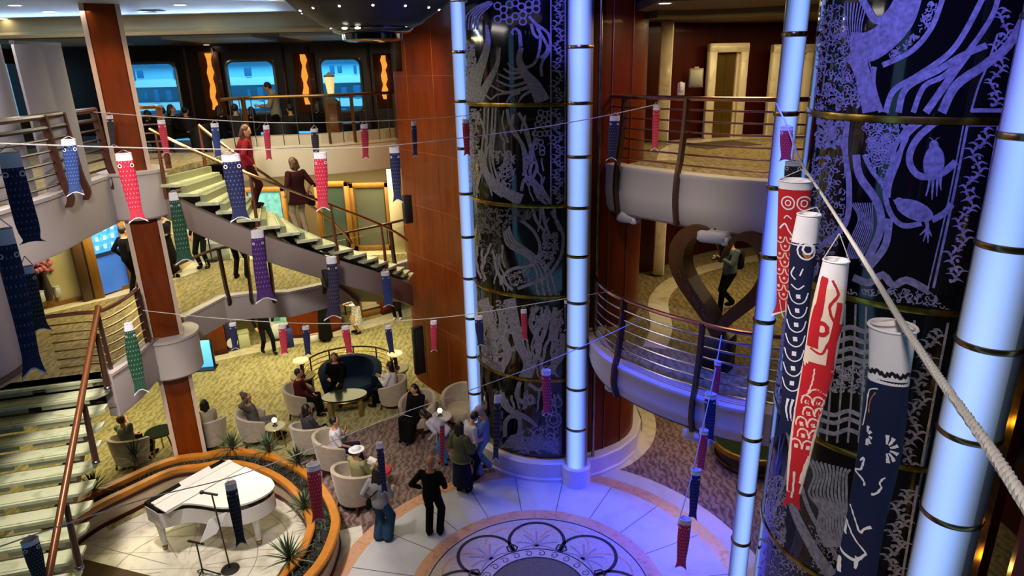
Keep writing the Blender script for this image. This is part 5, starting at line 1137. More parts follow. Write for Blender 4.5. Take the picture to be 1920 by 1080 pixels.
p = along(122, 560); r = empty('wall_poster', (p.x - .04, p.y - .08, D2 + 1.55), radians(48), 'small pale poster on the cream wall of the middle landing', 'poster'); b = MB(); b.box((0, 0, .1), (.42, .02, .3)); b.build('paper', mat('poster_paper', 'd6cca8', .6), r, smooth=False); b = MB(); b.box((0, .0, .1), (.45, .015, .33)); b.build('frame', CREAM, r, smooth=False)
# deck two, back: white counter, teal window, oak-framed glass doors
for k, (px, py, w, h, lb, m) in enumerate(((405, 488, .9, .75, 'low white display counter behind the standing staff, left piece', 'c9d4cc'), (440, 484, .75, .75, 'low white display counter behind the standing staff, right piece', 'b9c4c0'))):
    p = G(px, py, D2); r = empty('display_counter', (p.x, p.y + .2, D2), 0, lb, 'counter'); b = MB(); b.bbox((0, 0, h / 2), (w, .45, h), .03); b.build('body', mat('counter_%d' % k, m, .35), r); b = MB(); b.bbox((0, 0, h + .02), (w + .04, .5, .04), .01); b.build('top', WHITE, r); b = MB(); b.box((0, -.24, .3), (w * .8, .02, .36)); b.build('front_panel', mat('counter_panel', 'a5b4b4', .3), r, smooth=False)
p = G(420, 482, D2); r = empty('promotional_banner', (p.x, p.y + .75, D2 + .0), 0, 'mauve wall banner with pale flowers behind the white counters', 'banner'); b = MB(); b.box((0, 0, 1.15), (1.5, .03, 1.3)); b.build('panel', mat('mauve_panel', '6d6070', .5), r, smooth=False)
b = MB()
for k in range(14): b.ell((rg.uniform(-.65, -.1), -.03, 1.3 + rg.uniform(-.15, .4)), (.07, .015, .05), 8, 5)
b.build('flowers', mat('pale_pink', 'c9aab0', .6), r); b = MB(); b.box((0, -.005, .25), (1.5, .03, .5)); b.build('base', mat('banner_base', '8a96a0', .5), r, smooth=False)
p = G(399, 489, D2); r = empty('sign_stand', (p.x, p.y - .05, D2), 0, 'slim dark sign stand beside the white counters', 'sign stand'); b = MB(); b.cyl((0, 0, 0), (0, 0, 1.1), .018, n=8); b.build('pole', BLACK, r); b = MB(); b.lathe([(.001, 0), (.16, 0), (.16, .015), (.001, .02)], n=16); b.build('base', BLACK, r); b = MB(); b.bbox((0, -.02, 1.2), (.14, .02, .3), .005); b.build('placard', mat('placard', '2c2a3a', .5), r)
p = HY(447, 430, 18.2); r = empty('white_bowl', tuple(p), 0, 'white bowl-shaped lamp beside the man in black trousers on the middle landing', 'bowl'); b = MB(); b.lathe([(.001, -.16), (.16, -.12), (.26, .02), (.27, .06), (.24, .05), (.001, -.08)], n=20); b.build('bowl', WHITE, r); b = MB(); b.cyl((0, 0, -.14), (0, 0, D2 - p.z), .03); b.build('stem', WHITE, r)
def glazed(px0, px1, pyt, pyb, y, label, gm, nleaf=1, cat='door', name='glass_door'):
    a, c = HY(px0, pyb, y), HY(px1, pyb, y); t = HY((px0 + px1) / 2, pyt, y); w = c.x - a.x; h = t.z - D2; r = empty(name, ((a.x + c.x) / 2, y, D2), 0, label, cat)
    for s in (-1, 1): b = MB(); b.bbox((s * (w / 2 - .06), 0, h / 2), (.12, .12, h), .01); b.build('jamb', FRW, r)
    b = MB(); b.bbox((0, 0, h - .07), (w, .12, .14), .01); b.build('head', FRW, r); b = MB(); b.bbox((0, 0, .08), (w, .12, .16), .01); b.build('sill', FRW, r)
    for k in range(nleaf):
        x0 = -w / 2 + .12 + (w - .24) * k / nleaf; x1 = -w / 2 + .12 + (w - .24) * (k + 1) / nleaf; b = MB(); b.box(((x0 + x1) / 2, .02, h / 2), (x1 - x0 - .08, .02, h - .28)); b.build('pane', gm, r, smooth=False)
        if k: b = MB(); b.bbox((x0, 0, h / 2), (.1, .1, h), .01); b.build('mullion', FRW, r)
    return r
glazed(606, 668, 340, 496, 18.0, 'left pair of oak-framed glass doors behind the curved staircase', SGL, 1); glazed(668, 740, 342, 488, 18.3, 'right oak-framed glass doors behind the curved staircase', mat('door_grey', '5c5e50', .12, spec=.6), 1)
glazed(466, 545, 350, 440, 18.5, 'teal shop window glimpsed between the treads of the curved staircase', mat('teal_window', '5f9aa0', .2, emit='6fc0c8', es=.18, var=.4, vs=5), 1, 'window', 'shop_window')
b = MB(); a, c = HY(738, 480, 18.0), HY(762, 480, 18.0); b.bbox(((a.x + c.x) / 2, 18.0, D2 + 1.2), (c.x - a.x, .1, 2.4), .01); struct(b.build('trim_landing_end', mat('pale_panel', 'd0c8a4', .5)))
# lobby shop fronts
wall('wall_shops', [(-14.3, 16.6), (-9.6, 19.5), (-8.2, 20.3), (-5.95, 21.5), (-4.0, 23.1), (-2.4, 24.1)], 0, 2.58, mat('shop_olive', '6c6440', .5, var=.15, vs=2))
def stand(name, px, py, d, rz, m, label, cat, parts=(), dy=0, group=None):
    p = G(px, py); r = empty(name, (p.x, p.y + dy, 0), rz, label, cat, group); b = MB(); b.bbox((0, 0, d[2] / 2), d, .015); b.build('body', m, r)
    for nm, c, dd, mm in parts: q = MB(); q.bbox(c, dd, .006); q.build(nm, mm, r)
    return r
stand('wood_pier', 403, 668, (.5, .4, 2.5), .5, WOOD, 'cherry-wood pier at the left end of the lobby shops', 'pier', (('plinth', (0, 0, .05), (.54, .44, .1), WOODD), ('cap', (0, 0, 2.44), (.54, .44, .08), WOODD)), dy=.25)
stand('screen_stand', 385, 690, (.5, .05, .85), .15, mat('lit_blue_screen', '6cc0ff', .3, emit='5ab8ff', es=.9), 'free-standing bright blue screen on a black foot beside the wood column', 'screen', (('frame_post', (.27, 0, .45), (.05, .08, .9), BLACK), ('frame_post', (-.27, 0, .45), (.05, .08, .9), BLACK), ('foot', (0, -.05, .02), (.66, .4, .04), BLACK)))
r = stand('clock_display', 437, 655, (.34, .3, 1.15), .5, mat('indigo_case', '1e1c3c', .4), 'dark blue display pillar with a white clock face at the lobby shop', 'display')
b = MB(); b.lathe([(.001, 0), (.15, 0), (.16, .01), (.16, .03), (.001, .03)], n=24); o = b.build('clock_face', WHITE, r); o.rotation_euler = (radians(90), 0, 0); o.location = (0, -.16, .28)
b = MB(); b.box((0, -.2, .32), (.015, .01, .09)); b.box((.03, -.2, .28), (.07, .01, .015)); b.build('clock_hands', BLACK, r, smooth=False)
p = G(424, 655); r = empty('shelf_rack', (p.x, p.y + .3, 0), .5, 'rack of pale shelves left of the clock display', 'shelf')
b = MB(); b.box((0, .1, .7), (.5, .03, 1.4)); b.build('back', mat('rack_dark', '2c241c', .5), r, smooth=False)
for k in range(5): b = MB(); b.box((0, -.02, .3 + k * .22), (.48, .22, .05)); b.build('shelf', WHITE if k % 2 else CREAM, r, smooth=False)
stand('pale_carton', 459, 650, (.32, .3, .5), .5, mat('carton', 'c2c39c', .6), 'pale carton on the floor right of the clock display', 'carton', (('lid', (0, 0, .5), (.34, .32, .04), mat('carton_lid', 'b0b088', .6)),))
p = G(475, 640); r = empty('leaf_mural', (p.x, p.y + .55, .75), .5, 'dark leaf-patterned mural panel on the lobby shop front', 'mural'); b = MB(); b.box((0, 0, .55), (1.4, .03, 1.1)); b.build('panel', mat('mural_dark', '2a2a1e', .6), r, smooth=False)
b = MB()
for k in range(16): blade(b, (rg.uniform(-.6, .5), -.03, rg.uniform(.05, .8)), rg.choice((0, pi)), rg.uniform(.2, 1.2), .4, .05, .6)
b.build('leaf_pattern', mat('mural_leaf', '7d806a', .6), r)
stand('turquoise_poster', 524, 640, (.55, .08, 1.3), .45, mat('turquoise', '8fd0d0', .4, var=.4, vs=3), 'pale turquoise poster board by the lobby counter', 'poster', (('lower_sheet', (0, -.05, .3), (.5, .02, .5), mat('poster_white', 'd5e0e0', .5)), ('green_patch', (-.1, -.05, .85), (.3, .02, .4), mat('poster_green', '5fae9c', .5)), ('foot', (0, 0, .02), (.6, .3, .04), BLACK)), dy=.2)
p = G(583, 632); r = empty('shop_counter', (p.x, p.y + .45, 0), .42, 'cherry-wood shop counter with a cream top in the far lobby', 'counter'); b = MB(); b.lathe([(.001, 0), (.9, 0), (.9, .95), (.001, .95)], n=32, sx=1, sy=.45); b.build('body', WOOD, r); b = MB(); b.lathe([(.001, .95), (.96, .95), (.98, .98), (.96, 1.02), (.001, 1.02)], n=32, sx=1, sy=.48); b.build('top', CREAM, r)
b = MB(); b.lathe([(.91, 0), (.93, 0), (.93, .1), (.91, .1)], n=32, sx=1, sy=.45); b.build('kick_board', WOODD, r)
r = stand('blue_luggage', 542, 650, (.3, .22, .62), .4, mat('luggage_blue', '1c2a6e', .5), 'dark blue suitcase standing in front of the lobby counter', 'suitcase', (('handle', (0, 0, .68), (.16, .03, .1), BLACK), ('wheel', (-.1, 0, .02), (.05, .1, .05), BLACK), ('wheel', (.1, 0, .02), (.05, .1, .05), BLACK)))
stand('white_parcel', 588, 640, (.4, .25, .22), .4, WHITE, 'low white parcel on the floor before the lobby counter', 'parcel', (('red_tape', (0, 0, .22), (.42, .06, .01), mat('red_tape', 'b03a3a', .5)),))
p = G(648, 612); r = empty('potted_palm', (p.x, p.y + .2, 0), 0, 'potted palm at the lobby shop entrance beside the patterned skirt', 'plant'); b = MB(); b.lathe([(.001, 0), (.14, 0), (.2, .35), (.17, .36), (.001, .32)], n=18); b.build('pot', mat('pot_olive', '6d6a44', .5), r)
b = MB(); b.cyl((0, 0, .3), (0, 0, .8), .03); b.build('stem', LEGM, r); b = MB()
for k in range(20): blade(b, (0, 0, .75), k * 2.4, radians(20 + (k % 5) * 14), .75, .04, 1.0)
b.build('fronds', mat('palm_frond', '58684a', .55), r)
p = G(652, 606); r = empty('shop_mirror', (p.x - .1, p.y + .75, 0), .5, 'pale mirror panel with floral print behind the potted palm', 'mirror'); b = MB(); b.box((0, 0, 1.2), (1.6, .04, 2.3)); b.build('panel', mat('pale_floral', '9aa08a', .3, var=.5, vs=5), r, smooth=False); b = MB(); b.box((0, -.02, .08), (1.7, .06, .16)); b.build('base', FRW, r, smooth=False)
p = G(697, 596); r = empty('glass_showcase', (p.x, p.y + .4, 0), .6, 'glass showcase with lit shelves between palm and wood pier', 'showcase'); b = MB(); b.box((0, .15, 1.1), (1.0, .05, 2.2)); b.build('back', mat('case_back', 'b6ac70', .5, emit='ffe2a0', es=.12), r, smooth=False)
for s in (-1, 1): b = MB(); b.bbox((s * .5, 0, 1.1), (.07, .3, 2.2), .01); b.build('upright', FRW, r)
for k in range(5): b = MB(); b.box((0, 0, .3 + k * .4), (.94, .28, .03)); b.build('shelf', CREAM, r, smooth=False)
b = MB(); b.bbox((0, 0, .1), (1.0, .3, .2), .01); b.build('base', FRW, r)
stand('wood_pier', 724, 590, (.62, .4, 2.5), .7, WOOD, 'cherry-wood pier left of the black trousers by the wood tower', 'pier', (('plinth', (0, 0, .05), (.66, .44, .1), WOODD), ('cap', (0, 0, 2.44), (.66, .44, .08), WOODD)), dy=.35)
# ================================================================ PEOPLE
SKIN = mat('skin_warm', 'c08a6c', .55, var=.06, vs=8); SKIN2 = mat('skin_tan', '9c6a4c', .55, var=.06, vs=8)
HBLK = mat('hair_black', '100c0c', .5); HBRN = mat('hair_brown', '4a2c1c', .55); HGRY = mat('hair_grey', '8a8280', .6)
EYEM = mat('eye_dark', '140e0c', .3); LIPM = mat('lip', '8c4a40', .5)
def cloth(name, col, **k): return mat('cloth_' + name, col, .9, spec=.15, var=k.get('var', .1), vs=k.get('vs', 7))
def ik(a, t, l1, l2, pole):
    a, t, pole = Vector(a), Vector(t), Vector(pole); d = t - a; L = min(max(d.length, abs(l1 - l2) + .02), (l1 + l2) * .995); u = d.normalized()
    x = (l1 * l1 - l2 * l2 + L * L) / (2 * L); h = sqrt(max(l1 * l1 - x * x, 0)); w = pole - u * pole.dot(u)
    w = w.normalized() if w.length > 1e-5 else Vector((0, -1, 0))
    return a + u * x + w * h, a + u * L
def loft(b, secs, n=16):
    """secs: (centre, right, front, rx, ry)"""
    vs = []
    for c, r, f, rx, ry in secs:
        for k in range(n): t = 2 * pi * k / n; vs.append(c + r * rx * cos(t) + f * ry * sin(t))
    m = len(secs); fs = [tuple(range(n - 1, -1, -1)), tuple(range((m - 1) * n, m * n))]
    for i in range(m - 1):
        for k in range(n): fs.append((i * n + k, i * n + (k + 1) % n, (i + 1) * n + (k + 1) % n, (i + 1) * n + k))
    b.add(vs, fs)
def rem(b, name, m, parent, vox, it=4):
    o = b.build(name, m, parent); q = o.modifiers.new('remesh', 'REMESH'); q.mode = 'VOXEL'; q.voxel_size = vox; q.use_smooth_shade = True
    s = o.modifiers.new('smooth', 'SMOOTH'); s.factor = .5; s.iterations = it; return o
def person(label, loc, face, pose='stand', arms=('down', 'down'), lean=0, side=0, head=(0, 0), h=1.62, top=None, sleeve='long', bottom=None, wide=1.0, skirt=None, shoes=None, hair='short', hairm=None, skin=None, twist=0, bag=None, bagl=None, hat=None, hold=None, group=None, vox=.013, feet=None, coat=None, feetup=0):
    s = h / 1.70; R = empty('person', loc, atan2(-face[0], face[1]), label, 'person', group); R.scale = (s, s, s); skin = skin or SKIN; hairm = hairm or HBLK
    top = top or cloth('black', '08080a'); bottom = bottom or cloth('black', '08080a'); shoes = shoes or cloth('shoe', '15120f')
    sit = pose == 'sit'; pz = .53 if sit else .92; pel = Vector((0, 0 if sit else 0, pz))
    Rt = Matrix.Rotation(twist, 3, 'Z') @ Matrix.Rotation(-lean, 3, 'X') @ Matrix.Rotation(side, 3, 'Y')
    T = lambda x, y, z: pel + Rt @ Vector((x, y, z))
    rx, fy = Rt @ Vector((1, 0, 0)), Rt @ Vector((0, 1, 0))
    neck = T(0, -.01, .52); Rh = Rt @ Matrix.Rotation(head[0], 3, 'Z') @ Matrix.Rotation(-head[1], 3, 'X'); hc = neck + Rh @ Vector((0, .03, .155))
    # legs
    legs = []
    F = feet or {'stand': ((-.1, 0), (.1, .03)), 'walk': ((-.09, .24), (.09, -.2)), 'sit': ((-.11, .5), (.11, .46))}[pose]
    for i, sg in enumerate((-1, 1)):
        hip = pel + Vector((sg * .09, 0, -.04)); an = Vector((F[i][0], F[i][1], .085 + (.06 if pose == 'walk' and i == 1 else 0))); kn, an = ik(hip, an, .43, .43, (sg * .12, 1, .25 if sit else .0)); legs.append((hip, kn, an, sg))
    # arms
    P = {'down': (.26, .03, .02), 'lap': (.1, .3, .06), 'phone': (.07, .3, .32), 'chin': (.06, .17, .48), 'head': (.12, .03, .70), 'hip': (.24, .06, .08), 'read': (.12, .34, .22), 'front': (.16, .26, .18), 'back': (.12, -.16, .08), 'rail': (.3, .3, .2), 'cross': (-.06, .22, .22), 'side': (.34, .14, .14), 'drink': (.05, .22, .42)}
    ar = []
    for i, sg in enumerate((-1, 1)):
        sh = T(sg * .175, -.01, .445); a = P[arms[i]]; tg = T(sg * a[0], a[1], a[2]); el, wr = ik(sh, tg, .28, .25, Rt @ Vector((sg * (.9 if arms[i] in ('hip', 'head') else .45), -.6, -.6 if arms[i] != 'head' else .3))); ar.append((sh, el, wr, sg))
    TS = [(-.10, .13, .10), (-.05, .155, .115), (.03, .16, .115), (.15, .14, .105), (.28, .155, .115), (.38, .165, .115), (.44, .14, .1), (.49, .09, .075), (.52, .055, .055)]
    # ---- body: one continuous skin
    b = MB(); loft(b, [(T(0, 0, t), rx, fy, a * .95, c * .95) for t, a, c in TS])
    b.cap(neck - Rt @ Vector((0, 0, .03)), .056, hc - Rh @ Vector((0, .015, .06)), .05)
    M3 = Rh.to_4x4(); b.ell(hc, (.076, .094, .112), M=M3); b.ell(hc + Rh @ Vector((0, .024, -.058)), (.056, .066, .06), M=M3)
    b.cap(hc + Rh @ Vector((0, .088, .015)), .01, hc + Rh @ Vector((0, .108, -.022)), .015, 6)
    for sg in (-1, 1): b.ell(hc + Rh @ Vector((sg * .077, -.004, -.01)), (.012, .024, .034), 8, 5, M3)
    for hip, kn, an, sg in legs:
        b.cap(hip, .085, kn, .058); b.cap(kn, .056, an, .038); b.cap(an, .038, an + Vector((sg * .02, .13, -.045)), .032)
    for sh, el, wr, sg in ar:
        b.cap(sh, .052, el, .04); b.cap(el, .04, wr, .027); f = (wr - el).normalized(); nrm = f.cross(Rt @ Vector((sg, 0, 0))); nrm = nrm.normalized() if nrm.length > .1 else Vector((0, 0, 1)); sd = f.cross(nrm)
        pm = wr + f * .05; b.ell(pm, (.038, .02, .055), 10, 7, Matrix((sd, nrm, f)).transposed().to_4x4())
        for k, (o, l) in enumerate(((-.028, .062), (-.01, .074), (.009, .07), (.027, .054))):
            p0 = wr + f * .09 + sd * o; p1 = p0 + f * l * .55 + nrm * .012; p2 = p1 + f * l * .35 + nrm * .028; b.cap(p0, .0105, p1, .0098, 6); b.cap(p1, .0098, p2, .0085, 6)
        q0 = wr + f * .035 - sd * .03; q1 = q0 + f * .035 - sd * .03 + nrm * .012; b.cap(q0, .013, q1, .0105, 6); b.cap(q1, .0105, q1 + f * .03 - sd * .006 + nrm * .01, .009, 6)
    rem(b, 'body', skin, R, min(vox, .011))
    for sg in (-1, 1): b = MB(); b.ell(hc + Rh @ Vector((sg * .031, .088, .014)), (.013, .008, .007), 8, 5, M3); b.build('eye', EYEM, R)
    b = MB(); b.ell(hc + Rh @ Vector((0, .088, -.062)), (.024, .008, .006), 8, 5, M3); b.build('mouth', LIPM, R)
    # ---- clothing
    b = MB(); e = .022; t0 = -.1 if not coat else -.1; loft(b, [(T(0, 0, t), rx, fy, a + e, c + e) for t, a, c in TS[:-1] if t < .5])
    if coat:
        secs = [(T(0, 0, .06), rx, fy, .18, .14), (T(0, .0, -.12), Vector((1, 0, 0)), Vector((0, 1, 0)), .2 * wide, .16), (Vector((0, 0, pz - coat)), Vector((1, 0, 0)), Vector((0, 1, 0)), .25 * wide, .2 * wide)]
        loft(b, secs)
    for sh, el, wr, sg in ar:
        b.cap(sh, .074, el, .06)
        if sleeve == 'long': b.cap(el, .058, el + (wr - el) * .93, .046)
        if sleeve == 'loose': b.cap(sh, .085, el, .1); b.cap(el, .1, el + (wr - el) * .5, .085)
    rem(b, 'top', top, R, vox)
    b = MB()
    if skirt:
        for i in range(1):
            kc = (legs[0][1] + legs[1][1]) / 2; ac = (legs[0][2] + legs[1][2]) / 2; X1, Y1 = Vector((1, 0, 0)), Vector((0, 1, 0))
            if sit:
                for hip, kn, an, sg in legs: b.cap(hip, .12, kn, .11); b.cap(kn, .11, kn.lerp(an, skirt), .125)
                b.cap(kc, .1, ac, .12)
            if sit and 0: loft(b, [(pel + Vector((0, -.1, 0)), X1, Vector((0, 0, 1)), .18, .12), (kc + Vector((0, -.05, 0)), X1, Vector((0, .4, .9)), .22, .1), (kc + Vector((0, .06, -.05)), X1, Vector((0, .9, .4)), .23, .1), (kc.lerp(ac, skirt) + Vector((0, .05, 0)), X1, Y1, .21, .15)])
            elif not sit: loft(b, [(pel + Vector((0, 0, .08)), X1, Y1, .165, .13), (pel, X1, Y1, .18, .14), (Vector((0, .02, pz * (1 - skirt))), X1, Y1, .24 * wide, .2 * wide)])
        rem(b, 'skirt', bottom, R, vox)
    else:
        loft(b, [(T(0, 0, .07), rx, fy, .165, .125), (T(0, 0, -.02), rx, fy, .175, .135), (pel + Vector((0, 0, -.09)), Vector((1, 0, 0)), Vector((0, 1, 0)), .165, .125)])
        for hip, kn, an, sg in legs: b.cap(hip, .1, kn, .076 * (.5 + wide * .5)); b.cap(kn, .075 * (.5 + wide * .5), an + Vector((0, 0, .01)), .062 * wide)
        rem(b, 'trousers', bottom, R, vox)
    for hip, kn, an, sg in legs:
        b = MB(); d = Vector((sg * .02, .13, 0)); z0 = an.z - .085
        b.ell(Vector((an.x, an.y, z0 + .045)) + d * .45, (.048, .135, .05), 12, 7); b.cap(an, .045, Vector((an.x, an.y, z0 + .05)), .045, 8); b.build('shoe', shoes, R)
    # ---- hair / hat
    b = MB()
    if hair != 'bald':
        b.ell(hc + Rh @ Vector((0, -.022, .022)), (.088, .096, .108), M=M3)
        if hair in ('long', 'bob'):
            L = .3 if hair == 'long' else .15
            for sg in (-1, 0, 1): b.cap(hc + Rh @ Vector((sg * .05, -.05, .02)), .055, hc + Rh @ Vector((sg * .065, -.06, -L * .7)), .05); 
            b.cap(hc + Rh @ Vector((0, -.06, -.02)), .07, hc + Rt @ Vector((0, -.085, -L)), .055)
        if hair == 'bun': b.ell(hc + Rh @ Vector((0, -.11, .04)), .045, 10, 7)
        rem(b, 'hair', hairm, R, .012, 3)
    if hat:
        b = MB(); hm = Rh.to_4x4(); b.ell(hc + Rh @ Vector((0, -.01, .05)), (.094, .108, .085), M=hm); b.ell(hc + Rh @ Vector((0, .1 if hat[1] == 'cap' else 0, .045)), (.075, .085, .012) if hat[1] == 'cap' else (.16, .17, .014), M=hm); b.build('hat', hat[0], R)
    WM = Matrix.Translation(R.location) @ Matrix.Rotation(R.rotation_euler.z, 4, 'Z') @ Matrix.Scale(s, 4)
    def carried(name, cat, lab):        # what a person holds or wears slung is a thing of its own
        e = empty(name, (0, 0, 0), 0, lab, cat); e.matrix_world = WM; e.location, e.rotation_euler, e.scale = WM.decompose()[0], (0, 0, R.rotation_euler.z), (s, s, s); return e
    if bag == 'cross':
        B_ = carried('shoulder_bag', 'bag', bagl)
        b = MB(); P_ = [T(.15, -.03, .47), T(.0, -.15, .3), T(-.16, -.1, .1), T(-.2, 0, .02)]; b.tube(spline(P_, 5), .014, 6); b.build('strap', BLACK, B_); b = MB(); b.bbox(tuple(T(-.21, -.02, -.06)), (.09, .24, .22), .03); b.build('pouch', cloth('bag', '101014'), B_)
    if bag == 'pack':
        B_ = carried('backpack', 'bag', bagl); b = MB(); b.bbox(tuple(T(0, -.2, .24)), (.3, .16, .42), .05); b.build('pack', cloth('pack', '16181c'), B_)
        for sg in (-1, 1): b = MB(); b.tube(spline([T(sg * .1, -.12, .1), T(sg * .13, .1, .2), T(sg * .12, .1, .38), T(sg * .11, -.1, .5)], 5), .018, 6); b.build('strap', cloth('pack', '16181c'), B_)
    if bag == 'hand':
        B_ = carried('handbag', 'bag', bagl); w = ar[1][2]; b = MB(); b.bbox((w.x + .05, w.y, w.z - .22), (.1, .26, .22), .03); b.build('pouch', cloth('bag', '101014'), B_); b = MB(); b.tube([(w.x + .05, w.y + .08 * cos(t), w.z - .12 + .1 * sin(t)) for t in [pi * k / 8 for k in range(9)]], .01, 6); b.build('handle', BLACK, B_)
    if hold:
        w = (ar[0][2] + ar[1][2]) / 2 + Rt @ Vector((0, .05, .02)); b = MB(); sz = {'phone': (.15, .012, .08), 'paper': (.22, .012, .16), 'camera': (.13, .09, .09), 'tablet': (.26, .012, .19)}[hold[0]]
        M_ = Matrix.Translation(w) @ Matrix.Rotation(radians(-55 if hold[0] in ('paper', 'tablet') else -20), 4, 'X'); b.bbox((0, 0, 0), sz, min(sz) * .3); e = carried({'paper': 'paper_sheet', 'tablet': 'tablet'}.get(hold[0], hold[0]), hold[0], hold[2]); b.v = [tuple(M_ @ Vector(q)) for q in b.v]; b.build({'paper': 'sheet', 'phone': 'casing', 'camera': 'camera_body', 'tablet': 'casing'}[hold[0]], hold[1], e, smooth=False)
        if hold[0] == 'camera': b = MB(); b.cyl(M_ @ Vector((0, .04, 0)), M_ @ Vector((0, .12, 0)), .036); b.build('lens', BLACKG, e)
    return R
def at(px, py, z): p = G(px, py, z); return (p.x, p.y, z)
GZ = .013
JEAN = cloth('denim', '2c4660'); OLV = cloth('olive', '53573f'); LBL = cloth('light_blue', '6f86c4'); LBP = cloth('pale_blue_trousers', '6d92c2'); PALE = cloth('pale_lilac', 'b9b4cc'); KHK = cloth('khaki', '8f8760'); GRYC = cloth('grey_knit', '8c8a8c'); BLK = cloth('black', '08080a'); WHT = cloth('white', 'd2d0d6'); RED = cloth('dark_red', '4a1616'); MRN = cloth('maroon', '2e0c10'); CRM = cloth('crimson', '7a1420'); NVY = cloth('navy', '151a30'); GRD = cloth('grey_green', '5e6a5c'); JKT = cloth('grey_jacket', '57524e'); DKG = cloth('dark_grey', '2a292e')
person('person in black top and trousers, back to us, at the rim of the floor mosaic', at(815, 1003, GZ), (.18, 1), arms=('hip', 'front'), h=1.62, hair='bald', skin=SKIN2, wide=1.25, head=(0, .25))
person('long-haired person in grey sweater and wide jeans standing beside a tub armchair', at(719, 1012, GZ), (.35, 1), arms=('down', 'front'), h=1.5, top=GRYC, bottom=JEAN, wide=1.9, hair='long', bag='cross', bagl='black crossbody shoulder bag worn over the grey sweater', head=(0, .2), shoes=WHT)
person('person in a loose olive top seen from behind, right of the person in black', at(868, 922, GZ), (.55, .85), arms=('front', 'front'), h=1.56, top=OLV, sleeve='loose', bottom=NVY, skirt=.78, wide=1.05, hair='bob', coat=.1, head=(.2, .15))
person('person in a pale lilac shirt and navy trousers hidden behind the olive top', at(880, 898, GZ), (.8, .5), arms=('front', 'front'), h=1.52, top=PALE, bottom=NVY, lean=.25, wide=1.1, head=(0, .2))
person('person in lilac cap, light blue jacket and red shoes before the centre tower', at(910, 887, GZ), (-1, -.05), arms=('phone', 'phone'), h=1.58, top=LBL, bottom=LBP, wide=1.3, shoes=cloth('red_shoe', '8a1420'), hat=(cloth('lilac_cap', '9c88b4'), 'cap'), hairm=HGRY, head=(0, .35), hold=('phone', WHT, 'white phone held by the person in the lilac cap'), pose='walk', feet=((-.1, .1), (.1, -.08)))
person('person in pale lilac bending over a blue bag beside the round white side table', at(838, 868, .005), (-.9, .2), arms=('front', 'front'), h=1.45, lean=.95, top=PALE, bottom=cloth('bright_blue', '3f7ec8'), hair='bob', head=(0, -.3))
# far lobby
person('person in black trousers and white shirt striding past the turquoise poster', at(503, 662, .008), (.5, -.6), pose='walk', arms=('hip', 'down'), top=BLK, bottom=BLK, h=1.65, feet=((-.13, .2), (.14, -.05)), vox=.016)
person('person in a long black coat standing before the shop counter', at(612, 640, .008), (-.3, 1), arms=('front', 'front'), coat=.8, wide=.95, h=1.62, hair='bob', vox=.016)
person('person in a pale top and black-and-white patterned skirt beside the potted palm', at(672, 624, .008), (-.8, -.5), pose='stand', arms=('front', 'front'), top=WHT, bottom=mat('cloth_check', 'b8b8b4', .85, var=.95, vs=26), skirt=.62, h=1.6, hair='bob', vox=.016)
person('person in black trousers at the far right of the lobby beside the wood tower', at(747, 598, .008), (-.2, -1), h=1.62, shoes=WHT, top=DKG, vox=.016)
# middle landing
person('person in a long black robe with a pale sash right of the wood column', at(322, 521, D2), (.75, -.5), arms=('cross', 'cross'), coat=.75, wide=.95, h=1.72, top=BLK, vox=.016)
person('person in a black suit with a white blouse beside the green fish streamer', at(385, 502, D2), (-.1, -1), arms=('down', 'down'), h=1.62, hair='bob', vox=.016, bag=None)
person('person in black seen below the curved stair, beside the low white counter', at(453, 522, D2), (.1, 1), arms=('hip', 'hip'), h=1.66, feet=((-.14, 0), (.14, .02)), vox=.016)
person('person as a dark shape in front of the glowing blue shop door', (-8.95, 14.9, D2), (.4, .9), h=1.62, vox=.018)
# curved stair
def on_tread(i, rr): a = radians(-102.5) + DA * (i + .6); p = SP(a, rr, D3 - .175 * (i + 1)); return p
person('person in a crimson top walking on the curved staircase, upper of the two', on_tread(4, 2.3), (.75, .5), arms=('down', 'down'), h=1.66, top=CRM, bottom=MRN, hair='bob', hairm=HBRN, head=(-.6, .3), feet=((-.08, .05), (.08, -.02)))
person('person in dark maroon with a black handbag on the curved staircase, lower of the two', on_tread(8, 2.2), (-.5, .5), arms=('down', 'down'), h=1.64, top=MRN, sleeve='short', bottom=cloth('beige_trousers', '9a8c74'), hair='bob', hairm=HBRN, bag='hand', bagl='black handbag carried on the curved staircase', head=(0, .3), coat=.22, feet=((-.08, .03), (.08, -.02)))
# heart lobby
person('person with backpack and camera walking behind the heart frame', at(1362, 582, D2), (-.9, -.3), pose='walk', arms=('phone', 'phone'), h=1.6, top=cloth('slate', '56646c'), bottom=BLK, bag='pack', bagl='dark backpack of the person behind the heart frame', hold=('camera', BLACK, 'black camera held by the person behind the heart frame'), head=(0, .25), hat=(BLK, 'cap'))
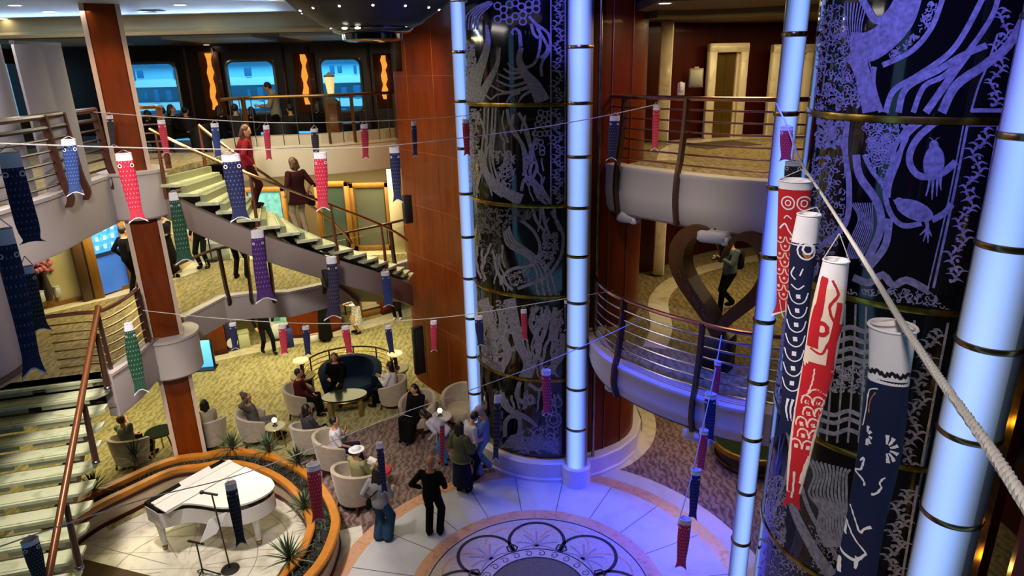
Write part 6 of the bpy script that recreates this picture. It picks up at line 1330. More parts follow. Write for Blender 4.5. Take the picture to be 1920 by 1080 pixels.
# upper lounge
p = HY(517, 205, 18.6); person('person in a pale waistcoat standing with a sheet before the second lounge window', (p.x, 18.6, D3 - .3), (-.9, -.2), arms=('read', 'read'), h=1.82, top=cloth('waistcoat', '8a8478'), bottom=BLK, hold=('paper', WHT, 'white sheet held by the waiter-like person before the second lounge window'), head=(0, .4), lean=.08, vox=.016)
for i, (px, y, lb) in enumerate(((276, 17.6, 'under the first lounge window, nearest the wood column'), (305, 18.0, 'under the middle of the first lounge window'), (322, 18.3, 'left of the pair under the first lounge window edge'), (348, 18.9, 'at the right end of the first lounge window'), (412, 18.1, 'below the first amber wall light'), (442, 17.8, 'under the left end of the second lounge window'), (472, 18.0, 'under the middle of the second lounge window'), (545, 18.0, 'right of the standing waiter'), (598, 18.2, 'left of the pedestal lamp'))):
    q = HY(px, 215, y); person('person seated in dark clothes ' + lb, (q.x, y, D3 - .3), (rg.uniform(-1, 1), rg.uniform(.1, 1)), pose='sit', arms=('lap', 'lap'), top=DKG if i % 2 else BLK, group='people seated in the upper lounge', vox=.02, h=1.55 + .06 * (i % 3), hair='short' if i % 2 else 'bob')
# lounge sitters
def sitter(key, label, **k):
    x, y, f = CHAIRS[key]; u = Vector(f).normalized(); d = k.pop('fwd', .0); return person(label, (x + u.x * d, y + u.y * d, 0 if 'z' not in k else k.pop('z')), f, pose='sit', **k)
sitter('old', 'person in grey-green with one arm behind the head, in the armchair at the far left', arms=('lap', 'head'), top=GRD, hair='short', hairm=HBRN, lean=-.1, h=1.62, sleeve='short')
sitter('phone', 'dark-haired person in cream looking at a phone, right behind the wood column', arms=('phone', 'phone'), top=cloth('cream_top', 'b5ac98'), hold=('phone', mat('phone_screen', 'b8d0ff', .3, emit='a8c4ff', es=.8), 'glowing phone held by the dark-haired person behind the wood column'), h=1.55, hair='bob')
sitter('hatman', 'person in a grey jacket raising both hands to the head, beside small lamp table', arms=('head', 'head'), top=JKT, bottom=JKT, hair='short', hairm=HBRN, lean=-.15, h=1.62)
sitter('hood', 'person in charcoal, hand at chin, seen from behind near the small lamp table', arms=('chin', 'lap'), top=cloth('charcoal_top', '3c3a40'), hair='bob', h=1.58, twist=-.3)
sitter('red', 'person in a dark red sweater beside the glass coffee table', arms=('lap', 'lap'), top=RED, bottom=BLK, h=1.62, lean=.05)
sitter('white', 'person in a white top in the armchair right of the glass coffee table', arms=('phone', 'phone'), top=WHT, bottom=BLK, hair='bob', h=1.6)
sitter('lady', 'person in a long black dress with long black hair and a paper on the lap', arms=('lap', 'lap'), top=BLK, bottom=BLK, skirt=.9, hair='long', hold=('paper', WHT, 'white paper on the lap of the long-haired person in black'), h=1.64, head=(0, .3), fwd=.04)
sitter('shirt', 'person in a white shirt drinking, in the armchair nearest the planter', arms=('drink', 'lap'), top=WHT, bottom=NVY, h=1.62, sleeve='short', fwd=.05)
sitter('khaki', 'person in khaki with a pale hat reading a white sheet in a tub armchair', arms=('read', 'read'), top=KHK, bottom=GRYC, hairm=HGRY, hat=(WHT, 'hat'), hold=('paper', WHT, 'white sheet read by the person in khaki'), h=1.6, fwd=.08)
u = Matrix.Rotation(radians(-174), 3, 'Z'); q = Vector((sp.x, sp.y, 0)) + u @ Vector((.36, .02, 0)); v = u @ Vector((0, 1, 0))
person('brown-haired person in black sitting on the navy sofa', tuple(q), (v.x, v.y), pose='sit', arms=('lap', 'front'), top=BLK, bottom=BLK, hair='bob', hairm=HBRN, h=1.62)
b = MB(); b.lathe([(.001, 0), (.2, 0), (.22, .03), (.2, .06), (.001, .07)], n=24); p = HY(712, 866, 11.6); r = empty('tray_stool', (-2.72, 11.45, .37), 0, 'flat round red tray on a stool beside the person in khaki', 'tray'); b.build('tray', mat('tray_red', 'a01c28', .4), r); b = MB(); b.cyl((0, 0, -.37), (0, 0, 0), .05, .04); b.build('stand', LEGM, r)
# ================================================================ ROPES AND FISH STREAMERS
ROPE = mat('white_rope', 'c8c0ba', .7, bump=.6, bs=120); KW = mat('streamer_white', 'e2dde4', .75, var=.06, vs=9)
def scale_mat(name, base, light, nu=7, nv=11):
    m = mat(name, base, .7); nt, bs = nodes(m); uv = N(nt, 'ShaderNodeUVMap'); sp_ = N(nt, 'ShaderNodeSeparateXYZ'); nt.links.new(uv.outputs[0], sp_.inputs[0])
    v = math_(nt, 'MULTIPLY', sp_.outputs[1], nv); row = math_(nt, 'FLOOR', v); par = math_(nt, 'MULTIPLY', math_(nt, 'MODULO', row, 2), .5)
    u = math_(nt, 'ADD', math_(nt, 'MULTIPLY', sp_.outputs[0], nu * 2), par); fu = math_(nt, 'SUBTRACT', math_(nt, 'FRACT', u), .5); fv = math_(nt, 'SUBTRACT', math_(nt, 'FRACT', v), .45)
    d = math_(nt, 'SQRT', math_(nt, 'ADD', math_(nt, 'MULTIPLY', fu, fu), math_(nt, 'MULTIPLY', fv, fv)))
    c = ramp(nt, d, [(0, light), (.13, light), (.2, base), (.62, base)]); nt.links.new(c, bs.inputs['Base Color']); return m
KR = scale_mat('streamer_red', 'b81a36', 'd88a96'); KN = scale_mat('streamer_navy', '0c1340', '5a6498'); KP = scale_mat('streamer_purple', '3f1660', '9a6ab8'); KG = scale_mat('streamer_green', '14402c', '6fa080'); KB = scale_mat('streamer_blue', '1c3470', '5f80b8'); KK = scale_mat('streamer_black', '191822', '7a7684')
KRp, KNp = mat('streamer_plain_red', 'b80c1c', .7, var=.1, vs=9), mat('streamer_plain_navy', '040838', .7, var=.15, vs=9); KC = mat('streamer_cream', 'ddc8b8', .75); KDK = mat('streamer_ink', '0c0a14', .6)
class Fish:
    def __init__(s, path, d, flat=.42, hero=False):
        s.hero = hero
        s.d = d; P = spline([(x, y, w) for x, y, w in path], 10); L = [0]
        for i in range(1, len(P)): L.append(L[-1] + (P[i].xy - P[i - 1].xy).length)
        s.P, s.L, s.T = P, [l / L[-1] for l in L], L[-1]; r = ray(path[0][0], path[0][1]); s.fr = -Vector((r.x, r.y, 0)).normalized(); s.rt = Vector((-s.fr.y, s.fr.x, 0)); s.flat = flat
    def px(s, v):
        v = min(max(v, 0), 1)
        for i in range(1, len(s.L)):
            if s.L[i] >= v: t = (v - s.L[i - 1]) / max(1e-9, s.L[i] - s.L[i - 1]); return s.P[i - 1].lerp(s.P[i], t)
        return s.P[-1]
    def at(s, a, v, off=0, flat=None):
        p = s.px(v); c = HD(p.x, p.y, s.d); q_ = c - Vector((0, 0, EYE)); hw = p.z * q_.dot(fo) ** 2 / (q_.length * FPX); f = (flat if flat is not None else s.flat * (1 - .55 * v) + (.5 * math.exp(-v * 7) if s.hero else .25 * math.exp(-v * 9)))
        return c + s.rt * cos(a) * (hw + off) + s.fr * sin(a) * (hw * f + off) + s.fr * (.012 * sin(v * 9) * s.T / 120 * .3)
    def inv(s, x, y):               # picture point on the front of the streamer -> (angle, v)
        best = min(range(len(s.P)), key=lambda i: abs(s.P[i].y - y)); p = s.P[best]; u = min(max((x - p.x) / max(p.z, 1), -.97), .97); return math.acos(u), s.L[best] + (y - p.y) / s.T
def fish(path, d, m, label, cuff=.1, tail=.2, cuffm=None, eye=True, strokes=(), group='fish streamers on the ropes', n=14, hero=False, rope=None, tailm=None, hem=True):
    F = Fish(path, d, hero=hero); top = F.at(0, 0, flat=0); c0 = (F.at(0, 0) + F.at(pi, 0)) / 2; R = empty('fish_streamer', tuple(c0), 0, label, 'fish streamer', group); cuffm = cuffm or KW
    b = MB(); b.grid(lambda u, v: F.at(2 * pi * u, cuff * .92 + (1 - tail - cuff * .92) * v), n * (2 if hero else 1), 22 if hero else 12, wrap=True)
    for order, st in enumerate(strokes):
        pts, w, mi = st; P = [Vector((p.x, p.y)) for p in spline([(x, y, 0) for x, y in pts], 5)]; K = len(P); w0, w1 = w if isinstance(w, tuple) else (w, w); A, B = [], []
        for i in range(K):
            t = P[min(i + 1, K - 1)] - P[max(i - 1, 0)]; t = t.normalized() if t.length > 1e-6 else Vector((1, 0)); nn = Vector((-t.y, t.x)) * (w0 + (w1 - w0) * i / max(1, K - 1)) / 2
            ns = 8 if max(w0, w1) > 7 else 1
            for j in range(ns + 1): sg = 1 - 2 * j / ns; a, v = F.inv(P[i].x + nn.x * sg, P[i].y + nn.y * sg); A.append(F.at(a, v, .0013 + .0004 * order / max(1, len(strokes))))
        b.add(A, [(i * (ns + 1) + j, (i + 1) * (ns + 1) + j, (i + 1) * (ns + 1) + j + 1, i * (ns + 1) + j + 1) for i in range(K - 1) for j in range(ns)], mi)
    b.build('body', [m, KW, KDK, KRp, KC, mat('streamer_gold', 'a86a30', .6)], R)
    b = MB(); b.grid(lambda u, v: F.at(2 * pi * u, cuff * v), n * 2, 3, wrap=True); b.grid(lambda u, v: F.at(2 * pi * u, cuff * v, -.003), n * 2, 3, wrap=True); o = b.build('cuff', cuffm, R)
    b = MB(); b.tube([F.at(2 * pi * k / 24, 0) for k in range(24)], .004 if not hero else .0045, 5, closed=True); b.build('mouth_ring', cuffm, R)
    def tf(u, v):                   # forked tail, hem last
        vv = 1 - tail + tail * v; a = 2 * pi * u; x = cos(a); fork = (1 - abs(x)) * .45 * tail * v * v
        return F.at(a, vv - fork, F.px(1 - tail).z * 0) + F.rt * x * (.42 * v * v) * F.px(.5).z * F.d / FPX
    b = MB(); b.grid(lambda u, v: tf(u, v * .84), n, 6, wrap=True); b.build('tail', tailm or m, R)
    if hem: b = MB(); b.grid(lambda u, v: tf(u, .84 + .16 * v), n, 2, wrap=True); b.build('tail_hem', KW, R)
    if eye and not strokes:
        for sg in ((.35, -.35)):
            ce = F.at(pi / 2 - sg * 2.2, cuff + .07, .002); hw = F.px(cuff).z * d / FPX * .2; b = MB(); fr = (F.fr + F.rt * sg * 1.6).normalized(); q = Matrix((Vector((0, 0, 1)).cross(fr).normalized(), Vector((0, 0, 1)), fr)).transposed()
            for rr, dz, mi in ((hw, 0, 0), (hw * .55, .002, 1)):
                b.add([ce + q @ Vector((cos(t) * rr, sin(t) * rr, dz)) for t in [2 * pi * k / 14 for k in range(14)]], [tuple(range(14))], mi)
            b.build('eye', [KW, KDK], R)
    if rope is not None:
        p = F.px(0); b = MB(); t = HD(p.x + rope[0], p.y + rope[1], d)
        for a in (0, pi): b.tube([F.at(a, 0), t], .003 if not hero else .0025, 5)
        b.build('cord', ROPE, R)
    for o in R.children: o.location = -R.location
    return R
def small(x0, y0, x1, y1, w, d, m, label, **k):
    k.setdefault('rope', (0, -7)); return fish([(x0, y0, w * .95), (x0 + (x1 - x0) * .4, y0 + (y1 - y0) * .4, w * .95), (x0 + (x1 - x0) * .8, y0 + (y1 - y0) * .8, w * .72), (x1, y1, w * .66)], d, m, label, **k)
def rope(pts, r, label, k=6):
    P = spline([HD(*p) for p in pts], k); b = MB(); b.tube(P, r, 6); o = b.build('rope', ROPE); return tag(o, label, 'rope', 'ropes strung across the hall')
def dl(x, a, b): return a[1] + (b[1] - a[1]) * (x - a[0]) / (b[0] - a[0])
# rope 1: from the left gallery to the upper right balcony rail
A, B = (0, 7.6), (1257, 11.4)
D1_ = lambda x: dl(x, A, B)
rope([(-60, 268, 7.4)] + [(x, y, D1_(x)) for x, y in ((0, 269), (250, 277), (450, 280), (602, 279), (741, 272), (950, 248), (1110, 222), (1257, 190))], .008, 'white rope running from left gallery across picture to upper right balcony rail')
small(128, 262, 142, 368, 15, D1_(128), KB, 'blue fish streamer hanging before the dark rail of the upper left gallery')
small(231, 288, 260, 418, 17, D1_(240), KR, 'big red fish streamer in front of the upper collar of the wood column')
small(432, 290, 452, 416, 19, D1_(440), KN, 'big navy fish streamer in front of the head of the curved staircase')
small(600, 286, 606, 397, 13, D1_(602), KR, 'red fish streamer hanging over the middle of the curved staircase')
small(739, 276, 746, 382, 10, D1_(741), KN, 'navy fish streamer with white head at the left edge of the wood tower')
small(1153, 218, 1146, 302, 10, D1_(1150), KN, 'navy fish streamer at the far end of the upper right balcony rail')
small(1231, 198, 1227, 284, 7, D1_(1230), KR, 'red fish streamer on the upper right balcony rail')
# rope 2: rail to rail at the upper deck
A2, B2 = (175, 13.4), (1147, 12.2); D2_ = lambda x: dl(x, A2, B2)
rope([(x, y, D2_(x)) for x, y in ((175, 210), (330, 221), (520, 230), (700, 227), (860, 218), (1000, 205), (1147, 190))], .007, 'white rope strung between the upper rails, passing in front of the lounge')
for x, y0, x1, y1, w, m, lb in ((205, 217, 213, 276, 7, KK, 'small black fish streamer across the face of the wood column'), (302, 226, 313, 291, 8, KR, 'small red fish streamer beside the short brass rail'), (402, 232, 410, 298, 8, KB, 'small blue fish streamer over the head of the curved stair'), (499, 236, 505, 303, 6.5, KR, 'small red fish streamer below the second lounge window'), (589, 242, 594, 298, 7.5, KK, 'small black and grey fish streamer below the second amber light'), (683, 234, 686, 300, 7.5, KR, 'small red fish streamer right of the pedestal lamp'), (776, 229, 779, 296, 5, KN, 'small navy fish streamer on the left part of the wood tower'), (873, 224, 876, 294, 7, KR, 'small red fish streamer at the left edge of the centre glass tower'), (1054, 205, 1054, 274, 7, KR, 'small pinkish red fish streamer at the right edge of the centre glass tower')):
    small(x, y0, x1, y1, w, D2_(x), m, lb)
# rope 3: middle deck
A3, B3 = (268, 13.3), (1150, 11.3); D3_ = lambda x: dl(x, A3, B3)
rope([(x, y, D3_(x)) for x, y in ((268, 582), (400, 596), (560, 606), (700, 604), (850, 593), (1000, 570), (1150, 545))], .007, 'white rope strung at the middle deck in front of the lobby shops')
for x, y0, x1, y1, w, m, lb in ((436, 606, 441, 656, 7, KN, 'small navy fish streamer in front of the clock display'), (529, 610, 534, 666, 8, KR, 'small red fish streamer in front of the turquoise poster'), (573, 612, 578, 668, 7, KN, 'small navy fish streamer left of the navy sofa'), (647, 612, 656, 665, 7.5, KR, 'small red fish streamer above the navy sofa'), (727, 611, 735, 664, 6.5, KN, 'small navy fish streamer above the right end of the brass screen'), (813, 602, 814, 660, 6.5, KR, 'small red fish streamer low on the wood tower'), (897, 593, 902, 650, 8, KN, 'small navy fish streamer at the lower left of the centre glass tower'), (982, 581, 985, 640, 6, KR, 'small red fish streamer on the lower half of the centre glass tower'), (1064, 563, 1063, 622, 6, KN, 'small navy fish streamer beside the wide luminous column')):
    small(x, y0, x1, y1, w, D3_(x), m, lb)
# rope 4: from the lower stair up to the middle right balcony
A4, B4 = (60, 6.9), (1200, 10.3); D4_ = lambda x: dl(x, A4, B4)
rope([(x, y, D4_(x)) for x, y in ((-40, 1040), (60, 1004), (270, 936), (440, 893), (600, 836), (750, 776), (900, 725), (1050, 668), (1200, 599))], .007, 'white rope rising from lower staircase over the piano to middle right balcony')
for x, y0, x1, y1, w, m, lb in ((55, 1012, 80, 1100, 19, KK, 'dark grey fish streamer hanging over the open staircase'), (432, 905, 453, 1026, 12, KK, 'black and violet fish streamer hanging in front of the white piano'), (587, 870, 597, 980, 14, KR, 'big red fish streamer hanging over the planter'), (711, 830, 722, 928, 7, KN, 'slim navy fish streamer hanging over the grey sweater'), (829, 788, 829, 876, 5, KR, 'slim red and white fish streamer above the person in black'), (933, 742, 929, 868, 7, KK, 'black fish streamer with a round white head beside the lilac cap'), (1024, 694, 1026, 780, 9, KR, 'red fish streamer at the foot of the centre glass tower')):
    small(x, y0, x1, y1, w, D4_(x), m, lb, rope=(0, -9))
# streamers tied to the stair stringer and landing rail
for path, d, m, lb in (([(324, 362, 8), (337, 430, 13), (348, 496, 13)], 13.5, KG, 'green fish streamer hanging under the curved stair right of the wood column'), ([(482, 432, 12), (488, 500, 13), (500, 568, 15)], 13.2, KP, 'bright purple fish streamer hanging under the curved staircase'), ([(621, 482, 10), (626, 540, 10), (624, 600, 13)], 12.9, scale_mat('streamer_plum', '251c34', '5f5474'), 'dark plum fish streamer under the lower part of the curved staircase'), ([(722, 510, 8), (726, 545, 8), (729, 576, 7)], 13.4, KB, 'blue fish streamer under the foot of the curved staircase'), ([(240, 606, 8), (252, 672, 14), (266, 740, 8)], 12.1, KG, 'green fish streamer on the bent rail at the head of the lower staircase')):
    fish(path, d, m, lb, rope=(0, -6))
# streamers close at the left edge
fish([(16, 287, 22), (40, 380, 23), (54, 430, 22), (62, 456, 13)], 5.2, KN, 'wide navy and white fish streamer at the left edge, upper one', rope=(0, -16), n=18, tail=.06, cuff=.16)
fish([(4, 430, 20), (26, 520, 22), (48, 620, 18), (66, 712, 15)], 4.9, KN, 'long navy fish streamer with white tail at the left edge, lower one', rope=(-4, -20), n=18)
fish([(50, 500, 13), (62, 560, 15), (79, 625, 13)], 5.3, KK, 'narrow black fish streamer behind the two navy ones at the left edge', rope=(-4, -20))
# rope 5: string of five down from the middle right rail
R5 = [(1353, 628, 9.3), (1340, 700, 9.0), (1318, 800, 8.7), (1295, 900, 8.45), (1270, 985, 8.25)]
rope(R5, .008, 'white string hanging from the middle right balcony rail with five streamers')
for x, y0, x1, y1, w, d, m, lb in ((1346, 678, 1342, 742, 7, 9.05, KR, 'topmost red fish streamer of the hanging string'), (1332, 738, 1330, 830, 11, 8.9, KN, 'upper navy fish streamer of the hanging string'), (1320, 806, 1313, 884, 9, 8.7, KR, 'middle red fish streamer of the hanging string'), (1305, 880, 1298, 976, 10, 8.5, KN, 'lower navy fish streamer of the hanging string'), (1285, 972, 1276, 1068, 13, 8.25, KR, 'lowest red fish streamer of the hanging string')):
    small(x, y0, x1, y1, w, d, m, lb, rope=(-4, -6))
# rope 6: thick braided rope passing close by, with the big streamers
R6 = [(1456, 194, 8.6), (1478, 242, 7.0), (1500, 300, 5.8), (1545, 370, 4.6), (1590, 440, 3.4), (1640, 520, 2.55), (1690, 603, 1.92), (1760, 707, 1.5), (1840, 818, 1.15), (1920, 938, .9), (2010, 1070, .74)]
P6 = spline([HD(*p) for p in R6], 24); b = MB(); L = 0; rad = []
P6d = [P6[0]]
for i in range(1, len(P6)):                                   # twisted strands
    n_ = max(1, int((P6[i] - P6[i - 1]).length / .008)); P6d += [P6[i - 1].lerp(P6[i], (q + 1) / n_) for q in range(n_)]
for st in range(3):
    Q = []; acc = 0; u0 = Vector((0, 0, 1))
    for i, p in enumerate(P6d):
        t = (P6d[min(i + 1, len(P6d) - 1)] - P6d[max(i - 1, 0)]).normalized(); u = (u0 - t * u0.dot(t)).normalized(); w = t.cross(u)
        if i: acc += (p - P6d[i - 1]).length
        a = acc * 110 + st * 2 * pi / 3; Q.append(p + (u * cos(a) + w * sin(a)) * .0042)
    b.tube(Q, .0055, 6)
o = b.build('rope', mat('white_cord', 'd6cfc9', .7)); tag(o, 'thick white twisted rope slanting close past the near glass tower', 'rope', 'ropes strung across the hall')
small(1475, 238, 1473, 304, 13, 7.1, KR, 'small pink-red fish streamer with bluish head at the top of the thick rope', rope=(2, -4))
small(1488, 304, 1483, 372, 17, 5.7, KK, 'dark fish streamer with grey head just above the big scaled red one', rope=(2, -4))
def ring_(x, y, r, w, mi): return ([(x + r * cos(2 * pi * k / 10), y + r * sin(2 * pi * k / 10)) for k in range(11)], w, mi)
def dot(x, y, r, mi): return ([(x, y - r), (x, y), (x, y + r)], 2 * r, mi)
ST = [ring_(1478, 378, 12, 2.5, 1), ring_(1478, 378, 5, 2, 1), ring_(1508, 378, 13, 2.5, 1), ring_(1508, 378, 6, 2, 1), ([(1462, 428), (1472, 418), (1480, 432), (1490, 442), (1500, 428), (1514, 418)], 3, 1), ([(1470, 408), (1476, 402), (1484, 408)], 2, 1), ([(1492, 408), (1500, 402), (1508, 408)], 2, 1)]
for r_ in range(8):
    for c_ in range(3):
        x, y = 1463 + c_ * 20 + (r_ % 2) * 10 - r_ * .5, 447 + r_ * 15
        if x < 1504: ST += [([(x - 9, y - 4), (x - 6, y + 5), (x, y + 8), (x + 6, y + 5), (x + 9, y - 4)], 2.2, 4), dot(x, y - 1, 2.2, 4)]
for q in range(4): ST.append(([(1462 + q * 12, 562), (1466 + q * 8, 585), (1474 + q * 3, 606)], 2, 4))
fish([(1492, 338, 33), (1486, 430, 29), (1482, 520, 26), (1478, 596, 21)], 4.7, KRp, 'wide red fish streamer with rows of scales, farthest of the four big ones', cuff=.06, tail=.14, strokes=ST, hero=True, rope=(10, -20), n=16)
ST = [ring_(1512, 466, 16, 3, 1), ring_(1515, 463, 9, 4, 1), ([(1506, 470), (1512, 478), (1520, 474)], 4, 5), ([(1490, 498), (1484, 512), (1492, 522)], 2.5, 1), ([(1506, 500), (1500, 514)], 2.5, 1), ([(1484, 532), (1496, 540), (1508, 532)], 2.5, 1)]
for r_ in range(7):
    y = 556 + r_ * 27; x = 1497 - r_ * 2; ST += [([(x - 18, y - 10), (x - 12, y + 6), (x, y + 12), (x + 12, y + 6), (x + 18, y - 10)], 2.2, 1), dot(x, y - 2, 4, 1)]
for q in range(3): ST.append(([(1478 + q * 9, 745), (1474 + q * 8, 765), (1478 + q * 6, 785)], (5, 2), 1))
fish([(1517, 402, 23), (1506, 470, 25), (1498, 560, 21), (1490, 650, 21), (1482, 760, 18), (1470, 832, 13)], 3.85, KNp, 'big navy fish streamer with a round swirl eye, overlapping the wide scaled red one', cuff=.13, tail=.12, strokes=ST, hero=True, rope=(14, -14), n=16, hem=False)
ST = [([(1536, 688), (1524, 740), (1510, 790), (1498, 860), (1488, 920)], (62, 20), 3), ([(1548, 516), (1540, 560), (1530, 600), (1524, 650)], (12, 22), 3), ([(1575, 600), (1562, 640), (1556, 690)], (12, 16), 3), ([(1562, 520), (1572, 545), (1556, 570), (1566, 600)], 5, 3), ring_(1541, 612, 11, 8, 3), ([(1575, 560), (1566, 610), (1556, 650)], (10, 14), 3), ([(1520, 652), (1540, 660), (1552, 640), (1562, 620)], 4, 3), ([(1538, 680), (1535, 710), (1530, 730)], (44, 40), 3), ([(1512, 740), (1530, 728), (1552, 740)], 3, 4)]
for r_ in range(5):
    for c_ in range(2):
        x, y = 1513 + c_ * 22 - r_ * 5 + (r_ % 2) * 8, 752 + r_ * 20; ST += [([(x - 11, y + 6), (x - 8, y - 6), (x, y - 10), (x + 8, y - 6), (x + 11, y + 6)], 3, 4), dot(x, y + 2, 3.5, 4)]
ST += [([(1520, 850), (1510, 872), (1500, 900)], (10, 6), 4), ([(1490, 880), (1488, 910), (1484, 930)], 4, 4), ([(1528, 690), (1524, 715), (1516, 735)], 3, 4)]
fish([(1568, 488, 25), (1552, 580, 31), (1536, 680, 31), (1513, 780, 26), (1496, 870, 20), (1483, 958, 9)], 3.15, KC, 'big cream and red fish streamer in front of the near glass tower', cuff=.1, tail=.08, strokes=ST, hero=True, rope=(6, -50), n=16, hem=False, tailm=KRp)
ST = [([(1648, 720), (1632, 728), (1626, 760), (1618, 800)], 2.2, 1), ([(1644, 728), (1634, 745), (1630, 770)], 2, 5)]
for k in range(6):
    a = radians(-95 + k * 38); x, y = 1664 + 0, 832; ST.append(([(x + cos(a) * 6, y + sin(a) * 9), (x + cos(a) * 13 + 2, y + sin(a) * 18), (x + cos(a) * 18 + 3, y + sin(a) * 28)], (3, 8), 1))
for k in range(5): a = radians(-70 + k * 40); ST.append(([(1626 + cos(a) * 4, 815 + sin(a) * 7), (1626 + cos(a) * 10, 815 + sin(a) * 20)], (3, 6), 1))
ST += [([(1612, 870), (1620, 862), (1614, 885), (1602, 892), (1618, 905), (1620, 915)], (3, 4), 1), ([(1660, 890), (1650, 900), (1652, 912), (1640, 925), (1634, 926)], (3, 5), 1), ([(1592, 958), (1600, 975), (1612, 998), (1622, 990), (1634, 985)], (3, 5), 1), ([(1584, 985), (1600, 1010), (1625, 1030)], 3, 1), ([(1565, 1030), (1580, 1042), (1605, 1046), (1625, 1030)], 5, 1), ([(1580, 990), (1584, 1010)], (10, 4), 1), ([(1608, 1040), (1604, 1060)], (10, 5), 1), ([(1570, 1050), (1572, 1075)], (12, 8), 1)]
for q in range(6): ST.append(([(1626 + q * 14, 686 + (q % 2) * 8), (1633 + q * 14, 694 - (q % 2) * 8), (1640 + q * 14, 686 + (q % 2) * 8)], 6, 2))
fish([(1674, 612, 47), (1668, 690, 40), (1658, 780, 42), (1645, 870, 42), (1622, 980, 38), (1602, 1090, 40), (1590, 1180, 30), (1585, 1240, 30)], 1.95, KNp, 'biggest navy fish streamer with open white mouth, nearest on the thick rope', cuff=.155, tail=.1, strokes=ST, hero=True, rope=(16, -14), n=20)
# ================================================================ LIGHT
W = bpy.data.worlds.new('world'); SC.world = W; W.use_nodes = True
bg = W.node_tree.nodes['Background']; bg.inputs[0].default_value = (.25, .55, .9, 1); bg.inputs[1].default_value = .6
def lamp(kind, name, loc, e, col, tgt=None, size=.2, sizey=None, angle=None, blend=.5):
    l = bpy.data.lights.new(name, kind); l.energy = e; l.color = srgb(col)[:3]
    if kind == 'AREA':
        l.size = size
        if sizey: l.shape = 'RECTANGLE'; l.size_y = sizey
    else: l.shadow_soft_size = size
    if kind == 'SPOT': l.spot_size = radians(angle or 90); l.spot_blend = blend
    o = bpy.data.objects.new(name, l); COL.objects.link(o); o.location = loc
    if tgt is not None: o.rotation_euler = (Vector(tgt) - Vector(loc)).to_track_quat('-Z', 'Y').to_euler()
    return o
WARM, NEUT, BLUE, VIO = 'ffe0a4', 'fff3e8', '5a6cff', '7a6cff'
LK = 1.0
def ceil_area(x, y, z, sx, sy, e, col=WARM): return lamp('AREA', 'ceiling_lamp', (x, y, z), e * LK, col, (x, y, z - 1), sx, sy)
# daylight outside, falling on the moored ship
lamp('AREA', 'daylight', (-8, 22.5, 13), 3000, '78d4ff', (-8.5, 30, 6), 16, 3)
WARM2 = 'ffefb4'
# lobby under the landing
ceil_area(-6.5, 17.6, 2.5, 6, 2.5, 165, WARM2); ceil_area(-9.5, 13.5, 2.5, 2.5, 3, 95, WARM2); ceil_area(-4.2, 19.2, 2.5, 3, 2, 70, WARM2)
# unseen atrium lamps and fill spots high above
ceil_area(-5.0, 13.6, 8.7, 2.5, 2, 170, WARM2); lamp('SPOT', 'stage_light', (-5.2, 7.6, 10.6), 3300, NEUT, (-5.6, 9.8, 0), .4, angle=44, blend=.7); ceil_area(-8.2, 8.5, 9.1, 2.5, 4, 230, NEUT)
lamp('SPOT', 'hall_fill', (-2.5, 3, 10.6), 2600, NEUT, (-4.9, 12.0, 4), .5, angle=52, blend=.9); lamp('SPOT', 'hall_fill', (-1.5, 1.5, 10.6), 1100, NEUT, (2.7, 4.4, 5.6), .3, angle=34, blend=.9); lamp('SPOT', 'hall_fill', (-3.2, 5.5, 10.6), 900, NEUT, (.0, 12.6, 3.6), .3, angle=24, blend=.9)  # fill spots; the last two added to brighten big streamers and centre glass
# middle landing and upper lounge
ceil_area(-8.6, 14.6, 5.55, 2.2, 2, 130, WARM2); ceil_area(-5, 17.6, 5.5, 4, 1.2, 150, WARM2); ceil_area(-8, 17.4, 5.5, 1.5, 1.5, 60, NEUT)
ceil_area(-8, 12.8, 9.1, 2, 2, 60, NEUT); ceil_area(-7, 18, 8.75, 7, 2, 18)
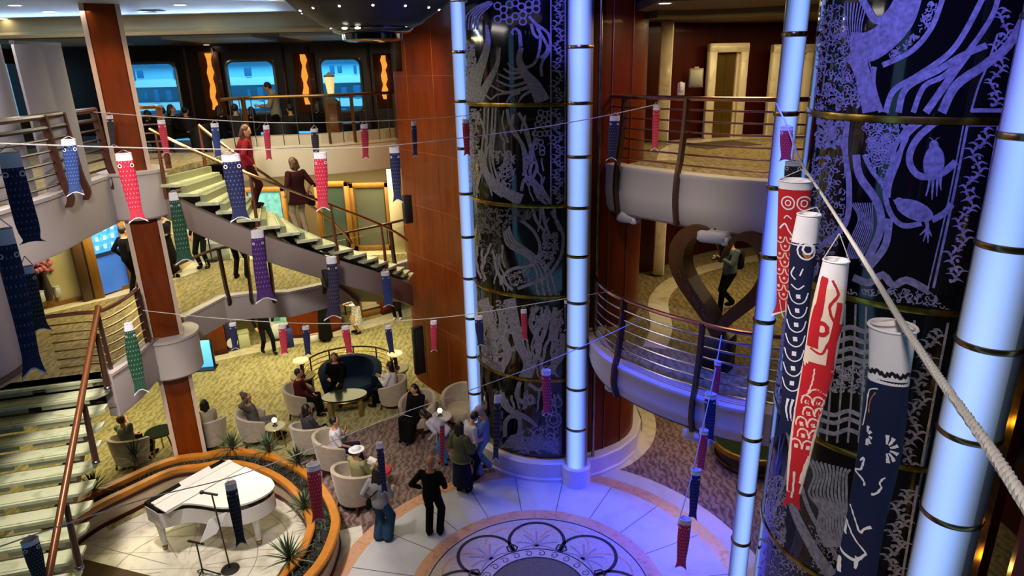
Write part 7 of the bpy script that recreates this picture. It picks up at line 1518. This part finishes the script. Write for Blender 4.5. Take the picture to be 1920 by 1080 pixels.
# right halls
ceil_area(5.5, 14.0, 8.85, 3, 3, 95); ceil_area(5.2, 13.2, 5.4, 3, 3, 62); ceil_area(4.6, 12.5, 2.5, 3, 3, 60); ceil_area(3.6, 11.2, 8.85, 1, 1, 40); lamp('SPOT', 'balcony_fill', (.4, 6.5, 10.8), 900, NEUT, (2.75, 10.7, 6.3), .3, angle=25, blend=.9)  # unseen balcony spot, added to brighten the upper balcony fascia
# coloured show lights on the medallion and the towers
lamp('SPOT', 'show_light', (2.2, 6.5, 10.6), 6200, '1c40ff', (2.05, 9.5, 0), .4, angle=35, blend=.7)
lamp('SPOT', 'show_light', (-.5, 7.5, 10.6), 4200, '2440ff', (.4, 10.5, 0), .5, angle=32, blend=.8)
lamp('SPOT', 'show_light', (-1.5, 6.5, 10.6), 820, 'e6e6fa', (-1.2, 8.3, 0), .5, angle=34, blend=.8)
lamp('SPOT', 'show_light', (-1.2, 4.5, 10.6), 2600, '6a68ff', (.3, 12, 8.2), .3, angle=32, blend=.8)
lamp('SPOT', 'show_light', (.4, 3.0, 10.6), 1900, '7a78ff', (3.8, 6.4, 7.9), .3, angle=38, blend=.8)
# warm wall washers on the wood
for x, y, tx, ty, e in ((-1.9, 13.2, -2.2, 15.8, 150), (-3.6, 15.2, -2.6, 16.6, 80), (3.3, 11.3, 2.45, 12.7, 300), (-6.3, 11.0, -7.0, 12.4, 50)):
    lamp('SPOT', 'wall_washer', (x, y, 9.15), e, 'ffb56a', (tx, ty, 7.2), .06, angle=60, blend=.8)
for z in (1.5, 3.0, 4.6, 6.3): lamp('POINT', 'shaft_fill', (4.72, 5.75, z), 5, 'ffc860', size=.05)  # added points of warm light to brighten the gold strips beside the glass
lamp('SPOT', 'hall_fill', (-1.2, -1.6, 10.6), 520, NEUT, (.95, 1.3, 6.9), .3, angle=36, blend=.9)  # unseen spot added to brighten the near rope and navy streamer
for x in (-12, -9, -6): lamp('AREA', 'tray_fill', (x, 14.45, 8.98), 26, 'b4d4ff', (x, 12.2, 9.6), 2.8, .08)  # unseen strips of light added to brighten the tray ceiling
p = HD(1310, 812, 9.5); lamp('SPOT', 'show_light', (p.x - .1, p.y - .1, p.z - .32), 420, '3a34ff', (2.75, 10.1, 0), .1, angle=88, blend=.8)
